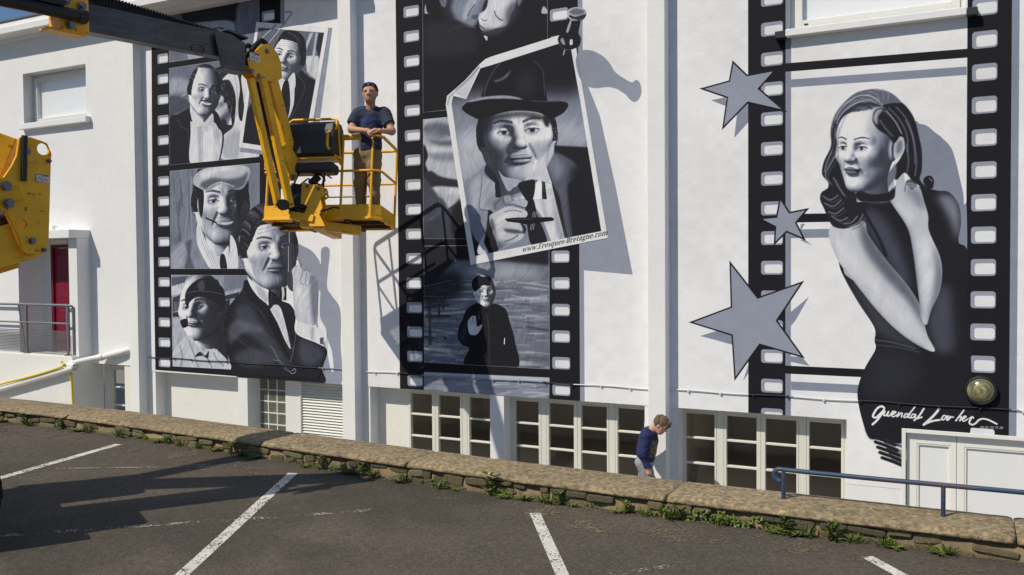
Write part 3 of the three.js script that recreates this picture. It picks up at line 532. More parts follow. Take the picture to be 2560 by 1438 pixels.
{ // first bay
  const m = new Paint(-13.597, -8.897, 0.197, 6.71, 265);
  // grey cast shadows that the painter added, film strip and its perforations
  m.H(0.56, [-10.25,6.681,-10.154,6.667,-10.167,5.537,-10.254,5.546]);
  m.F(0.56, [-9.999,2.5,-9.827,2.47,-9.642,2.388,-9.509,2.254,-9.46,2.174,-9.439,2.425,-9.273,2.409,-9.313,2.041,-9.333,1.784,-9.236,1.647,-9.068,1.413,-9.069,0.862,-9.08,0.192,-9.596,0.176,-9.502,0.714,-9.657,1.509,-9.82,1.909], 0);
  m.F(0.97, [-9.511,1.677,-9.477,1.691,-9.492,1.313,-9.37,1.103,-9.332,0.919,-9.252,0.724,-9.224,0.428,-9.282,0.425,-9.352,0.72,-9.398,0.917,-9.528,1.146], 0);
  m.H(0.015, [-13.318,7.198,-10.24,6.746,-10.288,3.802,-10.303,2.586,-10.882,1.907,-11.101,0.232,-11.344,0.213,-13.392,0.227,-13.385,3.535]);
  const P0 = [-13.243,3.734], P1 = [-13.098,4.093,-13.186,0.749], px = [-13.224,4.849,-12.94,4.826,-13.3,0.79,-12.997,0.8];
  const pitch = (P1[1] - P1[3]) / 9;
  for (let k = -8; k <= 10; k++) { const y = P1[1] - k * pitch, f = (P1[1] - y) / (P1[1] - P1[3]); m.perf(px[0] + (px[4] - px[0]) * f * 0.9, px[2] + (px[6] - px[2]) * f * 0.9, y - 0.088, y + 0.088); }
  const qx = [-10.657,5.794,-10.373,5.761,-10.717,3.28,-10.404,3.267];
  for (let k = -8; k <= 3; k++) { const y = [-10.52,6.384][1] - k * pitch * 1.0; m.perf(qx[0], qx[2], y - 0.088, y + 0.088); }

  // top picture: fringe of dark hair over a brow
  const f0 = [-12.845,7.129,-10.702,7.084,-10.728,5.856,-12.887,5.865];
  m.in(f0, false, () => {
    m.H(0.42, f0);
    m.bristle(-13.1, -11, 5.4, 6.7, 90, 0.25, 0.66, 0.8, 4, 1.5, 0.6, 5);
    m.F(0.1, [-12.561,7.158,-11.049,7.001,-11.223,6.616,-11.265,6.402,-11.528,6.395,-11.908,6.459,-12.399,6.452,-12.543,6.656], 2);
    m.F(0.66, [-12.478,6.462,-11.908,6.473,-11.321,6.382,-11.348,6.012,-11.542,5.758,-12.316,5.773,-12.446,6.144], 2);
    for (let k = 0; k < 14; k++) m.L(0.16 + 0.02 * (k % 5), [-12.387,6.92].map((v, i) => v + (i ? 0 : k * 0.062)).concat([-12.437,6.5].map((v, i) => v + (i ? (k % 3) * 0.03 : k * 0.066))), 2.4, 0.8, 0.8);
    m.L(0.06, [-11.912,6.305,-11.672,6.33,-11.474,6.277], 3, 0.6);
    m.F(0.1, [-11.798,6.234,-11.607,6.238,-11.476,6.18,-11.628,6.171], 0.8);
  });
  m.brushed(f0, 0.4, 601); m.edge(f0);

  // wedding couple
  const f1 = [-12.885,5.756,-10.73,5.755,-10.765,4.021,-12.915,4.002];
  m.in(f1, false, () => {
    m.H(0.42, f1);
    m.bristle(-13.1, -11.9, 3.9, 5.3, 60, 0.2, 0.75, 0.7, 7, 0.25, 0.6, 9);
    m.F(0.2, [-12.893,5.228,-12.68,5.237,-12.431,5.128,-12.375,4.995,-12.738,4.918,-12.902,4.881], 3, 0.8);
    m.F(0.7, [-12.885,5.546,-12.621,5.548,-12.363,5.458,-12.368,5.265,-12.729,5.3,-12.892,5.286], 5, 0.7);
    // veil and bride
    m.F(0.1, [-11.662,5.492,-11.405,5.548,-11.063,5.484,-10.737,5.395,-10.766,4,-11.581,4.03,-11.708,4.726], 2);
    m.head([-11.529,5.088,-10.61,5.003,-11.544,4.391], 440, { woman: true, yaw: -1.2, roll: 0.12, light: [-0.5, 0.5, 0.6], dark: 0.24, key: 0.8, hair: 0.05, hairline: 0.075, res: 1.4 });
    m.F(0.08, [-11.589,5.372,-11.438,5.357,-11.367,5.184,-11.371,4.962,-11.431,4.815,-11.484,4.972,-11.537,5.158], 1.2); for (const [a, b] of [[-11.552,5.313], [-11.499,5.155], [-11.455,4.998], [-11.467,4.873]]) m.L(0.42, [a - 0.03, b, a, b + 0.04, a + 0.03, b, a, b - 0.04], 1, 0.3);
    m.F(0.92, [-11.588,5.414,-11.434,5.51,-11.248,5.49,-11.179,5.235,-11.222,4.949,-11.191,4.684,-10.972,4.597,-10.838,4.025,-11.619,4.032,-11.611,4.403,-11.361,4.573,-11.301,4.762,-11.276,5.037,-11.328,5.249,-11.437,5.399], 1); m.F(0.6, [-11.573,4.365,-11.288,4.518,-11.141,4.404,-11.242,4.051,-11.561,4.057], 5, 0.6); m.L(0.5, [-11.286,5.453,-11.238,5.102,-11.264,4.759], 2, 1, 0.8);
    m.F(0.9, [-11.119,5.463,-10.736,5.436,-10.765,4.021,-10.928,4.045,-11.044,4.672,-11.108,5.09], 1);
    // groom
    m.F(0.07, [-12.904,4.809,-12.698,4.907,-12.435,4.985,-12.334,5.048,-12.38,4.78,-12.329,4.419,-12.36,3.963,-12.926,3.981], 0.8);
    m.F(0.06, [-11.889,4.825,-11.706,4.838,-11.607,4.564,-11.574,4.351,-11.696,3.995,-11.928,3.98], 0.8);
    m.L(0.26, [-12.741,4.81,-12.641,4.758,-12.623,4.671,-12.445,4.571,-12.417,4.067], 2, 1);
    m.F(0.93, [-12.373,5.08,-12.258,4.899,-12.094,4.786,-11.889,4.797,-11.836,4.595,-11.754,3.998,-12.379,3.993,-12.375,4.565], 0.6);
    m.F(0.62, [-12.222,4.768,-12.097,4.651,-12.132,4.014,-12.191,4.017,-12.209,4.482], 2, 0.6);
    m.L(0.35, [-12.069,4.571,-12.112,4.005], 1, 0.4); m.L(0.45, [-12.335,5.005,-12.281,4.772,-12.127,4.632], 1.4, 0.5);
    m.F(0.84, [-12.145,4.676,-11.99,4.65,-11.871,4.739,-11.895,4.558,-12.012,4.538,-12.068,4.613], 0.6); m.L(0.3, [-12.009,4.637,-11.953,4.548], 1, 0.4);
    m.head([-12.024,5.254,-11.079,5.163,-12.041,4.547], 505, { yaw: 0.2, roll: -0.1, light: [-0.75, 0.35, 0.6], moustache: true, smile: true, wide: 0.98, dark: 0.1, hair: 0.05, hairline: 0.115 });
    m.F(0.05, [-11.774,5.629,-11.652,5.532,-11.628,5.334,-11.688,5.173,-11.744,5.248,-11.703,5.391], 1.5);
    m.F(0.93, [-12.373,5.052,-12.258,4.885,-12.065,4.755,-12.186,4.637,-12.34,4.777], 0.5); m.F(0.86, [-11.948,4.774,-11.83,4.848,-11.814,4.692,-11.912,4.63,-12.027,4.695], 0.5); m.F(0.84, [-12.145,4.676,-11.99,4.65,-11.872,4.725,-11.895,4.558,-12.012,4.538,-12.068,4.613], 0.6); m.L(0.3, [-12.009,4.637,-11.953,4.548], 1, 0.4);
    m.F(0.82, [-11.854,4.653,-11.786,4.69,-11.702,4.585,-11.627,4.509,-11.612,4.354,-11.695,4.037,-11.811,4.03,-11.822,4.383], 0.6);
    for (const x of [0, 0.055, 0.11]) m.L(0.35, [-11.816,4.608].map((v, i) => v + (i ? 0 : x)).concat([-11.764,4.393].map((v, i) => v + (i ? 0 : x * 0.7))), 1, 0.4);
  });
  m.brushed(f1, 0.34, 611); m.edge(f1);

  // man in a cap
  const f2 = [-12.918,3.893,-10.758,3.911,-10.796,2.1,-12.943,2.11];
  m.in(f2, false, () => {
    m.H(0.45, f2);
    m.bristle(-13.1, -11, 2.1, 3.8, 150, 0.2, 0.72, 0.7, 6, 1.57, 0.55, 15);
    m.F(0.5, [-12.946,2.389,-12.716,2.59,-12.29,2.74,-11.998,2.619,-11.619,2.33,-11.312,2.522,-11.008,2.448,-10.873,2.322,-10.796,2.08,-12.954,2.088], 1);
    m.F(0.24, [-12.575,2.544,-12.393,2.627,-12.44,2.339,-12.345,2.107,-12.586,2.108,-12.499,2.369], 3, 0.8);
    m.F(0.68, [-12.906,2.344,-12.676,2.545,-12.536,2.485,-12.687,2.109,-12.912,2.11], 5, 0.7);
    m.head([-11.684,3.276,-10.754,3.24,-11.7,2.571], 880, { yaw: 0.12, roll: 0.04, light: [-0.7, 0.35, 0.6], smile: true, stubble: true, dark: 0.08, wide: 0.96, hair: 0.04, hairline: 0.08 });
    m.F(0.05, [-12.213,3.511,-12.094,3.52,-12.079,3.334,-12.125,3.051,-12.202,3.139], 1); m.F(0.06, [-11.31,3.512,-11.029,3.624,-11.053,3.362,-11.168,3.187,-11.246,2.988,-11.298,3.164], 1.2); m.F(0.07, [-12.175,3.452,-12.086,3.463,-12.102,3.193,-12.155,3.016,-12.2,3.225], 0.8);
    m.F(0.74, [-12.338,3.646,-12.285,3.787,-12.047,3.888,-11.526,3.929,-11.024,3.858,-11.009,3.678,-11.142,3.505,-11.348,3.486,-11.658,3.585,-11.978,3.487,-12.192,3.553], 0.8);
    m.F(0.24, [-12.171,3.609,-11.876,3.716,-11.589,3.68,-11.213,3.688,-11.026,3.775,-11.104,3.558,-11.348,3.486,-11.657,3.627,-11.977,3.515], 3.5, 0.85);
    m.F(0.95, [-12.166,3.823,-11.872,3.892,-11.489,3.898,-11.303,3.832,-11.729,3.814,-12.07,3.718], 4, 0.85); m.L(0.9, [-11.977,3.543,-11.685,3.628,-11.356,3.542], 3, 1, 0.8);
    m.L(0.02, [-12.038,3.012,-11.788,2.92], 4.5, 0.3);
    m.F(0.92, [-12.205,2.996,-12.132,2.765,-11.944,2.44,-11.691,2.133,-11.701,2.083,-11.952,2.106,-12.227,2.48,-12.281,2.74], 0.7); m.F(0.92, [-11.45,2.693,-11.313,2.494,-11.303,2.082,-11.568,2.083,-11.485,2.399], 0.7);
    for (const k of [0, 1, 2]) m.L(0.45, [-12.208,2.867,-12.136,2.579,-11.893,2.134].map((v, i) => v + (i % 2 ? 0 : k * 0.055)), 1.2, 0.5, 0.8);
    m.F(0.9, [-11.943,2.476,-11.734,2.331,-11.501,2.497,-11.567,2.09,-11.701,2.09], 0.6); m.F(0.07, [-11.705,2.331,-11.6,2.344,-11.548,2.09,-11.701,2.09], 0.4);
  });
  m.brushed(f2, 0.34, 621); m.edge(f2);

  // man with hat and pipe
  const f3 = [-12.93,1.996,-10.88,1.983,-10.914,0.332,-12.937,0.315];
  m.in(f3, false, () => {
    m.H(0.55, f3);
    m.H(0.45, [-11.627,1.984,-10.88,1.983,-10.89,1.492,-11.635,1.624]);
    m.H(0.78, [-12.94,1.831,-12.41,1.934,-12.211,1.906,-12.516,1.688,-12.925,1.611]); m.H(0.3, [-12.916,1.949,-12.509,1.978,-12.592,1.861,-12.92,1.787]);
    for (let k = 0; k < 5; k++) m.L(0.3, [-12.917,1.905].map((v, i) => v + (i ? -k * 0.02 : k * 0.08)).concat([-12.9,1.787].map((v, i) => v + (i ? -k * 0.02 : k * 0.08))), 1.2, 0.3);
    m.H(0.12, [-12.37,1.905,-12.092,1.977,-11.773,1.906,-11.607,1.61,-11.672,1.694,-12.213,1.862]); m.H(0.7, [-12.513,1.789,-12.371,1.876,-12.214,1.791,-12.218,1.618,-12.558,1.615]);
    m.H(0.2, [-12.905,1.575,-12.72,1.628,-12.726,1.357,-12.912,1.317]); for (let k = 0; k < 5; k++) m.L(0.85, [-12.866,1.502].map((v, i) => v + (i ? 0 : k * 0.035)).concat([-12.87,1.348].map((v, i) => v + (i ? 0 : k * 0.035))), 0.9);
    m.H(0.15, [-11.635,1.638,-11.255,1.711,-11.314,1.599,-11.618,1.553]); m.H(0.65, [-11.614,1.694,-11.217,1.767,-11.256,1.697,-11.635,1.624]);
    m.H(0.14, [-12.912,1.303,-12.748,1.32,-12.729,1.233,-12.914,1.229]); m.H(0.68, [-12.915,1.2,-12.528,1.208,-12.541,0.669,-12.909,0.611]);
    for (let k = 0; k < 4; k++) m.L(0.3, [-12.777,0.954].map((v, i) => v + (i ? 0 : k * 0.03)).concat([-12.804,0.718].map((v, i) => v + (i ? 0 : k * 0.03))), 0.9);
    m.H(0.1, [-11.792,1.48,-11.494,1.568,-11.566,0.457,-11.803,0.553], 1); m.H(0.6, [-11.958,1.005,-11.821,1.052,-11.831,0.624,-11.985,0.675]); for (let k = 0; k < 6; k++) m.L(0.15, [-11.959,0.948].map((v, i) => v + (i ? -k * 0.045 : 0)).concat([-11.833,0.959].map((v, i) => v + (i ? -k * 0.045 : 0))), 0.8);
    m.F(0.8, [-12.92,0.581,-12.535,0.917,-12.336,0.85,-12.142,0.698,-11.85,0.637,-11.594,0.491,-11.57,0.279,-12.938,0.286], 0.8);
    for (const a of [[-12.537,0.844,-12.441,0.636,-12.289,0.331], [-12.742,0.72,-12.686,0.517,-12.732,0.325], [-12.239,0.738,-12.047,0.543,-11.954,0.332], [-11.948,0.605,-11.854,0.48,-11.663,0.381]]) m.L(0.3, a, 3, 1.2, 0.8);
    m.F(0.1, [-12.914,0.397,-12.248,0.376,-11.856,0.351,-12.053,0.284,-12.917,0.287], 3, 0.8); m.F(0.08, [-12.364,0.516,-12.242,0.608,-12.126,0.54,-12.025,0.63,-12.048,0.5,-12.185,0.538], 0.6);
    m.head([-12.194,1.381,-11.234,1.397,-12.212,0.659], 660, { yaw: -0.38, pitch: -0.05, roll: 0.05, light: [-0.85, 0.2, 0.35], dark: 0.05, key: 1.05 });
    m.F(0.06, [-12.59,1.527,-12.556,1.702,-12.371,1.862,-12.112,1.949,-11.918,1.899,-11.67,1.779,-11.606,1.638,-11.61,1.482,-11.718,1.339,-11.83,1.494,-12.219,1.603,-12.46,1.514,-12.523,1.383], 0.8);
    m.L(0.45, [-12.547,1.651,-12.315,1.704,-11.923,1.692,-11.673,1.651], 1.2, 0.6); m.F(0.3, [-12.273,1.819,-12.133,1.906,-12.097,1.748,-12.216,1.719], 2, 0.7);
    m.F(0.8, [-12.92,0.567,-12.535,0.888,-12.416,0.848,-12.241,0.666,-12.045,0.615,-11.888,0.679,-11.594,0.491,-11.57,0.279,-12.938,0.286], 0.8); for (const a of [[-12.517,0.815,-12.422,0.615,-12.289,0.331], [-12.743,0.691,-12.686,0.517,-12.732,0.325], [-12.203,0.609,-12.048,0.486,-11.954,0.332], [-11.909,0.606,-11.815,0.482,-11.663,0.381]]) m.L(0.3, a, 3, 1.2, 0.8); m.F(0.08, [-12.364,0.516,-12.242,0.608,-12.126,0.54,-12.025,0.63,-12.048,0.5,-12.185,0.538], 0.6);
    m.F(0.03, [-12.711,1.168,-12.548,1.193,-12.531,1.07,-12.653,1.03,-12.703,1.087], 0.3); m.L(0.03, [-12.571,1.069,-12.43,1.087,-12.23,1.121], 2.6, 0.2);
  });
  m.brushed(f3, 0.36, 631); m.edge(f3);

  // man in a dinner jacket, raised hand with a silenced pistol
  const jacket = [-11.084,1.907,-11.208,1.718,-11.506,1.448,-11.636,1.17,-11.624,0.83,-11.5,0.431,-11.297,0.194,-9.537,0.166,-9.456,0.45,-9.351,0.74,-9.542,0.852,-10,1.012,-10.004,1.316,-10.113,1.489,-10.305,1.555,-10.436,1.635];
  m.F(0.05, jacket);
  m.in(jacket, true, () => {
    m.bristle(-11.9, -9.8, 0.3, 1.9, 60, 0.02, 0.2, 0.7, 7, -0.5, 0.5, 25);
    m.F(0.3, [-11.356,1.402,-11.074,1.49,-10.805,1.217,-10.365,0.749,-10.107,0.419,-10.458,0.54,-10.903,0.868,-11.269,1.067], 8, 0.6);
    m.F(0.34, [-11.535,0.989,-11.36,1.205,-10.898,1.132,-10.718,1.012,-11.178,0.985,-11.463,0.807], 5, 0.7); m.F(0.32, [-11.421,0.569,-10.906,0.729,-10.458,0.54,-10.73,0.424,-11.19,0.403], 6, 0.6);
    m.F(0.28, [-9.925,0.9,-9.585,0.818,-9.42,0.651,-9.676,0.473,-9.914,0.563], 6, 0.7);
    m.L(0.5, [-10.578,0.796,-10.456,0.643,-10.37,0.509,-10.248,0.379], 2, 0.9, 0.9); m.L(0.55, [-10.512,0.538,-10.325,0.511,-10.196,0.361], 1.8, 0.8, 0.9); m.L(0.7, [-10.108,0.365,-10.038,0.409,-10.021,0.356,-10.109,0.324,-10.178,0.375], 1.4, 0.4);
    m.L(0.4, [-11.208,1.718,-10.89,1.513,-10.781,1.459,-10.824,1.597], 1.2, 0.4, 0.8); m.L(0.25, [-10.89,1.513,-10.45,0.917], 1.2, 0.4); m.L(0.5, [-10,1.012,-10.057,0.76,-10.132,0.52], 1.4, 0.6);
    m.F(0.02, [-10.779,1.577,-10.45,0.917,-10.148,0.553,-10.257,0.821,-10.444,1.225,-10.6,1.496], 3);
  });
  m.F(0.93, [-11.064,1.963,-10.829,1.825,-10.577,1.743,-10.6,1.483,-10.796,1.618,-10.958,1.755], 0.4); m.F(0.6, [-10.883,1.824,-10.668,1.715,-10.635,1.537,-10.796,1.645], 2.5, 0.6);
  m.F(0.88, [-10.565,1.428,-10.369,1.472,-10.25,1.229,-10.135,0.812,-10.136,0.744,-10.256,0.903,-10.41,1.185], 0.5); for (const k of [0, 1, 2]) m.L(0.4, [-10.494,1.402,-10.322,1.146,-10.17,0.81].map((v, i) => v + (i % 2 ? 0 : k * 0.04)), 0.8, 0.3, 0.8);
  m.F(0.04, [-10.577,1.743,-10.435,1.69,-10.31,1.772,-10.295,1.623,-10.333,1.473,-10.439,1.526,-10.565,1.428,-10.598,1.579], 0.5); m.L(0.35, [-10.533,1.703,-10.519,1.497], 1, 0.5); m.L(0.6, [-10.417,1.731,-10.374,1.636,-10.337,1.745], 0.8, 0.3);
  m.F(0.07, [-11.182,2.52,-11.197,2.673,-11.118,2.908,-10.911,3.122,-10.674,3.196,-10.406,3.172,-10.216,2.99,-10.151,2.718,-10.194,2.314,-10.289,1.908,-10.43,1.976,-10.329,2.587,-10.412,2.86,-10.769,2.973,-10.936,2.806,-10.978,2.558,-11.02,2.323,-11.071,2.504], 0.7);
  for (const a of [[-10.857,3.079,-11.044,2.906,-11.123,2.672], [-10.675,3.114,-10.896,2.97,-11.011,2.739], [-10.532,3.095,-10.768,3.007,-10.917,2.861], [-10.409,3.05,-10.642,3.003,-10.816,2.899]]) m.L(0.4, a, 1.6, 0.8, 0.8);
  m.head([-10.581,2.442,-9.709,2.429,-10.595,1.757], 850, { yaw: 0.24, roll: 0.05, light: [-0.75, 0.3, 0.6], dark: 0.1, lines: true, stubble: true, hair: 0.05, hairline: 0.07, wide: 1.02 });
  m.F(0.06, [-10.977,2.6,-10.973,2.793,-10.86,2.928,-10.66,2.99,-10.41,2.955,-10.254,2.815,-10.291,2.735,-10.413,2.833,-10.644,2.867,-10.808,2.816,-10.902,2.695], 0.8); for (const a of [[-10.862,2.873,-10.679,2.95,-10.464,2.943], [-10.919,2.764,-10.825,2.872,-10.661,2.922]]) m.L(0.4, a, 1.4, 0.7, 0.8);
  m.F(0.93, [-11.064,1.949,-10.829,1.811,-10.578,1.716,-10.601,1.469,-10.797,1.604,-10.958,1.741], 0.4); m.F(0.6, [-10.884,1.811,-10.668,1.702,-10.635,1.523,-10.796,1.632], 2.5, 0.6); m.F(0.9, [-10.311,1.718,-10.274,1.8,-10.241,1.664,-10.296,1.555], 0.5); m.F(0.05, [-11.084,1.907,-10.976,1.755,-10.815,1.604,-10.601,1.455,-10.64,1.289,-10.89,1.492,-11.144,1.698], 0.5); m.F(0.04, [-10.577,1.73,-10.436,1.676,-10.31,1.759,-10.295,1.609,-10.333,1.459,-10.439,1.512,-10.566,1.414,-10.599,1.565], 0.5); m.L(0.35, [-10.533,1.689,-10.52,1.484], 1, 0.5); m.L(0.6, [-10.417,1.717,-10.374,1.622,-10.337,1.731], 0.8, 0.3);
  // pistol, hand and cuff
  m.H(0.12, [-10.157,2.853,-10.001,2.849,-10.007,2.507,-10.155,2.509]); m.L(0.85, [-10.114,2.839,-10.12,2.529], 1.6, 0.4); m.L(0.08, [-10.036,2.837,-10.042,2.528], 3, 0.6);
  m.F(0.2, [-10.164,2.503,-10.033,2.501,-10.002,2.312,-10.022,2.178,-9.993,1.909,-10.057,1.72,-10.169,1.8,-10.191,1.976,-10.169,2.246], 0.3); m.L(0.9, [-10.138,2.475,-10.146,2.044], 1.4, 0.4); m.L(0.08, [-10.051,2.474,-10.042,2.043], 2.6, 0.5); m.L(0.1, [-10.173,2.489,-10.195,1.8], 1, 0.2);
  m.L(0.2, [-10.012,2.245,-9.917,2.244,-9.868,2.143,-9.921,2.043], 1.6, 0.3);
  const hand1 = [-10.053,1.922,-10.067,2.077,-9.945,2.164,-9.885,2.123,-9.826,2.056,-9.741,2.056,-9.665,2.009,-9.557,1.942,-9.545,1.644,-9.551,1.325,-9.596,1.151,-9.962,1.216,-10.043,1.531];
  m.F(0.78, hand1, 0.5);
  m.in(hand1, true, () => { m.F(0.35, [-9.683,1.976,-9.523,1.909,-9.535,1.245,-9.621,1.177,-9.674,1.509], 5, 0.8); for (const a of [[-9.843,2.056,-9.89,1.875,-9.822,1.829], [-9.75,2.029,-9.787,1.855,-9.737,1.802], [-9.657,1.976,-9.702,1.829]]) m.L(0.3, a, 1.4, 0.6); m.F(0.95, [-9.995,1.774,-9.823,1.748,-9.793,1.507,-9.933,1.371], 6, 0.7); });
  m.H(0.93, [-9.966,1.215,-9.354,1.077,-9.425,0.81,-9.542,0.859,-10,1.012], 0.4); m.H(0.6, [-9.698,1.141,-9.58,1.111,-9.617,0.897,-9.701,0.927], 3, 0.6); m.H(0.3, [-9.498,0.947,-9.414,0.963,-9.416,0.837,-9.492,0.848], 0.4);

  m.brushed([-11.199,2.604,-11.118,2.908,-10.911,3.122,-10.674,3.196,-10.406,3.172,-10.218,2.889,-10.002,2.312,-9.85,2.15,-9.54,1.909,-9.534,1.312,-9.346,1.051,-9.351,0.74,-9.456,0.45,-9.536,0.246,-11.1,0.246,-11.5,0.431,-11.624,0.83,-11.636,1.17,-11.506,1.448,-11.208,1.718,-11.084,1.907], 0.36, 641);
  // print held by a paper clip
  m.H(0.56, [-10.656,6.267,-9.155,6.007,-9.436,4.541,-9.615,3.896,-11.203,4.131], 0.3);
  m.H(0.96, [-10.777,6.317,-9.225,6.029,-9.715,3.942,-11.229,4.216]);
  const p1 = [-10.734,6.216,-9.32,5.95,-9.799,4.034,-11.135,4.286];
  m.in(p1, false, () => {
    m.H(0.36, p1); m.bristle(-11.4, -9.2, 4, 6.2, 70, 0.2, 0.6, 0.7, 6, 1.3, 0.5, 35);
    m.H(0.85, [-9.719,5.619,-9.418,5.584,-9.508,5.202,-9.69,5.352], 1); m.H(0.75, [-9.611,5.987,-9.544,5.978,-9.718,5.685,-9.769,5.69], 1.5); m.H(0.75, [-9.494,5.972,-9.444,5.966,-9.59,5.276,-9.641,5.282], 1.5); m.H(0.12, [-9.436,5.965,-9.32,5.95,-9.419,5.519,-9.499,5.724], 2);
    m.F(0.06, [-9.91,5.416,-9.658,5.27,-9.46,5.093,-9.519,4.548,-9.748,4.004,-11.154,4.253,-10.984,4.873,-10.636,5.08,-10.33,5.252], 0.6);
    m.F(0.92, [-10.33,5.266,-10.137,5.266,-9.971,5.402,-9.959,5.089,-9.999,4.8,-10.15,4.599,-10.25,4.876], 0.5); m.F(0.06, [-10.19,5.245,-10.086,5.241,-10.059,4.845,-10.15,4.586,-10.248,4.969], 0.4);
    m.L(0.3, [-9.954,5.38,-9.745,5.127,-9.895,4.831,-10.081,4.593], 1.6, 0.6); m.L(0.24, [-10.278,5.24,-10.371,4.954,-10.237,4.606], 1.6, 0.8);
    m.head([-10.087,5.641,-9.245,5.545,-10.1,4.976], 500, { yaw: -0.22, roll: -0.2, light: [-0.6, 0.45, 0.65], dark: 0.16, lines: true, hair: 0.06, hairline: 0.08 });
    m.F(0.9, [-10.295,5.256,-10.224,5.302,-10.138,5.24,-10.209,5.18], 0.4); m.F(0.92, [-10.121,5.225,-9.963,5.368,-9.941,5.14,-10.037,5.096], 0.4); m.F(0.06, [-10.19,5.232,-10.086,5.228,-10.059,4.845,-10.15,4.586,-10.248,4.969], 0.4);
    m.F(0.05, [-10.282,5.924,-10.245,6.026,-10.139,6.086,-9.932,6.06,-9.772,5.954,-9.707,5.795,-9.795,5.628,-9.829,5.671,-9.809,5.814,-9.945,5.87,-10.055,5.936,-10.194,5.973], 0.6); m.L(0.4, [-10.071,6.045,-9.917,5.959,-9.834,5.856], 2.5, 1.2, 0.7);
    m.F(0.78, [-10.36,5.518,-10.29,5.523,-10.239,5.437,-10.275,5.388,-10.362,5.424], 0.5); m.L(0.96, [-10.284,5.375,-10.239,5.437], 2, 0.2);
  });
  m.brushed(p1, 0.34, 651);
  for (const [w, t] of [[4.4, 0.2], [2.8, 0.6], [1.2, 0.95]]) { m.L(t, [-10.584,5.866,-10.261,6.122,-10.066,6.296,-10.004,6.354,-10.064,6.395,-10.168,6.39,-10.238,6.359], w, 0.2); m.L(t, [-10.661,6.024,-10.346,6.213], w, 0.2); }

  const mat = m.texture(), t = thing('film_strip_mural', 'black and white film strip mural with wedding couple, capped man and tuxedo man', 'mural');
  add('painted_wall', m.sheet([-13.597, 0.197, -8.897, 0.197, -8.897, 6.7, -13.597, 6.7], 0.004), mat, t);
  const part = (n, a, z, label) => { const q = add(n, m.sheet(a, z), mat, t); if (label) q.userData.label = label; };
  part('painted_picture', f1, 0.006, 'painted picture of a bride kissing a smiling groom');
  part('painted_picture', f2, 0.006, 'painted picture of a man in a flat cap with a cigar');
  part('painted_picture', f3, 0.006, 'painted picture of a man in a hat with a pipe');
  part('painted_print', [-10.777,6.317,-9.225,6.029,-9.715,3.942,-11.229,4.216], 0.009, 'painted photo print of a man in a suit under a paper clip');
  part('painted_figure', [-11.199,2.604,-11.118,2.908,-10.911,3.122,-10.674,3.196,-10.406,3.172,-10,2.883,-10.002,2.312,-9.85,2.15,-9.54,1.909,-9.534,1.312,-9.346,1.051,-9.351,0.74,-9.456,0.45,-9.536,0.246,-11.1,0.246,-11.5,0.431,-11.624,0.83,-11.636,1.17,-11.506,1.448,-11.208,1.718,-11.084,1.907], 0.012, 'painted man in a dinner jacket holding up a silenced pistol');
}

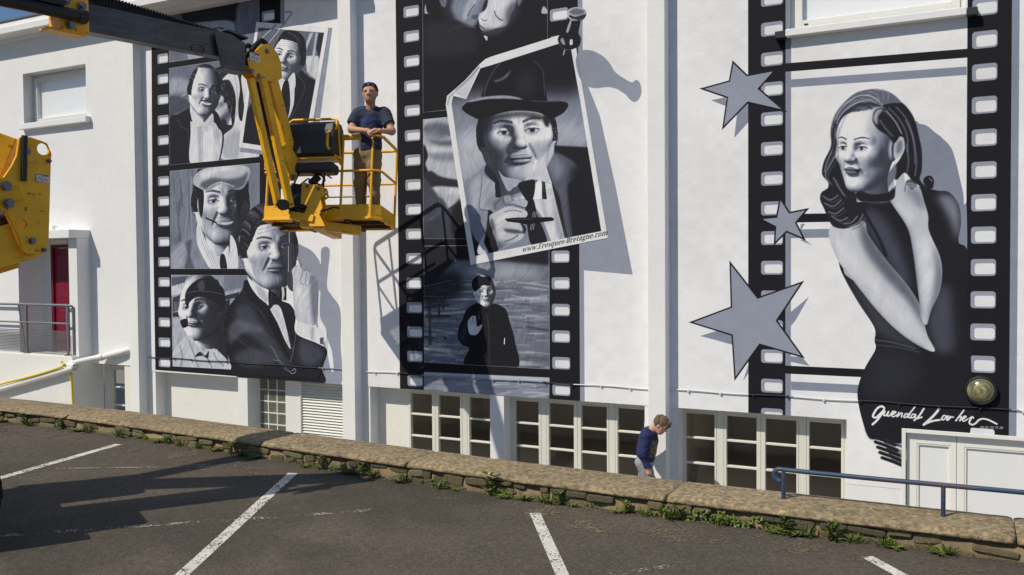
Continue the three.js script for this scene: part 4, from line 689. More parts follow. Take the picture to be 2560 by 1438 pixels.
{ // second bay
  const m = new Paint(-8.64, -3.767, 0.197, 6.62, 265);
  const X = [-7.91,3.167,-7.437,3.148,-5.306,3.063,-4.837,3.044,-4.767,3.041], [xa, , xb, , xc, , xd, , xe] = X;
  m.H(0.56, [xd, 7, xe, 7, xe, 0, xd, 0]);
  m.H(0.56, [-4.835,4.838,-4.691,4.628,-4.514,4.196,-4.283,3.187,-4.045,1.988,-4.761,2.051,-4.852,2.051]);
  m.H(0.015, [xa, 7, xd, 7, xd, 0, xa, 0]);
  // perforations
  const L = [-7.588,6.063,-7.662,0.334,-7.767,3.161,-7.481,3.15], pl = (L[1] - L[3]) / 15;
  for (let k = -1; k <= 15; k++) { const y = L[1] - k * pl; m.perf(L[4], L[6], y - 0.086, y + 0.086); }
  const R = [-5.112,5.678,-5.149,0.342,-5.268,3.061,-4.987,3.05], pr = (R[1] - R[3]) / 14;
  for (let k = -1; k <= 14; k++) { const y = R[1] - k * pr; m.perf(R[4], R[6], y - 0.087, y + 0.087); }

  // top picture: a kiss in the dark
  const f0 = [-7.408,6.33,-5.302,6.134,-5.314,4.491,-7.424,4.494];
  m.in(f0, false, () => {
    m.H(0.03, f0);
    m.F(0.12, [-7.378,5.839,-7.033,5.842,-6.684,5.725,-6.438,5.539,-6.55,5.316,-7.326,5.346], 8, 0.8); m.L(0.24, [-6.979,5.679,-6.753,5.722,-6.478,5.663], 2, 1.5);
    m.F(0.5, [-7.014,6.272,-6.337,6.173,-6.353,5.975,-6.422,5.832,-6.505,5.69,-6.642,5.731,-6.78,5.809,-6.919,5.911], 3);
    m.F(0.12, [-7.064,6.279,-6.852,6.248,-6.904,6.017,-6.822,5.826,-6.962,5.875,-7.073,6.1], 5); m.F(0.72, [-6.681,5.986,-6.542,6.114,-6.461,6.049,-6.544,5.931,-6.642,5.802,-6.697,5.845], 3, 0.9);
    m.F(0.45, [-7.114,6.227,-6.987,6.184,-7.003,6.054,-7.073,6.076], 1.5); m.L(0.12, [-7.086,6.162,-7.03,6.13,-7.045,6.084], 1.2, 0.4);
    m.L(0.05, [-6.613,5.858,-6.557,5.945,-6.502,6.008], 1.8, 0.7); m.F(0.3, [-6.545,5.849,-6.435,5.857,-6.422,5.797,-6.532,5.8], 1.2);
    m.F(0.86, [-6.243,6.159,-5.833,6.099,-5.822,5.89,-5.888,5.783,-5.968,5.632,-6.141,5.608,-6.329,5.585,-6.41,5.666,-6.436,5.775,-6.408,5.865,-6.313,5.911,-6.271,6.011], 1.2);
    m.F(0.2, [-5.953,5.885,-5.769,5.974,-5.797,5.748,-5.956,5.595,-5.995,5.658], 6, 0.8); m.F(0.2, [-6.37,5.625,-6.141,5.608,-5.968,5.632,-6.075,5.529,-6.33,5.538], 4, 0.9);
    m.L(0.06, [-6.165,5.868,-6.126,5.781,-6.034,5.71], 2, 0.4); m.L(0.4, [-6.139,5.806,-6.087,5.74,-6.02,5.72], 2, 0.8); m.L(0.1, [-6.388,5.792,-6.341,5.751,-6.294,5.756], 1.5, 0.4); m.L(0.1, [-6.436,5.763,-6.41,5.689,-6.342,5.639], 2.4, 0.5);
    m.F(0.85, [-6.344,5.528,-6.283,5.508,-6.297,5.451], 0.4); m.F(0.7, [-7.36,6.141,-7.332,6.015,-7.289,5.991,-7.376,6.003], 0.8); m.F(0.7, [-5.367,5.826,-5.304,5.761,-5.305,5.716,-5.399,5.734], 0.8); m.F(0.4, [-5.808,6.037,-5.678,6.03,-5.744,5.902,-5.77,5.894], 2);
  });
  m.brushed(f0, 0.4, 701); m.edge(f0);

  // landscape behind the print
  const f1 = [-7.425,4.384,-5.315,4.388,-5.329,2.501,-7.441,2.55];
  m.in(f1, false, () => {
    m.H(0.72, f1);
    for (const [a, t, al] of [[[-7.427,4.267,-7.194,4.322,-6.84,4.222,-6.771,4.108,-7.054,4.093,-7.341,4.15], 0.3, 0.8], [[-7.371,4.091,-7.126,4.037,-6.807,4.027,-6.773,3.952,-7.127,3.964], 0.25, 0.8], [[-7.428,4.194,-7.196,4.176,-6.983,4.075,-7.27,4.06], 0.5, 0.7], [[-7.345,3.857,-7.056,3.887,-6.775,3.784,-6.846,3.716,-7.201,3.75], 0.45, 0.7]]) m.F(t, a, 4, al);
    m.F(0.92, [-7.372,3.969,-7.056,3.923,-6.809,3.87,-7.057,3.85,-7.344,3.881], 4, 0.8);
    m.F(0.05, [-7.431,3.973,-7.373,3.932,-7.345,3.808,-7.39,3.7,-7.348,3.575,-7.436,3.518], 1.5);
    m.F(0.12, [-7.436,3.543,-7.29,3.584,-7.146,3.503,-6.99,3.458,-6.793,3.412,-6.78,3.303,-7.134,3.344,-7.439,3.333], 2);
    m.F(0.85, [-7.242,3.336,-6.78,3.303,-6.767,3.206,-7.135,3.246], 2, 0.9); m.F(0.24, [-7.437,3.456,-7.278,3.326,-7.164,3.198,-7.065,3.133,-6.996,2.948,-7.177,2.771,-7.447,2.686], 3);
    m.bristle(-7.6, -6.7, 1.7, 2.9, 90, 0.05, 0.7, 0.1, 5, 0.6, 0.5, 45);
    m.F(0.2, [-7.446,2.778,-7.212,2.864,-6.924,3.037,-6.608,3.115,-6.58,2.514,-7.449,2.531], 1.5); m.bristle(-7.6, -6.2, 1.4, 1.85, 40, 0.2, 0.5, 0.25, 3, 1.4, 0.6, 47); m.F(0.04, [-6.881,3.035,-6.677,3.118,-6.545,2.514,-6.859,2.52,-6.941,2.764], 4);
  });
  m.brushed(f1, 0.45, 711); m.edge(f1);

  // man in a black coat and brimless hat in front of water
  const f2 = [-7.435,2.438,-5.304,2.421,-5.311,0.628,-7.45,0.632];
  m.in(f2, false, () => {
    m.H(0.4, f2);
    m.H(0.06, [-7.45,2.457,-5.298,2.421,-5.3,2.122,-6.173,2.198,-6.862,2.216,-7.15,1.974,-7.461,1.54], 3);
    m.bristle(-7.4, -5.2, 0.4, 1.9, 260, 0.1, 0.95, 0.5, 5, 0.0, 0.55, 55); m.F(0.85, [-6.653,2.106,-6.241,2.151,-5.581,2.077,-5.454,1.973,-6.176,1.914,-6.585,1.973], 9, 0.5);
    m.F(0.08, [-7.426,1.974,-6.864,2.034,-6.726,1.792,-6.94,1.608,-7.417,1.54], 8, 0.8);
    for (const a of [[-7.43,1.664,-7.082,1.655], [-7.418,1.491,-7.012,1.534], [-7.405,1.342,-6.985,1.363], [-7.428,1.813,-6.901,1.913], [-7.344,1.541,-7.337,0.922], [-7.168,1.654,-7.172,1.359], [-7.096,1.698,-7.091,1.483]]) { m.L(0.05, a, 6, 0.8); m.L(0.55, a, 2, 0.7, 0.7); }
    m.F(0.02, [-6.697,0.617,-6.645,0.873,-6.764,0.93,-6.84,1.031,-6.824,1.184,-6.752,1.319,-6.674,1.472,-6.479,1.571,-6.342,1.519,-6.206,1.563,-6.019,1.483,-5.948,1.289,-5.864,1.003,-5.855,0.608], 0.5);
    m.L(0.22, [-6.343,1.495,-6.305,1.197,-6.296,0.659], 2, 1); m.F(0.16, [-6.805,1.026,-6.733,1.216,-6.647,1.37,-6.692,1.126,-6.735,1.004], 3, 0.8); m.L(0.9, [-6.037,1.05,-6.044,0.967], 2.4, 0.3);
    m.head([-6.368,1.734,-5.701,1.739,-6.374,1.135], 320, { yaw: 0.1, roll: 0.05, light: [-0.6, 0.3, 0.7], dark: 0.1, res: 1.6 }); m.F(0.02, [-6.52,1.553,-6.424,1.542,-6.343,1.495,-6.247,1.545,-6.18,1.546,-6.208,1.438,-6.48,1.421], 0.6);
    m.F(0.04, [-6.587,1.829,-6.579,1.901,-6.523,1.955,-6.468,1.991,-6.427,1.967,-6.291,1.943,-6.271,1.83,-6.394,1.83,-6.498,1.757,-6.546,1.745], 0.4);
    const hd = [-6.643,1.116,-6.662,1.273,-6.605,1.358,-6.564,1.371,-6.522,1.36,-6.503,1.216,-6.42,1.248,-6.428,1.194,-6.504,1.096,-6.581,1.081];
    m.F(0.85, hd, 0.3); for (const a of [[-6.62,1.322,-6.6,1.238], [-6.578,1.353,-6.572,1.251], [-6.536,1.348,-6.537,1.239]]) m.L(0.15, a, 0.9, 0.2);
  });
  m.brushed(f2, 0.4, 721); m.edge(f2);
  // foot of the strip
  const f3 = [-7.46,0.482,-5.312,0.507,-5.314,0.17,-7.464,0.157];
  m.in(f3, false, () => { m.H(0.5, f3); m.bristle(-7.4, -5.2, 0.1, 0.5, 90, 0.2, 0.85, 0.3, 5, 0.1, 0.6, 65); m.H(0.82, [-7.46,0.482,-5.312,0.507,-5.312,0.449,-7.46,0.419], 2, 0.8); });

  // the pinned print with a rolled corner
  const outer = [-7.013,4.574,-6.99,4.704,-6.897,4.762,-6.665,4.913,-6.422,5.118,-6.32,5.184,-6.225,5.208,-5.132,5.383,-4.869,5.221,-4.799,4.778,-4.404,2.5,-6.604,2.136];
  m.H(0.97, outer);
  const pic = [-6.913,4.589,-6.877,4.694,-6.654,4.625,-6.403,5.057,-6.213,5.084,-5.139,5.265,-4.954,5.232,-4.801,4.399,-4.502,2.597,-6.527,2.273,-6.763,3.603];
  m.in(pic, false, () => {
    m.H(0.5, pic);
    m.F(0.04, [-6.966,5.545,-4.747,5.384,-4.69,4.711,-4.996,4.518,-5.754,4.647,-6.557,4.694,-6.976,4.703], 16); m.F(0.75, [-6.841,4.089,-6.29,4.108,-6.26,3.693,-6.57,3.472,-6.778,3.483], 14, 0.9);
    m.F(0.7, [-5.31,4.205,-4.815,4.109,-4.726,3.823,-5.312,3.863], 12, 0.8); m.H(0.05, [-5.375,3.868,-5.125,3.822,-4.696,3.776,-4.464,2.529,-5.135,2.372,-5.255,3.061], 1.2);
    m.F(0.1, [-6.646,2.756,-6.336,2.866,-6.274,2.271,-6.583,2.214], 8);
    // coat, shirt, tie
    m.F(0.52, [-6.724,3.3,-6.556,3.466,-6.39,3.582,-6.24,3.715,-6.093,3.565,-5.865,3.202,-6.02,2.856,-6.289,2.835,-6.333,2.509,-6.442,2.452,-6.605,2.695], 0.8); m.F(0.72, [-6.585,3.354,-6.432,3.465,-6.407,3.285,-6.492,2.931,-6.575,2.994], 5, 0.8);
    m.F(0.1, [-6.24,3.715,-6.343,3.508,-5.99,3.231,-5.976,3.324,-6.094,3.483,-6.2,3.665], 0.6);
    m.H(0.66, [-6.384,3.469,-5.99,3.237,-6.261,2.953,-6.437,2.983], 0.6); m.L(0.08, [-6.384,3.469,-6.414,3.226,-6.437,2.983,-6.261,2.947], 1, 0.2); m.F(0.5, [-6.231,3.218,-6.017,3.22,-6.193,3.01,-6.341,3.009], 4, 0.7);
    m.F(0.3, [-5.402,3.698,-5.188,3.73,-4.971,3.626,-4.861,3.506,-4.905,3.357,-5.004,3.249,-4.982,2.937,-4.935,2.511,-5.022,2.484,-5.13,3.073,-5.247,3.295], 2); m.F(0.5, [-5.364,3.684,-5.175,3.684,-5.065,3.507,-5.153,3.341,-5.228,3.402], 6, 0.8); m.F(0.04, [-4.973,3.389,-4.758,3.433,-4.464,2.529,-4.887,2.425], 7, 0.9);
    m.H(0.9, [-5.52,3.36,-5.253,3.289,-5.193,3.024,-5.053,2.496,-5.26,2.454,-5.421,2.837,-5.554,3.015], 0.6); m.F(0.55, [-5.254,3.232,-5.181,2.944,-5.059,2.496,-5.146,2.486,-5.219,2.831], 4, 0.8); m.F(0.62, [-5.444,3.183,-5.382,3.066,-5.308,2.719,-5.383,2.836], 4, 0.7);
    m.F(0.66, [-6.114,3.525,-6.015,3.443,-5.765,3.384,-5.871,3.272,-5.97,3.242], 0.5); m.H(0.84, [-5.402,3.692,-5.247,3.289,-5.519,3.383,-5.655,3.395,-5.506,3.503], 0.5); m.L(0.05, [-5.396,3.686,-5.241,3.283,-5.131,2.942,-5.009,2.495], 2.4, 0.6); m.F(0.85, [-5.977,3.242,-5.779,3.326,-5.689,3.101,-5.833,3.084,-5.925,3.17], 0.5);
    m.F(0.05, [-5.779,3.326,-5.648,3.372,-5.52,3.348,-5.547,3.107,-5.625,3.087,-5.689,3.107], 0.5); m.F(0.05, [-5.677,3.095,-5.554,3.09,-5.479,2.839,-5.335,2.461,-5.579,2.425,-5.654,2.729], 0.5); for (const k of [0, 1, 2]) m.L(0.7, [-5.549,2.899,-5.603,2.64].map((v, i) => v + (i % 2 ? 0 : k * 0.025)), 1.1, 0.2);
    // head
    m.head([-5.818,4.049,-5.179,4.002,-5.823,3.468], 1080, { yaw: 0.06, roll: 0.09, light: [0.55, 0.35, 0.75], dark: 0.1, key: 0.95, stubble: true, wide: 1.08, res: 1.0, browUp: -0.002, hair: 0.06, hairline: 0.08 });
    m.F(0.66, [-6.114,3.525,-6.015,3.432,-5.739,3.359,-5.871,3.261,-5.97,3.23], 0.5); m.H(0.84, [-5.389,3.691,-5.247,3.289,-5.52,3.371,-5.687,3.368,-5.506,3.486], 0.5); m.F(0.05, [-5.792,3.304,-5.648,3.355,-5.52,3.342,-5.547,3.107,-5.625,3.087,-5.689,3.107], 0.5); m.F(0.08, [-6.383,4.293,-6.274,4.319,-6.303,4.109,-6.371,4.114], 3); m.F(0.1, [-6.342,4.36,-6.153,4.356,-5.757,4.369,-5.436,4.307,-5.322,4.218,-5.5,4.221,-5.757,4.288,-6.154,4.262,-6.316,4.216], 4, 0.8); m.F(0.1, [-5.385,4.269,-5.284,4.237,-5.298,4.113,-5.361,4.141], 2);
    // hat
    m.F(0.03, [-6.36,4.598,-6.297,4.804,-6.201,4.971,-6.052,5.124,-5.881,5.157,-5.744,5.153,-5.589,5.113,-5.456,5.006,-5.38,4.907,-5.356,4.711,-5.352,4.46,-5.756,4.462], 0.5);
    m.L(0.55, [-6.352,4.627,-6.297,4.804,-6.201,4.971,-6.052,5.124], 1, 0.5); m.L(0.4, [-5.525,5.071,-5.418,4.968,-5.374,4.867,-5.358,4.552], 1, 0.6); m.F(0.5, [-6.188,4.852,-6.048,4.873,-5.915,4.964,-5.882,4.995,-5.962,4.888,-6.108,4.833], 1.8, 0.85); m.F(0.14, [-5.818,4.826,-5.558,4.915,-5.497,4.622,-5.755,4.589], 9, 0.6);
    m.F(0.03, [-6.739,4.507,-6.683,4.556,-6.571,4.606,-6.359,4.622,-6.077,4.619,-5.886,4.589,-5.671,4.517,-5.358,4.472,-5.133,4.457,-5.003,4.417,-4.997,4.36,-5.059,4.292,-5.178,4.234,-5.278,4.226,-5.448,4.32,-5.737,4.373,-5.986,4.377,-6.207,4.343,-6.397,4.294,-6.56,4.361,-6.677,4.43], 0.5);
    m.F(0.66, [-6.655,4.578,-6.558,4.61,-6.359,4.628,-6.077,4.625,-5.872,4.594,-5.703,4.532,-5.952,4.566,-6.285,4.591,-6.517,4.577], 0.8, 0.9); m.L(0.7, [-6.732,4.489,-6.725,4.524,-6.655,4.578], 1.2, 0.4); m.L(0.34, [-5.562,4.502,-5.358,4.472,-5.12,4.45], 1.4, 0.7);
    // hand with a pipe
    m.F(0.05, [-6.288,2.948,-6.194,2.862,-6.223,2.626,-6.118,2.375,-6.294,2.307,-6.381,2.475,-6.317,2.711], 0.8); m.F(0.85, [-6.463,2.44,-6.345,2.605,-6.367,2.474,-6.294,2.312,-6.424,2.284,-6.485,2.333], 0.6);
    const hd = [-6.268,2.864,-6.133,2.931,-5.992,3.002,-5.756,2.953,-5.652,2.903,-5.659,2.833,-5.77,2.779,-5.667,2.683,-5.681,2.602,-5.76,2.504,-5.944,2.431,-6.065,2.363,-6.144,2.423,-6.176,2.613,-6.256,2.722];
    m.F(0.8, hd, 0.5);
    m.in(hd, true, () => { m.F(0.2, [-6.022,2.668,-5.837,2.652,-5.681,2.602,-5.837,2.593,-5.996,2.621], 2, 0.9); m.F(0.4, [-6.13,2.506,-5.97,2.467,-5.772,2.522,-5.971,2.42,-6.091,2.363], 4, 0.8); m.F(0.97, [-6.167,2.832,-5.933,2.912,-5.769,2.878,-5.967,2.825,-6.128,2.742], 5, 0.8); m.F(0.24, [-6.248,2.834,-6.195,2.744,-6.144,2.506,-6.064,2.386,-6.131,2.399,-6.196,2.596,-6.263,2.71], 3, 0.9); m.L(0.2, [-5.798,2.569,-5.904,2.513,-6.024,2.48], 2, 0.8); m.L(0.3, [-6.02,2.915,-5.874,2.934,-5.73,2.905], 1.6, 0.8); m.F(0.12, [-5.77,2.761,-5.693,2.73,-5.655,2.613,-5.707,2.59,-5.732,2.684], 1.2); });
    m.F(0.46, [-6.18,2.944,-6.219,3.064,-6.084,3.135,-5.938,3.158,-5.899,3.087,-5.979,3.008,-6.099,2.953], 0.5); m.F(0.62, [-6.018,3.138,-5.944,3.153,-5.905,3.093,-5.952,3.048,-6.011,3.073], 0.8); m.L(0.15, [-6.18,2.956,-6.165,3.038,-6.071,3.117], 1.6, 0.8); m.L(0.15, [-6.044,3.128,-6.032,3.045,-6.005,3.02], 1.2, 0.5); m.F(0.7, [-5.913,3.029,-5.807,3.1,-5.69,3.09,-5.638,3.041,-5.678,2.973,-5.768,3], 0.6); m.L(0.08, [-5.992,2.991,-5.886,3.028,-5.795,2.995,-5.691,2.962], 1.6, 0.4);
    m.H(0.02, [-6.02,2.815,-5.835,2.827,-5.27,2.815,-5.219,2.797,-5.232,2.763,-5.512,2.736,-5.654,2.717,-5.771,2.744,-5.981,2.773], 0.3); m.L(0.4, [-5.888,2.8,-5.576,2.796], 1, 0.5);
  });
  m.brushed(pic, 0.3, 731);
  // curl, pin and its shadow
  m.H(0.84, [-6.883,4.743,-6.765,4.695,-6.661,4.62,-6.444,5.044,-6.402,5.11,-6.554,4.984], 0.3); m.L(0.3, [-6.834,4.774,-6.61,4.919,-6.43,5.078], 3, 1.4, 0.7); m.L(0.5, [-6.977,4.57,-6.948,4.676,-6.876,4.73], 4, 1.5, 0.7);
  m.F(0.56, [-4.87,5.009,-4.797,5.124,-4.652,5.118,-4.486,5.032,-4.368,4.909,-4.287,4.78,-4.16,4.679,-4.045,4.613,-3.987,4.64,-3.931,4.591,-3.908,4.47,-3.954,4.366,-4.023,4.345,-4.092,4.4,-4.143,4.46,-4.276,4.549,-4.417,4.585,-4.571,4.583,-4.715,4.636,-4.823,4.781], 0.3);
  m.H(0.97, [-4.845,5.174,-4.798,4.834,-4.715,4.575,-4.679,4.627], 0, 0); m.L(0.6, [-5.06,5.104,-5.041,5.163], 3.4, 0.2); 
  m.F(0.03, [-4.94,5.577,-4.806,5.559,-4.831,5.395,-4.795,5.302,-4.82,5.204,-4.967,5.16,-5.102,5.227,-5.145,5.333,-5.089,5.405,-5.002,5.428], 0.3); m.F(0.66, [-5.014,5.43,-4.958,5.568,-4.928,5.564,-4.978,5.414], 0.5); m.F(0.6, [-5.102,5.317,-5.064,5.335,-5.028,5.24,-5.077,5.258], 0.6); m.F(0.9, [-4.954,5.299,-4.917,5.294,-4.918,5.227,-4.96,5.232], 0.5); m.L(0.4, [-5.139,5.321,-5.096,5.22,-4.967,5.16,-4.826,5.2,-4.796,5.29], 1, 0.4);
  m.F(0.72, [-5.001,5.663,-4.976,5.727,-4.866,5.745,-4.745,5.706,-4.709,5.646,-4.745,5.573,-4.867,5.55,-4.964,5.591], 0.3); m.F(0.12, [-4.964,5.647,-4.866,5.611,-4.721,5.625,-4.745,5.573,-4.855,5.554,-4.952,5.595], 0.8); m.F(0.3, [-4.964,5.692,-4.866,5.728,-4.733,5.671,-4.769,5.632,-4.891,5.637], 1.2, 0.8); m.L(0.95, [-5.001,5.652,-4.94,5.593,-4.855,5.565], 1.2, 0.4);
  // web address along the foot of the print
  { const a = [-5.742,2.317,-4.505,2.524]; m.text('www.Fresques-Bretagne.com', a[0], a[1], 0.098, Math.atan2(a[3] - a[1], a[2] - a[0]), 0.03, 'italic bold', 0.28, 0.93); }

  const mat = m.texture(), t = thing('film_strip_mural', 'black and white film strip mural with a pinned print of a man in a hat', 'mural');
  add('painted_wall', m.sheet([-8.64, 0.197, -3.767, 0.197, -3.767, 6.62, -8.64, 6.62], 0.004), mat, t);
  const part = (n, a, z, label) => { const q = add(n, m.sheet(a, z), mat, t); if (label) q.userData.label = label; };
  part('painted_picture', [-7.408,6.33,-5.302,6.134,-5.307,5.353,-6.212,5.207,-6.415,5.124,-6.897,4.762,-6.99,4.704,-7.013,4.501,-7.424,4.494], 0.006, 'painted dark picture of a kiss');
  part('painted_picture', [-7.425,4.384,-6.979,4.383,-6.663,2.534,-7.441,2.55], 0.006, 'painted picture of clouds above a field');
  part('painted_picture', [-7.435,2.438,-6.643,2.437,-6.597,2.154,-5.298,2.346,-5.311,0.628,-7.45,0.632], 0.006, 'painted picture of a man in a black coat raising a hand');
  part('painted_print', outer, 0.009, 'painted photo print of a stern man in a black hat and coat');
  part('painted_push_pin', [-5.001,5.663,-4.976,5.727,-4.866,5.745,-4.745,5.706,-4.709,5.646,-4.745,5.573,-4.806,5.548,-4.831,5.395,-4.795,5.302,-4.82,5.204,-4.967,5.16,-5.102,5.227,-5.145,5.333,-5.089,5.405,-5.002,5.428,-4.946,5.577], 0.012);
}

{ // third bay
  const m = new Paint(-3.518, 1.62, -0.62, 5.78, 280);
  const [xa, , xb, , xc] = [-2.477,2.949,-2.012,2.931,-1.944,2.928], [ra, , rb, , rc] = [0.021,2.849,0.467,2.831,0.542,2.828];
  // grey painted shadows, then the strip
  m.H(0.52, [xb, 7, xc, 7, xc, 0, xb, 0]); m.H(0.52, [rb, 7, rc, 7, rc, 0, rb, 0]);
  m.H(0.52, [-1.945,4.437,0.015,4.386,0.015,4.289,-1.945,4.337]); m.H(0.52, [-1.944,2.555,-1.409,2.552,-1.409,2.444,-1.944,2.445]); m.H(0.52, [-1.942,0.632,-1.082,0.634,-1.082,0.531,-1.942,0.525]);
  for (const a of [[-2.957,4.269,-2.763,4.293,-2.758,4.174], [-2.619,4.074,-2.471,4.199,-2.471,3.949,-2.655,3.758], [-2.141,4.628,-2.131,4.561,-2.305,4.342,-2.34,4.36], [-1.784,2.431,-1.688,2.35,-1.837,2.422], [-1.822,2.623,-1.774,2.621,-1.837,2.523], [-3.107,1.175,-2.899,1.245,-2.679,1.209,-2.679,1.073], [-2.545,0.604,-2.473,0.831,-2.463,0.728], [-2.002,1.463,-1.725,1.709,-1.884,1.415,-1.943,1.337], [-2.001,0.954,-1.806,0.947,-1.719,0.84,-1.943,0.881]]) m.H(0.52, a);
  m.H(0.015, [xa, 7, xb, 7, xb, 0, xa, 0]); m.H(0.015, [ra, 7, rb, 7, rb, -0.2, ra, -0.2]);
  m.H(0.015, [-2.033,4.646,0.026,4.589,0.026,4.488,-2.033,4.541]); m.H(0.015, [-2.032,2.752,0.036,2.719,0.036,2.622,-2.032,2.644]); m.H(0.015, [-2.031,0.831,-0.992,0.83,-0.991,0.732,-2.031,0.729]);
  const A = [-2.195,5.098,-2.175,0.563,-2.335,3.963,-2.062,3.941,-2.31,1.405,-2.041,1.411], pa = (A[1] - A[3]) / 12;
  for (let k = -1; k <= 13; k++) { const y = A[1] - k * pa; m.perf(A[4] + 0.02, A[6] + 0.02, y - 0.088, y + 0.088); }
  const B = [0.188,4.674,0.209,0.948,0.07,2.847,0.327,2.837], pb = (B[1] - B[3]) / 10;
  for (let k = -1; k <= 10; k++) { const y = B[1] - k * pb; m.perf(B[4], B[6], y - 0.098, y + 0.098); }

  { const q = [0.066,0.203,0.324,0.117]; m.round(0.97, q[0], q[2], q[3] - 0.03, q[1], 0.03); }

  // woman looking over her shoulder: her painted shadow, hair, arms, dress
  m.F(0.5, [-0.525,3.741,-0.473,3.765,-0.396,3.735,-0.311,3.654,-0.235,3.583,-0.142,3.465,-0.095,3.318,-0.049,3.107,-0.01,2.911,-0.002,2.795,0.023,2.775,0.026,2.201,-0.066,2.388,-0.131,2.855,-0.47,3.011], 0.3);
  const dress = [-1.134,3.002,-0.908,3.031,-0.687,3.045,-0.47,3.02,-0.278,2.969,-0.16,2.945,-0.06,2.801,-0.034,2.592,-0.057,2.364,0.034,2.247,0.042,1.643,0.05,0.057,-0.623,-0.049,-0.845,-0.009,-0.971,-0.02,-1.035,0.014,-1.108,0.239,-1.152,0.473,-1.141,0.636,-1.069,0.846,-0.952,1.075,-0.961,1.182,-0.966,1.347,-1.144,1.637,-1.306,1.94,-1.371,2.132,-1.362,2.413,-1.224,2.704];
  m.F(0.04, dress, 0.4);
  m.in(dress, true, () => {
    m.F(0.26, [-1.065,2.796,-0.863,2.668,-0.685,2.304,-0.552,1.826,-0.683,1.921,-0.906,2.308,-1.042,2.552], 7, 0.9); m.F(0.22, [-1.269,1.97,-1.039,1.726,-0.725,1.344,-0.462,1.113,-0.769,1.198,-0.925,1.29,-1.084,1.579], 6, 0.8);
    m.L(0.3, [-1.334,1.97,-1.176,1.7,-0.984,1.362,-0.948,1.241], 2, 1.2); m.L(0.02, [-1.088,2.748,-0.929,2.453,-0.834,2.21], 5, 1.2); m.F(0.28, [-0.369,1.448,-0.252,1.828,-0.151,1.828,-0.098,1.267,-0.122,1.078,-0.291,1.11], 7, 0.8);
    m.F(0.55, [-0.278,2.908,-0.131,2.902,-0.055,2.759,-0.042,2.573,-0.078,2.388,-0.129,2.576,-0.214,2.765], 6, 0.85); m.F(0.12, [-0.992,0.996,-0.636,1.058,-0.461,0.827,-0.678,0.527,-1.036,0.553], 12, 0.8);
    m.L(0.3, [-0.957,1.192,-0.769,1.169,-0.505,1.102], 2.4, 1); m.L(0.24, [-0.956,1.134,-0.724,1.113,-0.462,1.065], 2, 0.8); m.L(0.2, [-1.133,2.896,-0.953,2.85,-0.819,2.859], 4, 1.6); m.L(0.16, [-1.134,2.964,-0.953,2.927,-0.837,2.941], 3, 1.2);
  });
  // brush ends of the dress
  { let s = 91; const R = () => (s = (s * 16807) % 2147483647) / 2147483647, a = [-0.971,0.009,-0.675,-0.198];
    m.F(0.03, [-1.044,0.16,-0.721,0.282,-0.624,0.193,-0.721,0.113,-0.8,0.033,-0.899,-0.004,-1.007,-0.013], 2);
    for (let k = 0; k < 5; k++) { const x = a[0] + 0.05 * k * 0.5, y = a[1] - k * 0.062; m.L(0.02, [x, y, x + 0.12, y - 0.035, x + 0.24, y - 0.08], 6.5, 0.6); for (let j = 0; j < 9; j++) { const o = R() * 0.1 - 0.02; m.L(0.03, [x + 0.1, y - 0.02 + o * 0.4, x + 0.26 + R() * 0.14, y - 0.1 + o], 1.4, 0.4, 0.5); } }
    for (let j = 0; j < 60; j++) { const x = a[0] + 0.12 + R() * 0.26, y = a[1] + 0.2 - R() * 0.2; m.L(0.02, [x, y, x + 0.05, y - 0.02], 1.6, 0.3, 0.35); } }
  // left arm
  const arm = [-1.484,2.554,-1.409,2.611,-1.101,2.642,-1.032,2.465,-0.834,2.162,-0.6,1.859,-0.46,1.608,-0.385,1.282,-0.299,1.086,-0.419,1.11,-0.659,1.269,-0.908,1.519,-1.223,1.935,-1.371,2.142,-1.479,2.415];
  m.F(0.82, arm, 0.5);
  m.in(arm, true, () => { m.F(0.28, [-1.133,2.652,-0.996,2.454,-0.794,2.138,-0.574,1.85,-0.443,1.589,-0.377,1.258,-0.464,1.446,-0.63,1.706,-0.86,1.969,-1.086,2.31], 5, 0.85); m.F(0.36, [-1.503,2.416,-1.38,2.118,-1.223,1.92,-0.904,1.504,-0.654,1.259,-0.419,1.105,-0.462,1.065,-0.993,1.434,-1.408,1.97], 4, 0.85); m.F(0.97, [-1.409,2.414,-1.27,2.362,-0.995,1.969,-0.726,1.585,-0.506,1.302,-0.726,1.488,-1.085,1.921,-1.362,2.216], 7, 0.7); });
  m.F(0.7, [-1.32,2.078,-1.297,2.058,-1.213,1.93,-1.241,1.94,-1.306,1.999], 0.5);
  // right forearm and hand
  const fore = [-0.832,2.941,-0.82,3.094,-0.776,3.159,-0.736,3.032,-0.714,3.155,-0.653,3.219,-0.622,3.056,-0.548,3.052,-0.47,3.011,-0.422,2.848,-0.379,2.682,-0.369,2.502,-0.258,2.218,-0.227,2.016,-0.256,1.781,-0.344,1.562,-0.39,1.391,-0.446,1.475,-0.482,1.779,-0.54,2.255,-0.602,2.541,-0.757,2.809];
  m.F(0.76, fore, 0.5);
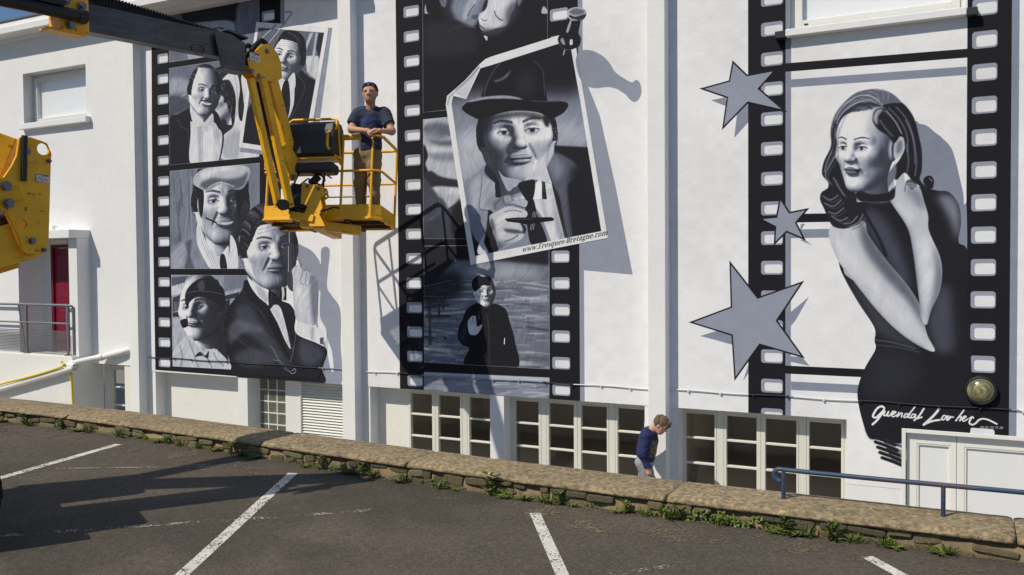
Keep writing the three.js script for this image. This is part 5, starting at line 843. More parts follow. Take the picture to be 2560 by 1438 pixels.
  m.in(fore, true, () => { m.F(0.3, [-0.837,2.932,-0.748,2.803,-0.598,2.532,-0.532,2.245,-0.474,1.769,-0.447,1.494,-0.508,1.636,-0.597,2.208,-0.73,2.688,-0.854,2.86], 4, 0.85); m.F(0.95, [-0.468,2.49,-0.382,2.394,-0.338,2.11,-0.358,1.827,-0.413,1.59,-0.431,1.922,-0.467,2.206], 6, 0.8); m.F(0.34, [-0.318,2.346,-0.219,2.016,-0.251,1.757,-0.377,1.401,-0.311,1.827,-0.295,2.11], 4, 0.8); m.F(0.4, [-0.635,3.018,-0.47,2.973,-0.401,2.772,-0.469,2.774,-0.556,2.891], 5, 0.7); m.F(0.94, [-0.792,2.882,-0.643,2.828,-0.512,2.681,-0.555,2.588,-0.686,2.734], 6, 0.7); m.L(0.15, [-0.736,3.032,-0.74,2.975], 1.4, 0.5); m.L(0.25, [-0.622,3.065,-0.635,2.98], 1.4, 0.5); });
  m.F(0.3, [-0.626,3.075,-0.574,3.12,-0.514,3.088,-0.505,3.031,-0.556,2.996], 0.6); for (const k of [0, 1, 2]) m.L(0.85, [-0.617,3.065,-0.565,3.072,-0.513,3.041].map((v, i) => v - (i % 2 ? k * 0.022 : 0)), 0.9, 0.3);
  // hair behind and the left locks
  m.F(0.05, [-0.956,4.005,-0.779,4.075,-0.673,4.037,-0.586,3.935,-0.525,3.807,-0.481,3.615,-0.45,3.434,-0.45,3.227,-0.471,3.115,-0.419,3.037,-0.376,3.016,-0.325,3.041,-0.342,2.995,-0.419,2.989,-0.488,3.049,-0.557,3.109,-0.635,3.199,-0.731,3.118,-0.75,3.262,-0.68,3.377,-0.637,3.512,-0.733,3.643,-0.866,3.748], 0.6);
  m.F(0.05, [-0.432,3.103,-0.402,3.144,-0.351,3.146,-0.317,3.088,-0.333,3.023,-0.376,3.006,-0.419,3.046], 0.4); m.L(0.6, [-0.368,3.119,-0.334,3.079], 1, 0.4);
  m.F(0.06, [-1.384,3.886,-1.411,3.692,-1.383,3.445,-1.364,3.346,-1.318,3.197,-1.253,3.076,-1.179,2.995,-1.07,2.893,-1.06,2.747,-1.105,2.642,-1.178,2.585,-1.316,2.55,-1.437,2.582,-1.494,2.673,-1.551,2.813,-1.593,2.914,-1.579,3.003,-1.504,3.058,-1.504,3.133,-1.57,3.23,-1.551,3.382,-1.467,3.569,-1.468,3.746,-1.44,3.891], 0.6);
  // face and neck
  m.F(0.42, [-1.179,3.024,-0.953,3.072,-0.785,3.245,-0.732,3.309,-0.732,3.166,-0.811,3.026,-0.837,2.951,-1.134,2.944], 1);
  m.head([-1.063,3.503,-0.619,3.473,-1.061,3.019], 880, { woman: true, yaw: -0.5, pitch: 0.02, roll: -0.02, light: [-0.5, 0.45, 0.75], dark: 0.16, key: 0.92, res: 1.2, browUp: 0.001, look: -0.002 });
  m.F(0.05, [-1.134,3.002,-0.998,2.958,-0.828,2.97,-0.749,3.024,-0.775,2.881,-1.088,2.874,-1.179,2.946], 0.8);
  const ear = [-0.746,3.377,-0.75,3.539,-0.703,3.626,-0.65,3.613,-0.637,3.503,-0.68,3.401];
  m.F(0.74, ear, 0.5); m.F(0.4, [-0.728,3.452,-0.715,3.556,-0.667,3.581,-0.663,3.495,-0.697,3.431], 1.8, 0.9);
  // fringe and parting
  m.F(0.36, [-1.472,3.77,-1.426,3.943,-1.333,4.077,-1.201,4.186,-1.069,4.222,-0.93,4.218,-0.783,4.156,-0.678,4.037,-0.779,4.037,-0.894,4.019,-0.974,3.997,-1.082,3.973,-1.182,3.986,-1.282,3.946,-1.347,3.883,-1.393,3.779,-1.421,3.669,-1.463,3.647], 0.7);
  { const fan = [[-1.449,3.793,-1.384,3.945,-1.246,4.06,-1.091,4.046,-1.001,3.99], [-1.43,3.743,-1.365,3.904,-1.255,3.973,-1.136,3.982], [-1.136,4.05,-1.019,4.116,-0.911,4.03], [-1.091,4.007,-0.956,4.082,-0.885,4.018], [-1.019,4.155,-0.93,4.118,-0.894,4.028], [-0.957,4.178,-0.858,4.13,-0.849,4.043], [-1.403,3.907,-1.31,4.017,-1.182,4.073], [-0.867,4.169,-0.797,4.115,-0.796,4.048]];
    fan.forEach((a, i) => { m.L(i < 2 ? 0.1 : 0.32, a, i < 2 ? 4 : 2.4, 1, 0.8); m.L(0.68, a.map((v, j) => v + (j % 2 ? 0.045 : -0.02)), 1.4, 0.9, 0.6); }); }
  { let q = 77; const R = () => (q = (q * 16807) % 2147483647) / 2147483647; const A = [-1.449,3.803,-1.366,3.992,-1.2,4.143,-1.019,4.145,-0.885,4.027], B = [-1.365,3.885,-1.292,3.956,-1.164,4.013,-1.037,4.031,-0.911,4.011];
    for (let k = 0; k < 34; k++) { const f = R(), o = []; for (let i = 0; i < A.length; i++) o.push(A[i] + (B[i] - A[i]) * f + (R() - 0.5) * 0.012); m.L(f > 0.6 ? 0.12 : R() < 0.6 ? 0.3 : 0.78, o, 0.7 + R() * 0.8, 0.4, 0.7); } }
  m.F(0.06, [-0.992,3.893,-0.956,3.976,-0.849,3.976,-0.743,3.881,-0.655,3.732,-0.689,3.64,-0.751,3.558,-0.821,3.649,-0.919,3.724,-0.982,3.815], 0.8); m.F(0.75, [-0.987,3.873,-0.947,3.966,-0.876,3.969,-0.929,3.897,-0.938,3.792], 1.6, 0.85);
  for (const a of [[-0.867,3.959,-0.752,3.835,-0.681,3.686], [-0.814,3.983,-0.69,3.83,-0.611,3.634,-0.602,3.444], [-0.735,3.995,-0.612,3.823,-0.541,3.582,-0.523,3.297], [-0.911,3.848,-0.844,3.737,-0.768,3.645], [-0.629,3.825,-0.55,3.629,-0.506,3.343,-0.522,3.155], [-0.619,3.54,-0.592,3.348,-0.609,3.207]]) { m.L(0.55, a, 1.6, 0.9, 0.85); }
  m.L(0.7, [-0.84,3.956,-0.734,3.805,-0.663,3.657], 1.2, 0.5);
  for (const a of [[-1.449,3.695,-1.439,3.547,-1.514,3.385,-1.542,3.258], [-1.421,3.644,-1.42,3.448,-1.504,3.305,-1.532,3.208,-1.476,3.106], [-1.438,3.183,-1.373,3.052,-1.308,2.951], [-1.56,2.962,-1.475,2.909,-1.382,2.964], [-1.541,2.872,-1.438,2.829,-1.345,2.904], [-1.456,2.711,-1.363,2.649,-1.27,2.686], [-1.316,2.609,-1.224,2.626,-1.16,2.702], [-1.252,2.568,-1.142,2.623,-1.097,2.719], [-1.494,2.762,-1.41,2.739,-1.317,2.805]]) { m.L(0.72, a, 1.5, 0.8, 0.9); m.L(0.3, a.map((v, j) => v + (j % 2 ? -0.03 : 0.03)), 2, 1, 0.7); }
  m.brushed([-1.472,3.77,-1.426,3.943,-1.333,4.077,-1.201,4.186,-1.069,4.222,-0.93,4.218,-0.783,4.156,-0.678,4.037,-0.586,3.935,-0.525,3.807,-0.481,3.615,-0.45,3.434,-0.449,3.151,-0.317,3.088,-0.278,2.969,-0.16,2.945,-0.06,2.801,-0.034,2.592,-0.057,2.364,0.026,2.256,0.037,0.215,-0.624,0.164,-0.845,0.078,-1.035,0.063,-1.108,0.239,-1.152,0.473,-1.141,0.636,-1.069,0.846,-0.952,1.075,-0.966,1.347,-1.144,1.637,-1.306,1.94,-1.371,2.132,-1.479,2.415,-1.484,2.554,-1.551,2.813,-1.593,2.914,-1.579,3.003,-1.504,3.058,-1.57,3.23,-1.551,3.382,-1.467,3.569], 0.14, 741);
  m.F(0.05, [-1.403,3.888,-1.43,3.743,-1.402,3.613,-1.42,3.448,-1.448,3.499,-1.458,3.696,-1.44,3.832], 1.2); for (const k of [0, 1, 2, 3]) m.L(k % 2 ? 0.5 : 0.2, [-1.44,3.793,-1.449,3.636,-1.504,3.443,-1.551,3.308].map((v, i) => v + (i % 2 ? 0 : k * 0.022)), 1.1, 0.5, 0.8);
  // stars
  const stars = [[-2.67,4.737,-2.491,4.543,-2.141,4.572,-2.345,4.361,-2.023,4.053,-2.481,4.2,-2.8,3.898,-2.743,4.286,-3.079,4.432,-2.716,4.495], [-2.076,2.954,-1.963,2.768,-1.746,2.805,-1.885,2.639,-1.784,2.431,-1.997,2.531,-2.145,2.382,-2.135,2.596,-2.33,2.703,-2.121,2.717], [-2.709,2.143,-2.356,1.687,-1.807,1.89,-2.12,1.399,-1.797,0.948,-2.331,1.091,-2.648,0.63,-2.684,1.198,-3.231,1.353,-2.694,1.564]];
  for (const a of stars) { m.H(0.57, a); m.trace(a, false, true); m.c.lineJoin = 'miter'; m.c.strokeStyle = grey(0.05); m.c.lineWidth = 3.2 * U * m.s; m.c.stroke(); m.c.lineJoin = 'round'; }
  // signature and number
  { const sg = (a, w) => m.L(0.98, a, w, 0.15);
    sg([-0.851,0.37,-0.878,0.388,-0.927,0.36,-0.972,0.283,-0.972,0.249,-0.936,0.252,-0.882,0.309,-0.851,0.346,-0.886,0.28,-0.936,0.208,-0.981,0.16], 4);
    sg([-0.842,0.327,-0.855,0.282,-0.828,0.284,-0.801,0.33,-0.815,0.28,-0.788,0.282,-0.753,0.338], 2.8); sg([-0.761,0.294,-0.721,0.326,-0.739,0.334,-0.766,0.293,-0.752,0.27,-0.713,0.292], 2.6); sg([-0.686,0.328,-0.708,0.273,-0.668,0.315,-0.651,0.321,-0.659,0.272], 2.6);
    sg([-0.581,0.307,-0.607,0.319,-0.633,0.279,-0.607,0.276,-0.563,0.332,-0.511,0.407], 2.8); sg([-0.563,0.322,-0.585,0.277,-0.563,0.274], 2.6); sg([-0.511,0.316,-0.537,0.315,-0.554,0.275,-0.528,0.277,-0.502,0.317,-0.511,0.278], 2.6); sg([-0.416,0.39,-0.467,0.3,-0.519,0.244], 3.4); sg([-0.493,0.265,-0.437,0.288], 3.2);
    sg([-0.249,0.401,-0.313,0.312,-0.415,0.199], 4.4); sg([-0.411,0.204,-0.329,0.248,-0.249,0.269], 3.8);
    sg([-0.177,0.317,-0.202,0.324,-0.227,0.28,-0.202,0.277,-0.16,0.323,-0.172,0.274], 2.8); sg([-0.135,0.32,-0.16,0.271,-0.126,0.311,-0.101,0.313], 2.6); sg([0.007,0.4,-0.043,0.322,-0.076,0.272,-0.043,0.317,-0.018,0.319,-0.034,0.275], 2.8); sg([-0.001,0.297,0.032,0.327,0.011,0.33,-0.009,0.291,0.008,0.274,0.049,0.3], 2.6);
    sg([0.09,0.327,0.074,0.293,0.066,0.255,0.099,0.239,0.132,0.26,0.164,0.299,0.205,0.316,0.262,0.307,0.343,0.267], 3.4); sg([0.065,0.311,0.098,0.332,0.107,0.314], 2.4);
    const a = [0.173,0.202,0.408,0.212]; m.text('06 01 70 75 30', a[0], a[1], 0.036, Math.atan2(a[3] - a[1], a[2] - a[0]), 0.95, 'italic', 0.15, 0.98); }

  const mat = m.texture(), t = thing('film_strip_mural', 'black and white film strip mural with a seated woman and three grey stars', 'mural');
  add('painted_wall', m.sheet([-3.518, 0.197, -1.279, 0.197, -1.279, -0.6, -0.657, -0.6, -0.657, 0.141, 1.5, 0.141, 1.62, 0.141, 1.62, 5.78, 0.004, 5.78, 0.004, 5.047, -1.972, 5.047, -1.972, 5.78, -3.518, 5.78], 0.004), mat, t);
  for (const a of stars) add('painted_star', m.sheet(a, 0.008), mat, t);
  const q = add('painted_figure', m.sheet([-1.472,3.77,-1.426,3.943,-1.333,4.077,-1.201,4.186,-1.069,4.222,-0.93,4.218,-0.783,4.156,-0.678,4.037,-0.586,3.935,-0.525,3.807,-0.481,3.615,-0.45,3.434,-0.449,3.151,-0.317,3.088,-0.278,2.969,-0.16,2.945,-0.06,2.801,-0.034,2.592,-0.057,2.364,0.026,2.256,0.037,0.215,-0.624,0.164,-0.845,0.078,-1.035,0.063,-1.108,0.239,-1.152,0.473,-1.141,0.636,-1.069,0.846,-0.952,1.075,-0.966,1.347,-1.144,1.637,-1.306,1.94,-1.371,2.132,-1.479,2.415,-1.484,2.554,-1.551,2.813,-1.593,2.914,-1.579,3.003,-1.504,3.058,-1.57,3.23,-1.551,3.382,-1.467,3.569], 0.006), mat, t);
  q.userData.label = 'painted woman with wavy hair in a dark sleeveless dress';
}


// ---------- articulated boom lift ----------
const yellowTone = (sd, r, g, b) => tex(512, 1.4, (u, v) => { const c = fbm(u * 6, v * 6, 6, sd, 4) - 0.5, s = fbm(u * 3, v * 40, 40, sd + 4, 3), d = fbm(u * 30, v * 30, 30, sd + 8, 3); let q = 1 + 0.16 * c; let k = d > 0.77 ? Math.min(0.8, (d - 0.77) * 9) : 0; k = Math.max(k, s > 0.72 ? (s - 0.72) * 1.5 : 0); return [r * q * (1 - 0.45 * k), g * q * (1 - 0.5 * k), b * q + 26 * k]; });
M.yellow = std({ map: yellowTone(301, 240, 178, 4), roughness: 0.42, bumpMap: plasterBump, bumpScale: 0.0006 });
M.boomSteel = std({ map: tex(512, 1.1, (u, v) => { const q = 1 + 0.5 * (fbm(u * 4, v * 30, 30, 321, 4) - 0.5) + 0.3 * (fbm(u * 9, v * 9, 9, 325, 4) - 0.5); return [70 * q, 73 * q, 79 * q]; }), roughness: 0.42, metalness: 0.35 });
M.plastic = std({ color: 0x2c2b2a, roughness: 0.5, bumpMap: plasterBump, bumpScale: 0.0012 });
M.rubber = std({ color: 0x1b1b1c, roughness: 0.85 });
M.bolt = std({ color: 0x6e7278, roughness: 0.4, metalness: 0.8 });
M.sticker = (() => { const c = document.createElement('canvas'); c.width = 128; c.height = 96; const x = c.getContext('2d'); x.fillStyle = '#d9d7d0'; x.fillRect(0, 0, 128, 96); x.fillStyle = '#b9302c'; x.fillRect(66, 4, 58, 20); x.strokeStyle = '#2b2b2b'; x.lineWidth = 5; x.strokeRect(4, 4, 58, 88); x.beginPath(); x.moveTo(18, 74); x.lineTo(36, 40); x.lineTo(52, 70); x.moveTo(80, 80); x.lineTo(94, 44); x.lineTo(110, 84); x.moveTo(30, 24); x.lineTo(46, 30); x.stroke(); const t = new THREE.CanvasTexture(c); t.colorSpace = THREE.SRGBColorSpace; return std({ map: t, roughness: 0.5 }); })();
const FW = V(0.184, 0, -0.9829), UPV = V(0, 1, 0), NV = V(0.9829, 0, 0.184);   // boom direction, up, and the side that faces the photographer
const lift = thing('boom_lift', 'yellow articulated boom lift with a work basket, reaching over the low wall', 'boom lift');
const v3 = (a) => { const r = []; for (let i = 0; i < a.length; i += 3) r.push(V(a[i], a[i + 1], a[i + 2])); return r; };
const bolt = (p, r, h, parent, ax = NV) => { const q = p.clone(); add('bolt', [rod(q, q.clone().addScaledVector(ax, h * 0.5), r * 1.35, 14), rod(q.clone().addScaledVector(ax, h * 0.5), q.clone().addScaledVector(ax, h), r, 6)], M.bolt, parent); };
{
  // telescopic boom
  const [c0, e0] = v3([-8.816,4.934,4.855,-8.465,4.962,2.98]), back = e0.clone().sub(c0).normalize(), rear = c0.clone().addScaledVector(back, -5.1), far = c0.clone().addScaledVector(back, -0.1);
  const inner = add('inner_boom', [bar(far, e0, 0.19, 0.3, UPV, 0.012), bar(far.clone().addScaledVector(UPV, 0.158), e0.clone().addScaledVector(UPV, 0.158), 0.15, 0.016, UPV, 0.003)], M.boomSteel, lift);
  { const [a] = v3([-8.46,4.841,3.5]); add('access_plate', new THREE.TorusGeometry(0.06, 0.006, 6, 20).scale(1.5, 1, 1).applyMatrix4(new THREE.Matrix4().makeBasis(FW, UPV, NV).setPosition(a)), M.boomSteel, inner); }
  const outer = add('outer_boom', [bar(rear.clone().addScaledVector(UPV, 0.1), c0.clone().addScaledVector(UPV, 0.1), 0.2, 0.24, UPV, 0.015)], M.yellow, lift);
  // collar with wear-pad bolts, cylinder slung below
  const col = add('boom_collar', [bar(c0.clone().addScaledVector(back, -0.3), c0.clone().addScaledVector(back, 0.02), 0.29, 0.4, UPV, 0.02), bar(c0.clone().addScaledVector(back, -0.42).addScaledVector(UPV, -0.19), c0.clone().addScaledVector(UPV, -0.2), 0.2, 0.03, UPV, 0.01)], M.yellow, lift);
  for (const [du, dv] of [[-0.07, 0.1], [-0.07, -0.06], [-0.24, 0.12], [-0.2, -0.14]]) bolt(c0.clone().addScaledVector(back, du).addScaledVector(UPV, dv).addScaledVector(NV, 0.155), 0.034, 0.05, col);
  { const a = c0.clone().addScaledVector(NV, 0.21).addScaledVector(UPV, -0.03); const s = add('side_cylinder', [rod(a.clone().addScaledVector(back, -3.4), a.clone().addScaledVector(back, -0.12), 0.065, 14), rod(a.clone().addScaledVector(back, -0.14), a.clone().addScaledVector(back, -0.05), 0.075, 14)], M.black, lift);
    add('cylinder_guard', bar(a.clone().addScaledVector(back, -3.2).addScaledVector(UPV, 0.11), a.clone().addScaledVector(back, -0.3).addScaledVector(UPV, 0.09), 0.11, 0.06, UPV, 0.01), M.black, s); }
  // energy chain above the boom
  { const [a, b] = v3([-8.894,5.214,4.729,-8.563,5.096,2.962]), n = 46, list = [], w = 0.13;
    for (let k = 0; k < n; k++) { const p = a.clone().lerp(b, k / n), q = a.clone().lerp(b, (k + 0.86) / n); list.push(bar(p, q, w, 0.115, UPV, 0.008)); list.push(bar(p.clone().addScaledVector(UPV, 0.06), q.clone().addScaledVector(UPV, 0.06).lerp(p.clone().addScaledVector(UPV, 0.06), 0.5), w + 0.012, 0.02, UPV, 0)); }
    list.push(bar(a.clone().addScaledVector(back, -3.5), a, w, 0.115, UPV, 0.01));
    add('cable_chain', list, M.rubber, lift); }
  // boom head
  { const head = add('boom_head', [plate([[-0.463,0.011],[-0.388,0.051],[-0.242,0.05],[-0.04,-0.023],[-0.041,-0.372],[-0.083,-0.39],[-0.396,-0.382]], V(-8.433, 5.051, 2.812).addScaledVector(NV, 0.15), FW, UPV, 0.02), plate([[-0.262,0.1],[-0.184,0.142],[-0.034,0.141],[0.174,0.066],[0.174,-0.294],[0.13,-0.312],[-0.193,-0.304]], V(-8.433, 5.051, 2.812).addScaledVector(NV, -0.15), FW, UPV, 0.02), bar(...v3([-8.492,4.685,3.124,-8.426,4.684,2.771]), 0.3, 0.025, UPV, 0.004), bar(...v3([-8.489,5.156,3.109,-8.429,5.108,2.787]), 0.3, 0.025, UPV, 0.004)], M.boomSteel, lift);
    add('pin', rod(...v3([-8.579,4.91,2.666, -8.285,4.821,2.941]), 0.035), M.bolt, head); }
  // jib: yellow head plates, main arm, two parallel links and a black cylinder
  const o = V(-8.433, 5.051, 2.812), at = (k) => o.clone().addScaledVector(NV, k);
  const jibHead = [[0.033,-0.202],[0.134,-0.1],[0.261,0.018],[0.351,0.046],[0.428,0.028],[0.504,-0.043],[0.568,-0.161],[0.577,-0.354],[0.471,-0.425],[0.291,-0.443],[0.165,-0.42],[0.067,-0.342]];
  const jh = add('jib_head', [plate(jibHead, at(0.1), FW, UPV, 0.022), plate(jibHead, at(-0.1), FW, UPV, 0.022), bar(...v3([-8.37,5.074,2.474,-8.329,4.836,2.255]), 0.2, 0.03, UPV, 0.004)], M.yellow, lift);
  for (const p of v3([-8.258,5.003,2.498,-8.303,4.698,2.739,-8.268,4.624,2.555,-8.282,4.653,2.629])) bolt(p, 0.024, 0.02, jh);
  { const [p] = v3([-8.295,4.888,2.692]); add('safety_sticker', metres(new THREE.PlaneGeometry(0.17, 0.12)).applyMatrix4(new THREE.Matrix4().makeBasis(FW, UPV, NV).setPosition(p)), M.sticker, jh).geometry.setAttribute('uv', new THREE.Float32BufferAttribute([0, 1, 0, 0, 1, 1, 0, 0, 1, 0, 1, 1], 2)); }
  const arm = add('jib_arm', [bar(...v3([-8.37,4.792,2.366,-8.294,3.397,1.957]), 0.15, 0.155, FW, 0.015), plate([[0.64,-1.242],[0.814,-1.362],[0.858,-1.551],[0.807,-1.731],[0.739,-1.736],[0.7,-1.618],[0.559,-1.315]], at(0.075), FW, UPV, 0.03), plate([[0.749,-1.219],[0.925,-1.34],[0.97,-1.531],[0.918,-1.714],[0.849,-1.719],[0.81,-1.6],[0.667,-1.293]], at(-0.075), FW, UPV, 0.03)], M.yellow, lift);
  bolt(v3([-8.205,3.37,2.083])[0], 0.03, 0.03, arm); bolt(v3([-8.195,3.479,2.028])[0], 0.016, 0.02, arm);
  const la = add('jib_link', [bar(...v3([-8.269,4.589,2.805,-8.193,2.936,2.4]), 0.075, 0.088, FW, 0.008)], M.yellow, lift), lb = add('jib_link', [bar(...v3([-8.252,4.624,2.603,-8.174,2.941,2.185]), 0.075, 0.095, FW, 0.008)], M.yellow, lift);
  bolt(v3([-8.161,2.963,2.473])[0], 0.014, 0.012, la); for (const p of v3([-8.139,2.973,2.272,-8.127,2.987,2.206])) bolt(p, 0.014, 0.012, lb);
  add('jib_cylinder', [rod(...v3([-8.355,4.58,2.613,-8.331,4.1,2.484]), 0.035, 14), rod(...v3([-8.333,4.152,2.496,-8.274,3.213,2.178]), 0.052, 14)], M.black, lift);
  add('hose', [tube(v3([-8.394,4.796,2.765,-8.383,4.911,2.708,-8.367,5.053,2.62,-8.348,5.157,2.518,-8.334,5.13,2.444,-8.329,5.06,2.42]), 0.034, 40), tube(v3([-8.451,4.848,2.798,-8.437,5.029,2.722,-8.425,5.072,2.661,-8.416,5.019,2.613,-8.419,4.963,2.626]), 0.03, 30), tube(v3([-8.329,4.551,2.582,-8.312,4.151,2.489,-8.282,3.688,2.331,-8.257,3.374,2.194,-8.245,3.16,2.132]), 0.02, 40)], M.rubber, lift);

  // basket
  const A = V(-8.779,2.796,2.046), tr = 18 * Math.PI / 180, ti = 9 * Math.PI / 180, h = V(-Math.sin(tr), 0, -Math.cos(tr));
  const e1 = V(Math.cos(tr), 0, -Math.sin(tr)), e2 = h.clone().multiplyScalar(Math.cos(ti)).addScaledVector(UPV, -Math.sin(ti)), e3 = UPV.clone().multiplyScalar(Math.cos(ti)).addScaledVector(h, Math.sin(ti));
  const B = (a, b, c) => A.clone().addScaledVector(e1, a).addScaledVector(e2, b).addScaledVector(e3, c);
  lift.userData.basket = undefined; scene.userData.basketPoint = B; scene.userData.basketAxes = [e1, e2, e3];
  const LX = 1.67, DY = 0.8, HZ = 1.18, ch = 0.12;
  const outline = [[0, 0], [LX - ch, 0], [LX, ch * 0.9], [LX, DY], [0, DY]];
  const walls = [];
  for (let k = 0; k < outline.length; k++) { const [a, b] = [outline[k], outline[(k + 1) % outline.length]]; walls.push(bar(B(a[0], a[1], 0.1), B(b[0], b[1], 0.1), 0.012, 0.2, e3, 0)); walls.push(bar(B(a[0], a[1], 0.005), B(b[0], b[1], 0.005), 0.05, 0.03, e3, 0.004)); }
  const toe = add('toe_board', walls, M.yellow, lift);
  { // perforated floor on bearers
    const s = new THREE.Shape(outline.map(([x, y]) => new THREE.Vector2(x, y))), px = 0.052, py = 0.034;
    for (let j = 0; j < 22; j++) for (let i = 0; i < 31; i++) { const x = 0.05 + i * px + (j % 2) * px / 2, y = 0.04 + j * py; if (x < LX - 0.06 && y < DY - 0.03 && (x < LX - 0.18 || y > 0.16) && i % 8 !== 7) { const p = new THREE.Path(); p.absellipse(x, y, 0.019, 0.011, 0, 7, true); s.holes.push(p); } }
    const g = new THREE.ExtrudeGeometry(s, { depth: 0.006, bevelEnabled: false, curveSegments: 3 });
    add('basket_floor', metres(g).applyMatrix4(new THREE.Matrix4().makeBasis(e1, e2, e3).setPosition(B(0, 0, 0.014))), M.yellow, lift);
    add('floor_bearer', [bar(B(0, 0.27, -0.01), B(LX, 0.27, -0.01), 0.05, 0.05, e3, 0.004), bar(B(0, 0.55, -0.01), B(LX, 0.55, -0.01), 0.05, 0.05, e3, 0.004), bar(B(0.45, 0, -0.012), B(0.45, DY, -0.012), 0.05, 0.045, e3, 0.004), bar(B(1.2, 0, -0.012), B(1.2, DY, -0.012), 0.05, 0.045, e3, 0.004)], std({ color: 0x4a3a20, roughness: 0.8 }), lift);
  }
  const rail = (pts, r = 0.021) => tube(pts.map((p) => B(...p)), r, pts.length * 8, 10, 0.03);
  add('top_rail', [rail([[1.02, 0, HZ], [1.5, 0, HZ], [LX - ch, 0.0, HZ], [LX - 0.03, 0.05, HZ], [LX, ch, HZ], [LX, DY - 0.1, HZ], [LX - 0.02, DY - 0.02, HZ], [LX - 0.1, DY, HZ], [0.1, DY, HZ], [0.02, DY - 0.03, HZ], [0, DY - 0.1, HZ], [0, 0.1, HZ], [0.03, 0.02, HZ], [0.1, 0, HZ], [0.3, 0, HZ]], 0.023), bar(B(1.02, -0.005, HZ - 0.035), B(1.56, -0.005, HZ - 0.035), 0.03, 0.05, e3, 0.01)], M.yellow, lift);
  add('middle_rail', [rail([[0.95, 0, 0.68], [LX - ch, 0, 0.68], [LX - 0.02, 0.06, 0.68], [LX, ch, 0.68], [LX, DY - 0.05, 0.68], [LX - 0.06, DY, 0.68], [0.06, DY, 0.68], [0, DY - 0.06, 0.68], [-0.03, 0.06, 0.68], [0.0, -0.03, 0.68], [0.1, -0.03, 0.68], [0.95, -0.03, 0.68]], 0.018)], M.yellow, lift);
  for (const [x, y] of [[0.0, 0.05], [1.12, 0], [LX - ch, 0.01], [LX, DY - 0.04], [0, DY - 0.04], [0.42, DY], [1.2, DY]]) add('rail_post', rod(B(x, y, 0.0), B(x, y, HZ), 0.019, 10), M.yellow, lift);
  add('gate_bar', rod(B(0.5, DY - 0.02, 0.5), B(1.4, DY - 0.02, 0.5), 0.016), M.steel, lift);
  // control box: hooded black console outside the front rail in a yellow guard
  { const s = [[0, 0.02], [0.02, 0.0], [0.1, -0.08], [0.44, -0.1], [0.5, -0.02], [0.5, 0.14], [0.44, 0.24], [0.36, 0.26], [0.05, 0.26], [0, 0.2]].map(([v, d]) => new THREE.Vector2(d, v));
    const g = new THREE.ExtrudeGeometry(new THREE.Shape(s), { depth: 0.7, bevelEnabled: true, bevelSize: 0.02, bevelThickness: 0.025, bevelSegments: 2, curveSegments: 4 });
    const cb = add('control_box', metres(g).applyMatrix4(new THREE.Matrix4().makeBasis(e2.clone().negate(), e3, e1.clone().negate()).setPosition(B(1.07, -0.04, HZ - 0.36))), M.plastic, lift);
    add('box_seam', [bar(B(0.4, -0.315, HZ - 0.12), B(1.04, -0.315, HZ - 0.12), 0.012, 0.012, e3, 0.003)], M.black, cb);
    add('box_latch', bar(B(0.66, -0.2, HZ + 0.118), B(0.84, -0.2, HZ + 0.118), 0.03, 0.03, e3, 0.006), M.steel, cb);
    add('box_guard', [rail([[0.3, -0.05, HZ], [0.36, -0.16, HZ + 0.15], [0.45, -0.2, HZ + 0.19], [1.02, -0.2, HZ + 0.19], [1.1, -0.22, HZ + 0.17], [1.1, -0.24, HZ + 0.05], [1.02, -0.34, HZ - 0.05], [1.02, -0.34, HZ - 0.24], [1.08, -0.24, HZ - 0.34], [1.12, -0.06, HZ - 0.34]], 0.019), rod(B(1.1, -0.2, HZ + 0.16), B(1.1, -0.02, HZ - 0.42), 0.018), rod(B(0.38, -0.18, HZ + 0.16), B(0.36, -0.02, HZ - 0.3), 0.018)], M.yellow, lift);
    add('box_shelf', bar(B(0.4, -0.14, HZ - 0.375), B(1.1, -0.14, HZ - 0.375), 0.26, 0.025, e3, 0.005), M.yellow, lift);
    add('tool_tray', metres(new RoundedBoxGeometry(0.68, 0.15, 0.26, 3, 0.05)).applyMatrix4(new THREE.Matrix4().makeBasis(e1, e3, e2.clone().negate()).setPosition(B(0.76, -0.16, HZ - 0.51))), M.plastic, lift);
    add('side_panel', bar(B(0.12, -0.02, 0.72), B(0.12, -0.02, 1.14), 0.3, 0.012, e2, 0.003), M.yellow, lift); }
  // rotator, bracket and the support beam under the floor
  const R = (a, b, c) => B(a, b - 0.22, c);
  add('rotator', [rod(...v3([-8.291,2.985,2.163, -8.08,2.961,2.447]), 0.075, 16), rod(R(0.56, 0.06, 0.04), R(0.56, 0.06, 0.42), 0.12, 18), bar(R(0.44, 0.0, 0.2), R(0.7, 0.06, 0.2), 0.2, 0.22, e3, 0.03), bar(R(0.4, 0.05, 0.36), R(0.58, 0.05, 0.3), 0.12, 0.12, e3, 0.03)], M.black, lift);
  const pl = [[0.66, 0.46], [0.8, 0.42], [0.95, 0.4], [0.99, 0.28], [0.93, 0.24], [0.97, 0.1], [0.93, 0.0], [1.02, -0.16], [0.78, -0.16], [0.72, 0.02], [0.76, 0.12], [0.66, 0.16]];
  const br = add('basket_bracket', [plate(pl, R(0, 0.1, 0), e1, e3, 0.03, [[0.955, 0.355, 0.018], [0.95, 0.29, 0.018]]), plate(pl, R(0, -0.06, 0), e1, e3, 0.03), bar(R(0.52, 0.02, 0.0), R(0.86, 0.02, -0.06), 0.24, 0.1, e3, 0.01)], M.yellow, lift);
  for (const [x, y] of [[0.74, 0.4], [0.9, 0.36]]) bolt(R(x, -0.085, y), 0.018, 0.02, br, e2.clone().negate());
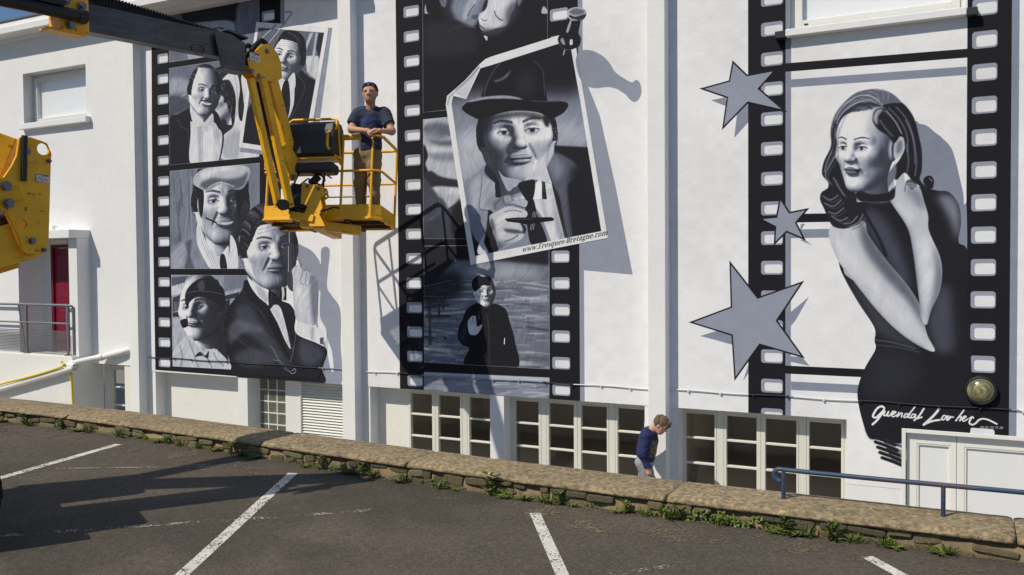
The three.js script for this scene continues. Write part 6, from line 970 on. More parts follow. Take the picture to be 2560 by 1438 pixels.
  add('support_beam', [bar(B(0.82, -0.1, -0.12), B(0.82, 0.72, -0.1), 0.14, 0.1, e3, 0.008), bar(B(0.86, 0.0, -0.1), B(1.36, 0.2, -0.14), 0.1, 0.13, e3, 0.008), bar(B(0.62, -0.16, -0.1), B(0.95, -0.1, -0.12), 0.16, 0.1, e3, 0.008)], M.yellow, lift);
  add('hose', [tube([R(0.5, 0, 0.42), R(0.6, -0.02, 0.62), R(0.8, 0, 0.64), R(0.9, 0.1, 0.56), R(0.88, 0.16, 0.4)], 0.014, 40), tube([R(0.56, 0, 0.4), R(0.75, -0.08, 0.5), R(0.92, 0, 0.42), R(0.93, 0.1, 0.66), R(1.04, 0.18, 0.68)], 0.012, 40), tube([R(0.85, 0, 0.36), R(0.94, 0.05, 0.5), R(0.9, 0.12, 0.62), R(1.0, 0.16, 0.56)], 0.01, 30), tube([R(0.96, -0.1, 0.04), R(1.08, -0.12, 0.06), R(1.14, -0.1, 0.09), R(1.22, -0.08, 0.08)], 0.012, 24)], M.rubber, lift);
  add('valve_block', [bar(R(0.72, 0.08, 0.46), R(0.84, 0.08, 0.58), 0.1, 0.06, e2, 0.01), bar(R(0.46, 0.04, 0.44), R(0.7, 0.04, 0.4), 0.07, 0.07, e3, 0.012)], M.black, lift);

  // front knuckle of the folding arms, close to the left edge of the view
  const ko = V(-6.846,2.802,6.9), ka = (k) => ko.clone().addScaledVector(NV, k);
  const kp = [[-0.022,0.411],[0.05,0.416],[0.138,0.396],[0.183,0.381],[0.217,0.297],[0.209,0.223],[0.174,-0.492],[0.157,-0.522],[0.108,-0.543],[0.01,-0.541],[-0.027,-0.514],[-0.052,-0.403],[-0.087,-0.316],[-0.145,-0.196],[-0.362,-0.133],[-0.358,0.024],[-0.158,0.073],[-0.095,0.172],[-0.056,0.256],[-0.032,0.401]];
  const hole = (p, r) => [...p, r];
  const holes = [hole([0.151,0.331], 0.05), hole([-0.029,-0.298], 0.04)];
  const kn = add('knuckle_plate', [plate(kp, ka(0), FW, UPV, 0.03, holes)], M.yellow, lift);
  add('knuckle_plate', [plate(kp, ka(-0.4), FW, UPV, 0.03, holes)], M.yellow, lift);
  add('rubber_buffer', plate([[-0.016,0.422],[0.015,0.422],[0.001,0.056],[-0.03,0.057]], ka(0.03), FW, UPV, 0.035), M.black, kn);
  for (const [p, r] of [[v3([-6.826,3.101,6.883])[0], 0.02], [v3([-6.794,3.037,6.713])[0], 0.013], [v3([-6.844,2.806,7.054])[0], 0.03], [v3([-6.841,2.67,7.038])[0], 0.03], [v3([-6.821,2.37,6.858])[0], 0.021], [v3([-6.804,2.298,6.765])[0], 0.014]]) bolt(p, r, 0.03, kn);
  { const [p] = v3([-6.801,2.889,6.768]); add('safety_sticker', new THREE.PlaneGeometry(0.11, 0.065).applyMatrix4(new THREE.Matrix4().makeBasis(FW, UPV, NV).setPosition(p)), M.sticker, kn); }
  const bx2 = (a, b, w, h2, k) => bar(a.clone().addScaledVector(NV, k), b.clone().addScaledVector(NV, k), w, h2, UPV, 0.012);
  const [u0] = v3([-6.843,3.189,6.886]), rearTop = rear.clone().addScaledVector(UPV, -0.25), lowRear = V(-8.1, 1.5, 8.97);
  add('upper_riser', [bx2(u0.clone().addScaledVector(UPV, -0.14), rearTop, 0.3, 0.34, -0.23)], M.yellow, lift);
  add('riser_link', [rod(v3([-7.049,2.977,6.9])[0], rear.clone().addScaledVector(UPV, -0.75).addScaledVector(NV, -0.2), 0.05, 12)], M.yellow, lift);
  const [l0] = v3([-6.848,2.345,6.91]);
  add('lower_riser', [bx2(l0.clone().addScaledVector(UPV, -0.02), lowRear, 0.34, 0.36, -0.23), plate([[-0.172,-0.319],[-0.099,-0.297],[-0.053,-0.426],[-0.011,-0.53],[0.115,-0.549],[0.108,-0.566],[-0.317,-0.696],[-0.311,-0.43]], ka(-0.06), FW, UPV, 0.03)], M.yellow, lift);
  add('riser_link', [bx2(l0.clone().addScaledVector(UPV, 0.42), lowRear.clone().addScaledVector(UPV, 0.5), 0.1, 0.12, 0.0), bx2(l0.clone().addScaledVector(UPV, 0.62), lowRear.clone().addScaledVector(UPV, 0.62), 0.1, 0.1, -0.3)], M.yellow, lift);
  add('riser_cylinder', [rod(v3([-7.072,2.564,6.915])[0], lowRear.clone().addScaledVector(NV, -0.22).addScaledVector(UPV, 0.2), 0.07, 16)], M.black, lift);
  // rear knuckle, turret, chassis
  add('rear_knuckle', [plate([[-0.35, 0.3], [0.35, 0.3], [0.35, -0.5], [0.1, -1.0], [-0.35, -0.9]], rear.clone().addScaledVector(NV, 0.2), FW, UPV, 0.03), plate([[-0.35, 0.3], [0.35, 0.3], [0.35, -0.5], [0.1, -1.0], [-0.35, -0.9]], rear.clone().addScaledVector(NV, -0.2), FW, UPV, 0.03)], M.yellow, lift);
  const tc = V(-7.95, groundY(-7.95), 8.2), yaw = -0.52, under = (g) => join(g).rotateY(yaw).translate(tc.x, tc.y, tc.z);
  add('turret', under([rbx(-0.75, -0.22, 0.85, 1.75, -1.05, 1.2, 0.08), rbx(0.22, 0.75, 0.85, 1.6, -1.0, 1.2, 0.08), rbx(-0.72, 0.72, 0.78, 1.0, -1.0, 1.3, 0.03), rbx(-0.6, 0.6, 0.9, 1.8, 1.1, 1.6, 0.1)]), M.yellow, lift);
  add('chassis', under([rbx(-0.45, 0.45, 0.36, 0.72, -1.2, 1.15, 0.04), rod(V(0, 0.7, 0), V(0, 0.8, 0), 0.48, 28), rod(V(-0.75, 0.42, -1.0), V(0.75, 0.42, -1.0), 0.09), rod(V(-0.75, 0.42, 1.0), V(0.75, 0.42, 1.0), 0.09)]), M.boomSteel, lift);
  const tyre = new THREE.LatheGeometry([[0.22, -0.14], [0.36, -0.15], [0.41, -0.11], [0.425, -0.04], [0.425, 0.04], [0.41, 0.11], [0.36, 0.15], [0.22, 0.14]].map(([r, y]) => new THREE.Vector2(r, y)), 36).rotateZ(Math.PI / 2), lug = new THREE.BoxGeometry(0.13, 0.03, 0.05), lugs = [];
  for (let k = 0; k < 26; k++) for (const s of [-1, 1]) lugs.push(lug.clone().rotateY(s * 0.5).translate(s * 0.075, 0.43, 0).rotateX((k + (s > 0 ? 0.5 : 0)) * Math.PI / 13));
  const tg = join([tyre, ...lugs]), rim = new THREE.LatheGeometry([[0.0, 0.05], [0.1, 0.06], [0.12, 0.02], [0.2, 0.03], [0.235, 0.13], [0.24, 0.13], [0.24, -0.13]].map(([r, y]) => new THREE.Vector2(r, y)), 30).rotateZ(-Math.PI / 2);
  for (const [x, z] of [[0.8, -1.0], [-0.8, -1.0], [0.8, 1.0], [-0.8, 1.0]]) { const w = add('wheel', tg, M.rubber, lift), q = V(x, 0, z).applyAxisAngle(UPV, yaw).add(tc); w.position.set(q.x, groundY(q.x) + 0.44, q.z); w.rotation.y = yaw + (x > 0 ? 0 : Math.PI); add('rim', rim, M.pvc, w); }
}


// ---------- people: distance fields meshed with surface nets ----------
function nets(f, lo, hi, cell, colour) {
  const n = [0, 1, 2].map((k) => Math.ceil((hi[k] - lo[k]) / cell) + 1), [nx, ny, nz] = n, val = new Float32Array(nx * ny * nz), id = new Int32Array(nx * ny * nz).fill(-1), pos = [], idx = [];
  const at = (i, j, k) => i + nx * (j + ny * k);
  const S = 5, reach = S * cell * 0.87 * 1.25 + 0.012;   // blocks that lie clear of the surface take one value
  for (let k0 = 0; k0 < nz; k0 += S) for (let j0 = 0; j0 < ny; j0 += S) for (let i0 = 0; i0 < nx; i0 += S) {
    const h = (S - 1) / 2, m = f(lo[0] + (i0 + h) * cell, lo[1] + (j0 + h) * cell, lo[2] + (k0 + h) * cell), far = Math.abs(m) > reach;
    for (let k = k0; k < Math.min(nz, k0 + S); k++) for (let j = j0; j < Math.min(ny, j0 + S); j++) for (let i = i0; i < Math.min(nx, i0 + S); i++) val[at(i, j, k)] = far ? m : f(lo[0] + i * cell, lo[1] + j * cell, lo[2] + k * cell);
  }
  for (let k = 0; k < nz - 1; k++) for (let j = 0; j < ny - 1; j++) for (let i = 0; i < nx - 1; i++) {
    let c = 0, s = [0, 0, 0];
    const v = (a, b, d) => val[at(i + a, j + b, k + d)];
    for (let e = 0; e < 12; e++) {
      const ax = e >> 2, o = [0, 0, 0], p = [0, 0, 0]; o[(ax + 1) % 3] = e & 1; o[(ax + 2) % 3] = (e >> 1) & 1; p[0] = o[0]; p[1] = o[1]; p[2] = o[2]; p[ax] = 1;
      const a = v(...o), b = v(...p);
      if ((a < 0) !== (b < 0)) { const t = a / (a - b); for (let q = 0; q < 3; q++) s[q] += o[q] + (p[q] - o[q]) * t; c++; }
    }
    if (c) { id[at(i, j, k)] = pos.length / 3; pos.push(lo[0] + (i + s[0] / c) * cell, lo[1] + (j + s[1] / c) * cell, lo[2] + (k + s[2] / c) * cell); }
  }
  const quad = (a, b, c, d, flip) => { if (a < 0 || b < 0 || c < 0 || d < 0) return; if (flip) idx.push(a, c, b, a, d, c); else idx.push(a, b, c, a, c, d); };
  for (let k = 1; k < nz - 1; k++) for (let j = 1; j < ny - 1; j++) for (let i = 1; i < nx - 1; i++) {
    const a = val[at(i, j, k)] < 0;
    if (a !== val[at(i + 1, j, k)] < 0) quad(id[at(i, j, k)], id[at(i, j - 1, k)], id[at(i, j - 1, k - 1)], id[at(i, j, k - 1)], !a);
    if (a !== val[at(i, j + 1, k)] < 0) quad(id[at(i, j, k)], id[at(i, j, k - 1)], id[at(i - 1, j, k - 1)], id[at(i - 1, j, k)], !a);
    if (a !== val[at(i, j, k + 1)] < 0) quad(id[at(i, j, k)], id[at(i - 1, j, k)], id[at(i - 1, j - 1, k)], id[at(i, j - 1, k)], !a);
  }
  const g = new THREE.BufferGeometry(); g.setAttribute('position', new THREE.Float32BufferAttribute(pos, 3)); g.setIndex(idx);
  const nor = new Float32Array(pos.length), e = cell * 0.6;
  for (let i = 0; i < pos.length; i += 3) { const [x, y, z] = [pos[i], pos[i + 1], pos[i + 2]]; const d = V(f(x + e, y, z) - f(x - e, y, z), f(x, y + e, z) - f(x, y - e, z), f(x, y, z + e) - f(x, y, z - e)).normalize(); nor[i] = d.x; nor[i + 1] = d.y; nor[i + 2] = d.z; }
  g.setAttribute('normal', new THREE.BufferAttribute(nor, 3));
  const uv = []; for (let i = 0; i < pos.length; i += 3) uv.push(pos[i] + pos[i + 2], pos[i + 1]);
  g.setAttribute('uv', new THREE.Float32BufferAttribute(uv, 2));
  if (colour) { const c = []; for (let i = 0; i < pos.length; i += 3) c.push(...colour(pos[i], pos[i + 1], pos[i + 2])); g.setAttribute('color', new THREE.Float32BufferAttribute(c, 3)); }
  return g;
}
const smin = (a, b, k) => { const h = Math.max(k - Math.abs(a - b), 0) / k; return Math.min(a, b) - h * h * k * 0.25; };
function cone(a, b, ra, rb) { const bx_ = b[0] - a[0], by = b[1] - a[1], bz = b[2] - a[2], L = bx_ * bx_ + by * by + bz * bz; return (x, y, z) => { const t = Math.max(0, Math.min(1, ((x - a[0]) * bx_ + (y - a[1]) * by + (z - a[2]) * bz) / L)); return Math.hypot(x - a[0] - bx_ * t, y - a[1] - by * t, z - a[2] - bz * t) - ra - (rb - ra) * t; }; }
function ell(c, r) { const m = Math.min(...r); return (x, y, z) => { const p = (x - c[0]) / r[0], q = (y - c[1]) / r[1], s = (z - c[2]) / r[2], k = Math.hypot(p, q, s); return (k - 1) * m * (k > 1 ? 1 : 1); }; }
const blend = (list, k) => (x, y, z) => { let d = 9; for (const f of list) d = smin(d, f(x, y, z), k); return d; };
const chain = (pts, rad) => pts.slice(1).map((p, i) => cone(pts[i], p, rad[i], rad[i + 1]));
const fold = (f, amp, fx, fy, sd) => (x, y, z) => f(x, y, z) + amp * (fbm(x * fx + 50 + z * 4, y * fy + 50, 4096, sd, 3) - 0.5);
// a head about the origin (chin at -0.115, crown at +0.125), face along +z
function headField(s) {
  const f = [ell([0, 0.03, -0.012], [0.078 * s, 0.097 * s, 0.097 * s]), ell([0, -0.04, 0.018], [0.062 * s, 0.075 * s, 0.075 * s]), ell([0, -0.09, 0.05], [0.034 * s, 0.028 * s, 0.032 * s])];
  const nose = blend([cone([0, 0.018, 0.086], [0, -0.022, 0.108], 0.008, 0.014), ell([-0.012, -0.026, 0.094], [0.01, 0.009, 0.012]), ell([0.012, -0.026, 0.094], [0.01, 0.009, 0.012])], 0.012);
  const brow = cone([-0.045, 0.026, 0.07], [0.045, 0.026, 0.07], 0.016, 0.016), ears = blend([ell([0.079, -0.005, -0.01], [0.01, 0.03, 0.02]), ell([-0.079, -0.005, -0.01], [0.01, 0.03, 0.02])], 0.003), lips = ell([0, -0.057, 0.084], [0.024, 0.009, 0.012]);
  const sock = [ell([0.032, 0.004, 0.092], [0.018, 0.011, 0.016]), ell([-0.032, 0.004, 0.092], [0.018, 0.011, 0.016])], eyes = blend([ell([0.031, 0.003, 0.068], [0.013, 0.011, 0.013]), ell([-0.031, 0.003, 0.068], [0.013, 0.011, 0.013])], 0.002), base = blend(f, 0.05);
  return (x, y, z) => { let d = smin(base(x, y, z), brow(x, y, z), 0.03); d = smin(d, nose(x, y, z), 0.015); for (const q of sock) d = Math.max(d, -q(x, y, z)) * 1; d = smin(d, lips(x, y, z), 0.008); d = smin(d, ears(x, y, z), 0.012); return Math.min(d, eyes(x, y, z)); };
}
// rigid placement of a field: position p, rotation m
function placed(f, p, m) { const i = m.clone().invert().elements; return (x, y, z) => { const a = x - p[0], b = y - p[1], c = z - p[2]; return f(i[0] * a + i[3] * b + i[6] * c, i[1] * a + i[4] * b + i[7] * c, i[2] * a + i[5] * b + i[8] * c); }; }
const rot3 = (x, y, z) => new THREE.Matrix3().setFromMatrix4(new THREE.Matrix4().makeRotationFromEuler(new THREE.Euler(x, y, z, 'YXZ')));
// a hand: wrist w, direction d of the fingers, back of the hand b, curl 0..1; s = +1 or -1 puts the thumb on one side
function handField(w, d, b, curl, s, k = 1) {
  const D = V(...d).normalize(), Bk = V(...b).normalize(), S = D.clone().cross(Bk).normalize().multiplyScalar(s); const P = (u, v, t) => { const q = V(...w).addScaledVector(D, u * k).addScaledVector(S, v * k).addScaledVector(Bk, t * k); return [q.x, q.y, q.z]; };
  const palm = blend([cone(P(0, 0, 0), P(0.075, 0.024, 0), 0.024 * k, 0.017 * k), cone(P(0, 0, 0), P(0.078, 0, 0), 0.024 * k, 0.017 * k), cone(P(0, 0, 0), P(0.07, -0.026, 0), 0.024 * k, 0.016 * k)], 0.02);
  const fs = [];
  [[0.03, 0.066, 0.95], [0.01, 0.076, 1], [-0.011, 0.07, 0.97], [-0.031, 0.054, 0.85]].forEach(([v, L], i) => { const a0 = 0.25 + curl * 0.6, a1 = a0 + curl * 1.1, a2 = a1 + curl * 0.7; let u = 0.078 - 0.004 * Math.abs(i - 1), t = 0; const pts = [P(u, v, t)]; for (const [l, a] of [[0.5, a0], [0.3, a1], [0.2, a2]]) { u += Math.cos(a) * L * l; t -= Math.sin(a) * L * l; pts.push(P(u, v * (1 + 0.1 * curl), t)); } fs.push(blend(chain(pts, [0.0098 * k, 0.009 * k, 0.0083 * k, 0.0072 * k]), 0.004)); });
  fs.push(blend(chain([P(0.018, 0.02, -0.006), P(0.05, 0.048, -0.014), P(0.076, 0.052, -0.024), P(0.095, 0.046, -0.032)], [0.015 * k, 0.0115 * k, 0.01 * k, 0.008 * k]), 0.006));
  return (x, y, z) => { let q = palm(x, y, z); for (const f of fs) q = smin(q, f(x, y, z), 0.006); return q; };
}
const skinMat = (r) => std({ vertexColors: true, roughness: r, color: 0xffffff });
const clothBump = tex(256, 0.05, (u, v) => 127 + 60 * Math.sin(u * 100) * Math.sin(v * 100), false);

{ // man in the basket, leaning on the front rail
  const B = scene.userData.basketPoint, p = thing('person', 'man in a navy T-shirt and khaki trousers leaning on the yellow basket rail', 'person');
  const hn = V(-Math.sin(Math.PI / 10), 0, -Math.cos(Math.PI / 10)), ex = V(Math.cos(Math.PI / 10), 0, -Math.sin(Math.PI / 10));
  p.matrixAutoUpdate = true;
  p.quaternion.setFromRotationMatrix(new THREE.Matrix4().makeBasis(ex, V(0, 1, 0), hn.clone().negate()));
  p.position.copy(B(1.46, 0.24, 0.03)).add(V(0, 0.02, 0));
  const hc = [0.06, 1.735, 0.07], hm = rot3(-0.02, 0.12, 0.03), hs = 1.14, head = placed((x, y, z) => headField0(x / hs / 1.1, y / hs, z / hs) * hs, hc, hm); function headField0(x, y, z) { return HF(x, y, z); } const HF = headField(1);
  // arms: shoulder, elbow, wrist
  const AL = [[-0.155, 1.475, 0.0], [-0.2, 1.235, 0.12], [0.075, 1.192, 0.255]], AR = [[0.265, 1.455, 0.01], [0.375, 1.195, 0.1], [0.262, 1.178, 0.262]];
  const hl = handField([0.085, 1.19, 0.26], [0.9, -0.42, 0.3], [0.25, 0.9, 0.5], 0.42, 1), hr = handField([0.25, 1.182, 0.266], [-0.86, 0.16, 0.34], [0.1, 0.85, 0.5], 0.4, -1);
  const skinF = (() => { const parts = [cone([0.045, 1.5, 0.0], [0.055, 1.66, 0.05], 0.07, 0.062), ...chain(AL, [0.062, 0.049, 0.03]), ...chain(AR, [0.062, 0.049, 0.03]), cone([0.0, 1.05, -0.03], [0.04, 1.42, -0.01], 0.06, 0.08)]; const arms = blend(parts, 0.04); return (x, y, z) => { let d = smin(arms(x, y, z), head(x, y, z), 0.03); d = smin(d, hl(x, y, z), 0.02); return smin(d, hr(x, y, z), 0.02); }; })();
  const inv = hm.clone().invert(), skin = (x, y, z) => {
    const q = V(x - hc[0], y - hc[1], z - hc[2]).applyMatrix3(inv).divideScalar(hs), base = [0.5, 0.26, 0.17];
    if (q.y > -0.13 && q.z > 0.045) {
      if (Math.hypot((Math.abs(q.x) - 0.031) / 0.014, (q.y - 0.003) / 0.008) < 1) return Math.hypot((Math.abs(q.x) - 0.031) / 0.006, (q.y - 0.003) / 0.008) < 1 ? [0.04, 0.03, 0.03] : [0.4, 0.34, 0.31];
      if (Math.abs(q.y - 0.03 + 0.1 * Math.max(0, Math.abs(q.x) - 0.035)) < 0.005 && Math.abs(q.x) > 0.012 && Math.abs(q.x) < 0.05) return [0.1, 0.06, 0.04];
      if (Math.abs(q.x) < 0.024 && Math.abs(q.y + 0.057) < 0.007) return Math.abs(q.y + 0.057) < 0.0018 ? [0.16, 0.06, 0.05] : [0.42, 0.17, 0.13];
      if (q.y < -0.035) return [0.42, 0.23, 0.16];
    }
    return y < 1.42 ? [0.52, 0.27, 0.17] : base;
  };
  const lo = [-0.34, 0.95, -0.2], hi = [0.52, 1.95, 0.46];
  add('body', nets(skinF, lo, hi, 0.0085, skin), skinMat(0.55), p);
  // hair
  const hairF = placed((x, y, z) => { const q = [x / hs, y / hs, z / hs], cap = ell([0, 0.042, -0.016], [0.097, 0.1, 0.108])(...q) + 0.012 * (fbm(q[0] * 60 + 90, q[2] * 60 + q[1] * 40 + 90, 4096, 401, 2) - 0.5); const cut = Math.max(q[2] - 0.055 + 0.75 * Math.max(0, 0.085 - q[1]) - 0.02 * Math.sin(q[0] * 90), -(q[1] + 0.03)); return Math.max(cap, cut) * hs; }, hc, hm);
  add('hair', nets(hairF, [hc[0] - 0.15, hc[1] - 0.07, hc[2] - 0.18], [hc[0] + 0.15, hc[1] + 0.2, hc[2] + 0.13], 0.006), std({ color: 0x2f211a, roughness: 0.75, bumpMap: plasterBump, bumpScale: 0.004 }), p);
  // sunglasses pushed up on the head
  { const g = new THREE.Group(); const toWorld = (x, y, z) => { const q = V(x, y, z).multiplyScalar(hs).applyMatrix3(hm); return V(q.x + hc[0], q.y + hc[1], q.z + hc[2]); };
    const lens = (s) => { const e = new THREE.SphereGeometry(1, 18, 12); e.scale(0.034, 0.02, 0.012); e.rotateX(-0.85); e.rotateY(s * 0.35); e.translate(s * 0.036, 0.106, 0.074); const q = e.attributes.position; for (let i = 0; i < q.count; i++) { const w = toWorld(q.getX(i), q.getY(i), q.getZ(i)); q.setXYZ(i, w.x, w.y, w.z); } e.computeVertexNormals(); return e; };
    const sg = add('sunglasses', [tube([toWorld(-0.088, 0.03, -0.02), toWorld(-0.082, 0.085, 0.035), toWorld(-0.06, 0.11, 0.06), toWorld(0, 0.113, 0.08), toWorld(0.06, 0.11, 0.06), toWorld(0.082, 0.085, 0.035), toWorld(0.088, 0.03, -0.02)], 0.0045, 40, 6, 0.5)], M.black, p);
    const lm = new THREE.MeshPhysicalMaterial({ color: 0x1457a8, roughness: 0.08, metalness: 0.85, clearcoat: 1 }); add('lens', lens(-1), lm, sg); add('lens', lens(1), lm, sg); }
  // T-shirt
  const shirtCore = blend([ell([0.045, 1.4, -0.01], [0.205, 0.17, 0.125]), ell([0.0, 1.17, -0.03], [0.185, 0.24, 0.125]), ell([-0.01, 1.0, -0.035], [0.195, 0.16, 0.125]), cone([-0.15, 1.475, -0.005], [-0.2, 1.3, 0.085], 0.083, 0.086), cone([0.26, 1.455, 0.0], [0.335, 1.28, 0.075], 0.083, 0.09), cone([-0.12, 1.49, -0.01], [0.22, 1.48, -0.01], 0.07, 0.07)], 0.07);
  const wr = fold((x, y, z) => shirtCore(x, y, z), 0.035, 6, 9, 411);
  const sl = (x, y, z, a, b) => (x - a[0]) * b[0] + (y - a[1]) * b[1] + (z - a[2]) * b[2];
  const shirtF = (x, y, z) => { let d = wr(x, y, z); d = Math.max(d, 0.865 - y - 0.02 * Math.sin(x * 14)); d = Math.max(d, -ell([0.05, 1.575, 0.045], [0.078, 0.075, 0.085])(x, y, z)); if (x < -0.1) d = Math.max(d, sl(x, y, z, [-0.2, 1.315, 0.08], [-0.25, -0.86, 0.42])); if (x > 0.24) d = Math.max(d, sl(x, y, z, [0.335, 1.295, 0.07], [0.44, -0.8, 0.36])); return d; };
  const navy = std({ map: tex(256, 0.5, (u, v) => { const q = 1 + 0.18 * (fbm(u * 8, v * 8, 8, 421, 4) - 0.5); return [45 * q, 53 * q, 74 * q]; }), roughness: 0.9, bumpMap: clothBump, bumpScale: 0.0004 });
  const ts = add('t_shirt', nets(shirtF, [-0.36, 0.84, -0.22], [0.52, 1.62, 0.26], 0.011), navy, p);
  { // flaming letters across the chest
    const c = document.createElement('canvas'); c.width = 256; c.height = 128; const x = c.getContext('2d'); x.clearRect(0, 0, 256, 128); x.strokeStyle = '#2f62d8'; x.lineWidth = 8; x.lineCap = 'round'; let s = 5; const R = () => (s = (s * 16807) % 2147483647) / 2147483647;
    x.font = 'italic bold 62px serif'; x.fillStyle = '#2c5fd6'; x.translate(0, 18); for (let k = 0; k < 9; k++) { const h0 = 40 + 26 * Math.sin(k / 8 * Math.PI) * -1; x.fillRect(16 + k * 26, h0 + 10, 8, 52); x.fillRect(16 + k * 26, h0 + 10 + 20 * (k % 3), 22, 8); x.beginPath(); x.moveTo(16 + k * 26, h0 + 12); x.lineTo(22 + k * 26, h0 - 14 - R() * 14); x.lineTo(28 + k * 26, h0 + 12); x.fill(); }
    const d = x.getImageData(0, 0, 256, 128).data, al = new Uint8Array(256 * 128 * 4); for (let i = 0; i < 256 * 128; i++) { const a = d[i * 4 + 3]; al[i * 4] = al[i * 4 + 1] = al[i * 4 + 2] = a; al[i * 4 + 3] = 255; }
    const am = new THREE.DataTexture(al, 256, 128); am.flipY = true; am.magFilter = THREE.LinearFilter; am.needsUpdate = true;
    const w = 24, h = 10, pos = [], uv = [], idx = [];
    for (let j = 0; j <= h; j++) for (let i = 0; i <= w; i++) { const px = -0.085 + 0.285 * i / w, py = 1.30 + 0.115 * j / h; let z = 0.3; for (let k = 0; k < 60 && shirtF(px, py, z) > 0; k++) z -= 0.006; pos.push(px, py, z + 0.006); uv.push(i / w, j / h); }
    for (let j = 0; j < h; j++) for (let i = 0; i < w; i++) { const a = j * (w + 1) + i; idx.push(a, a + 1, a + w + 1, a + 1, a + w + 2, a + w + 1); }
    const g = new THREE.BufferGeometry(); g.setAttribute('position', new THREE.Float32BufferAttribute(pos, 3)); g.setAttribute('uv', new THREE.Float32BufferAttribute(uv, 2)); g.setIndex(idx); g.computeVertexNormals();
    add('chest_print', g, new THREE.MeshStandardMaterial({ color: 0x2a5ac8, roughness: 0.8, alphaMap: am, alphaTest: 0.5 }), ts); }
  // trousers and shoes
  const LL = [[-0.105, 0.9, -0.03], [-0.12, 0.5, 0.015], [-0.12, 0.08, -0.02]], LR = [[0.075, 0.9, -0.03], [0.085, 0.5, 0.03], [0.1, 0.08, -0.01]];
  const legs = fold(blend([...chain(LL, [0.115, 0.085, 0.072]), ...chain(LR, [0.115, 0.085, 0.072]), ell([-0.015, 0.9, -0.035], [0.185, 0.13, 0.125])], 0.04), 0.03, 7, 12, 431);
  add('trousers', nets((x, y, z) => Math.max(legs(x, y, z), y - 0.99, 0.05 - y), [-0.26, 0.03, -0.2], [0.24, 1.0, 0.16], 0.013), std({ map: tex(256, 0.6, (u, v) => { const q = 1 + 0.2 * (fbm(u * 7, v * 7, 7, 441, 4) - 0.5); return [140 * q, 115 * q, 80 * q]; }), roughness: 0.92, bumpMap: clothBump, bumpScale: 0.0004 }), p);
  for (const [x, z] of [[-0.12, 0.03], [0.1, 0.04]]) add('shoe', nets(blend([cone([x, 0.035, z - 0.07], [x, 0.03, z + 0.12], 0.04, 0.036), cone([x, 0.05, z - 0.06], [x, 0.1, z - 0.05], 0.042, 0.04)], 0.03), [x - 0.07, -0.02, z - 0.15], [x + 0.07, 0.17, z + 0.2], 0.012), std({ color: 0x3a2f28, roughness: 0.7 }), p);
}
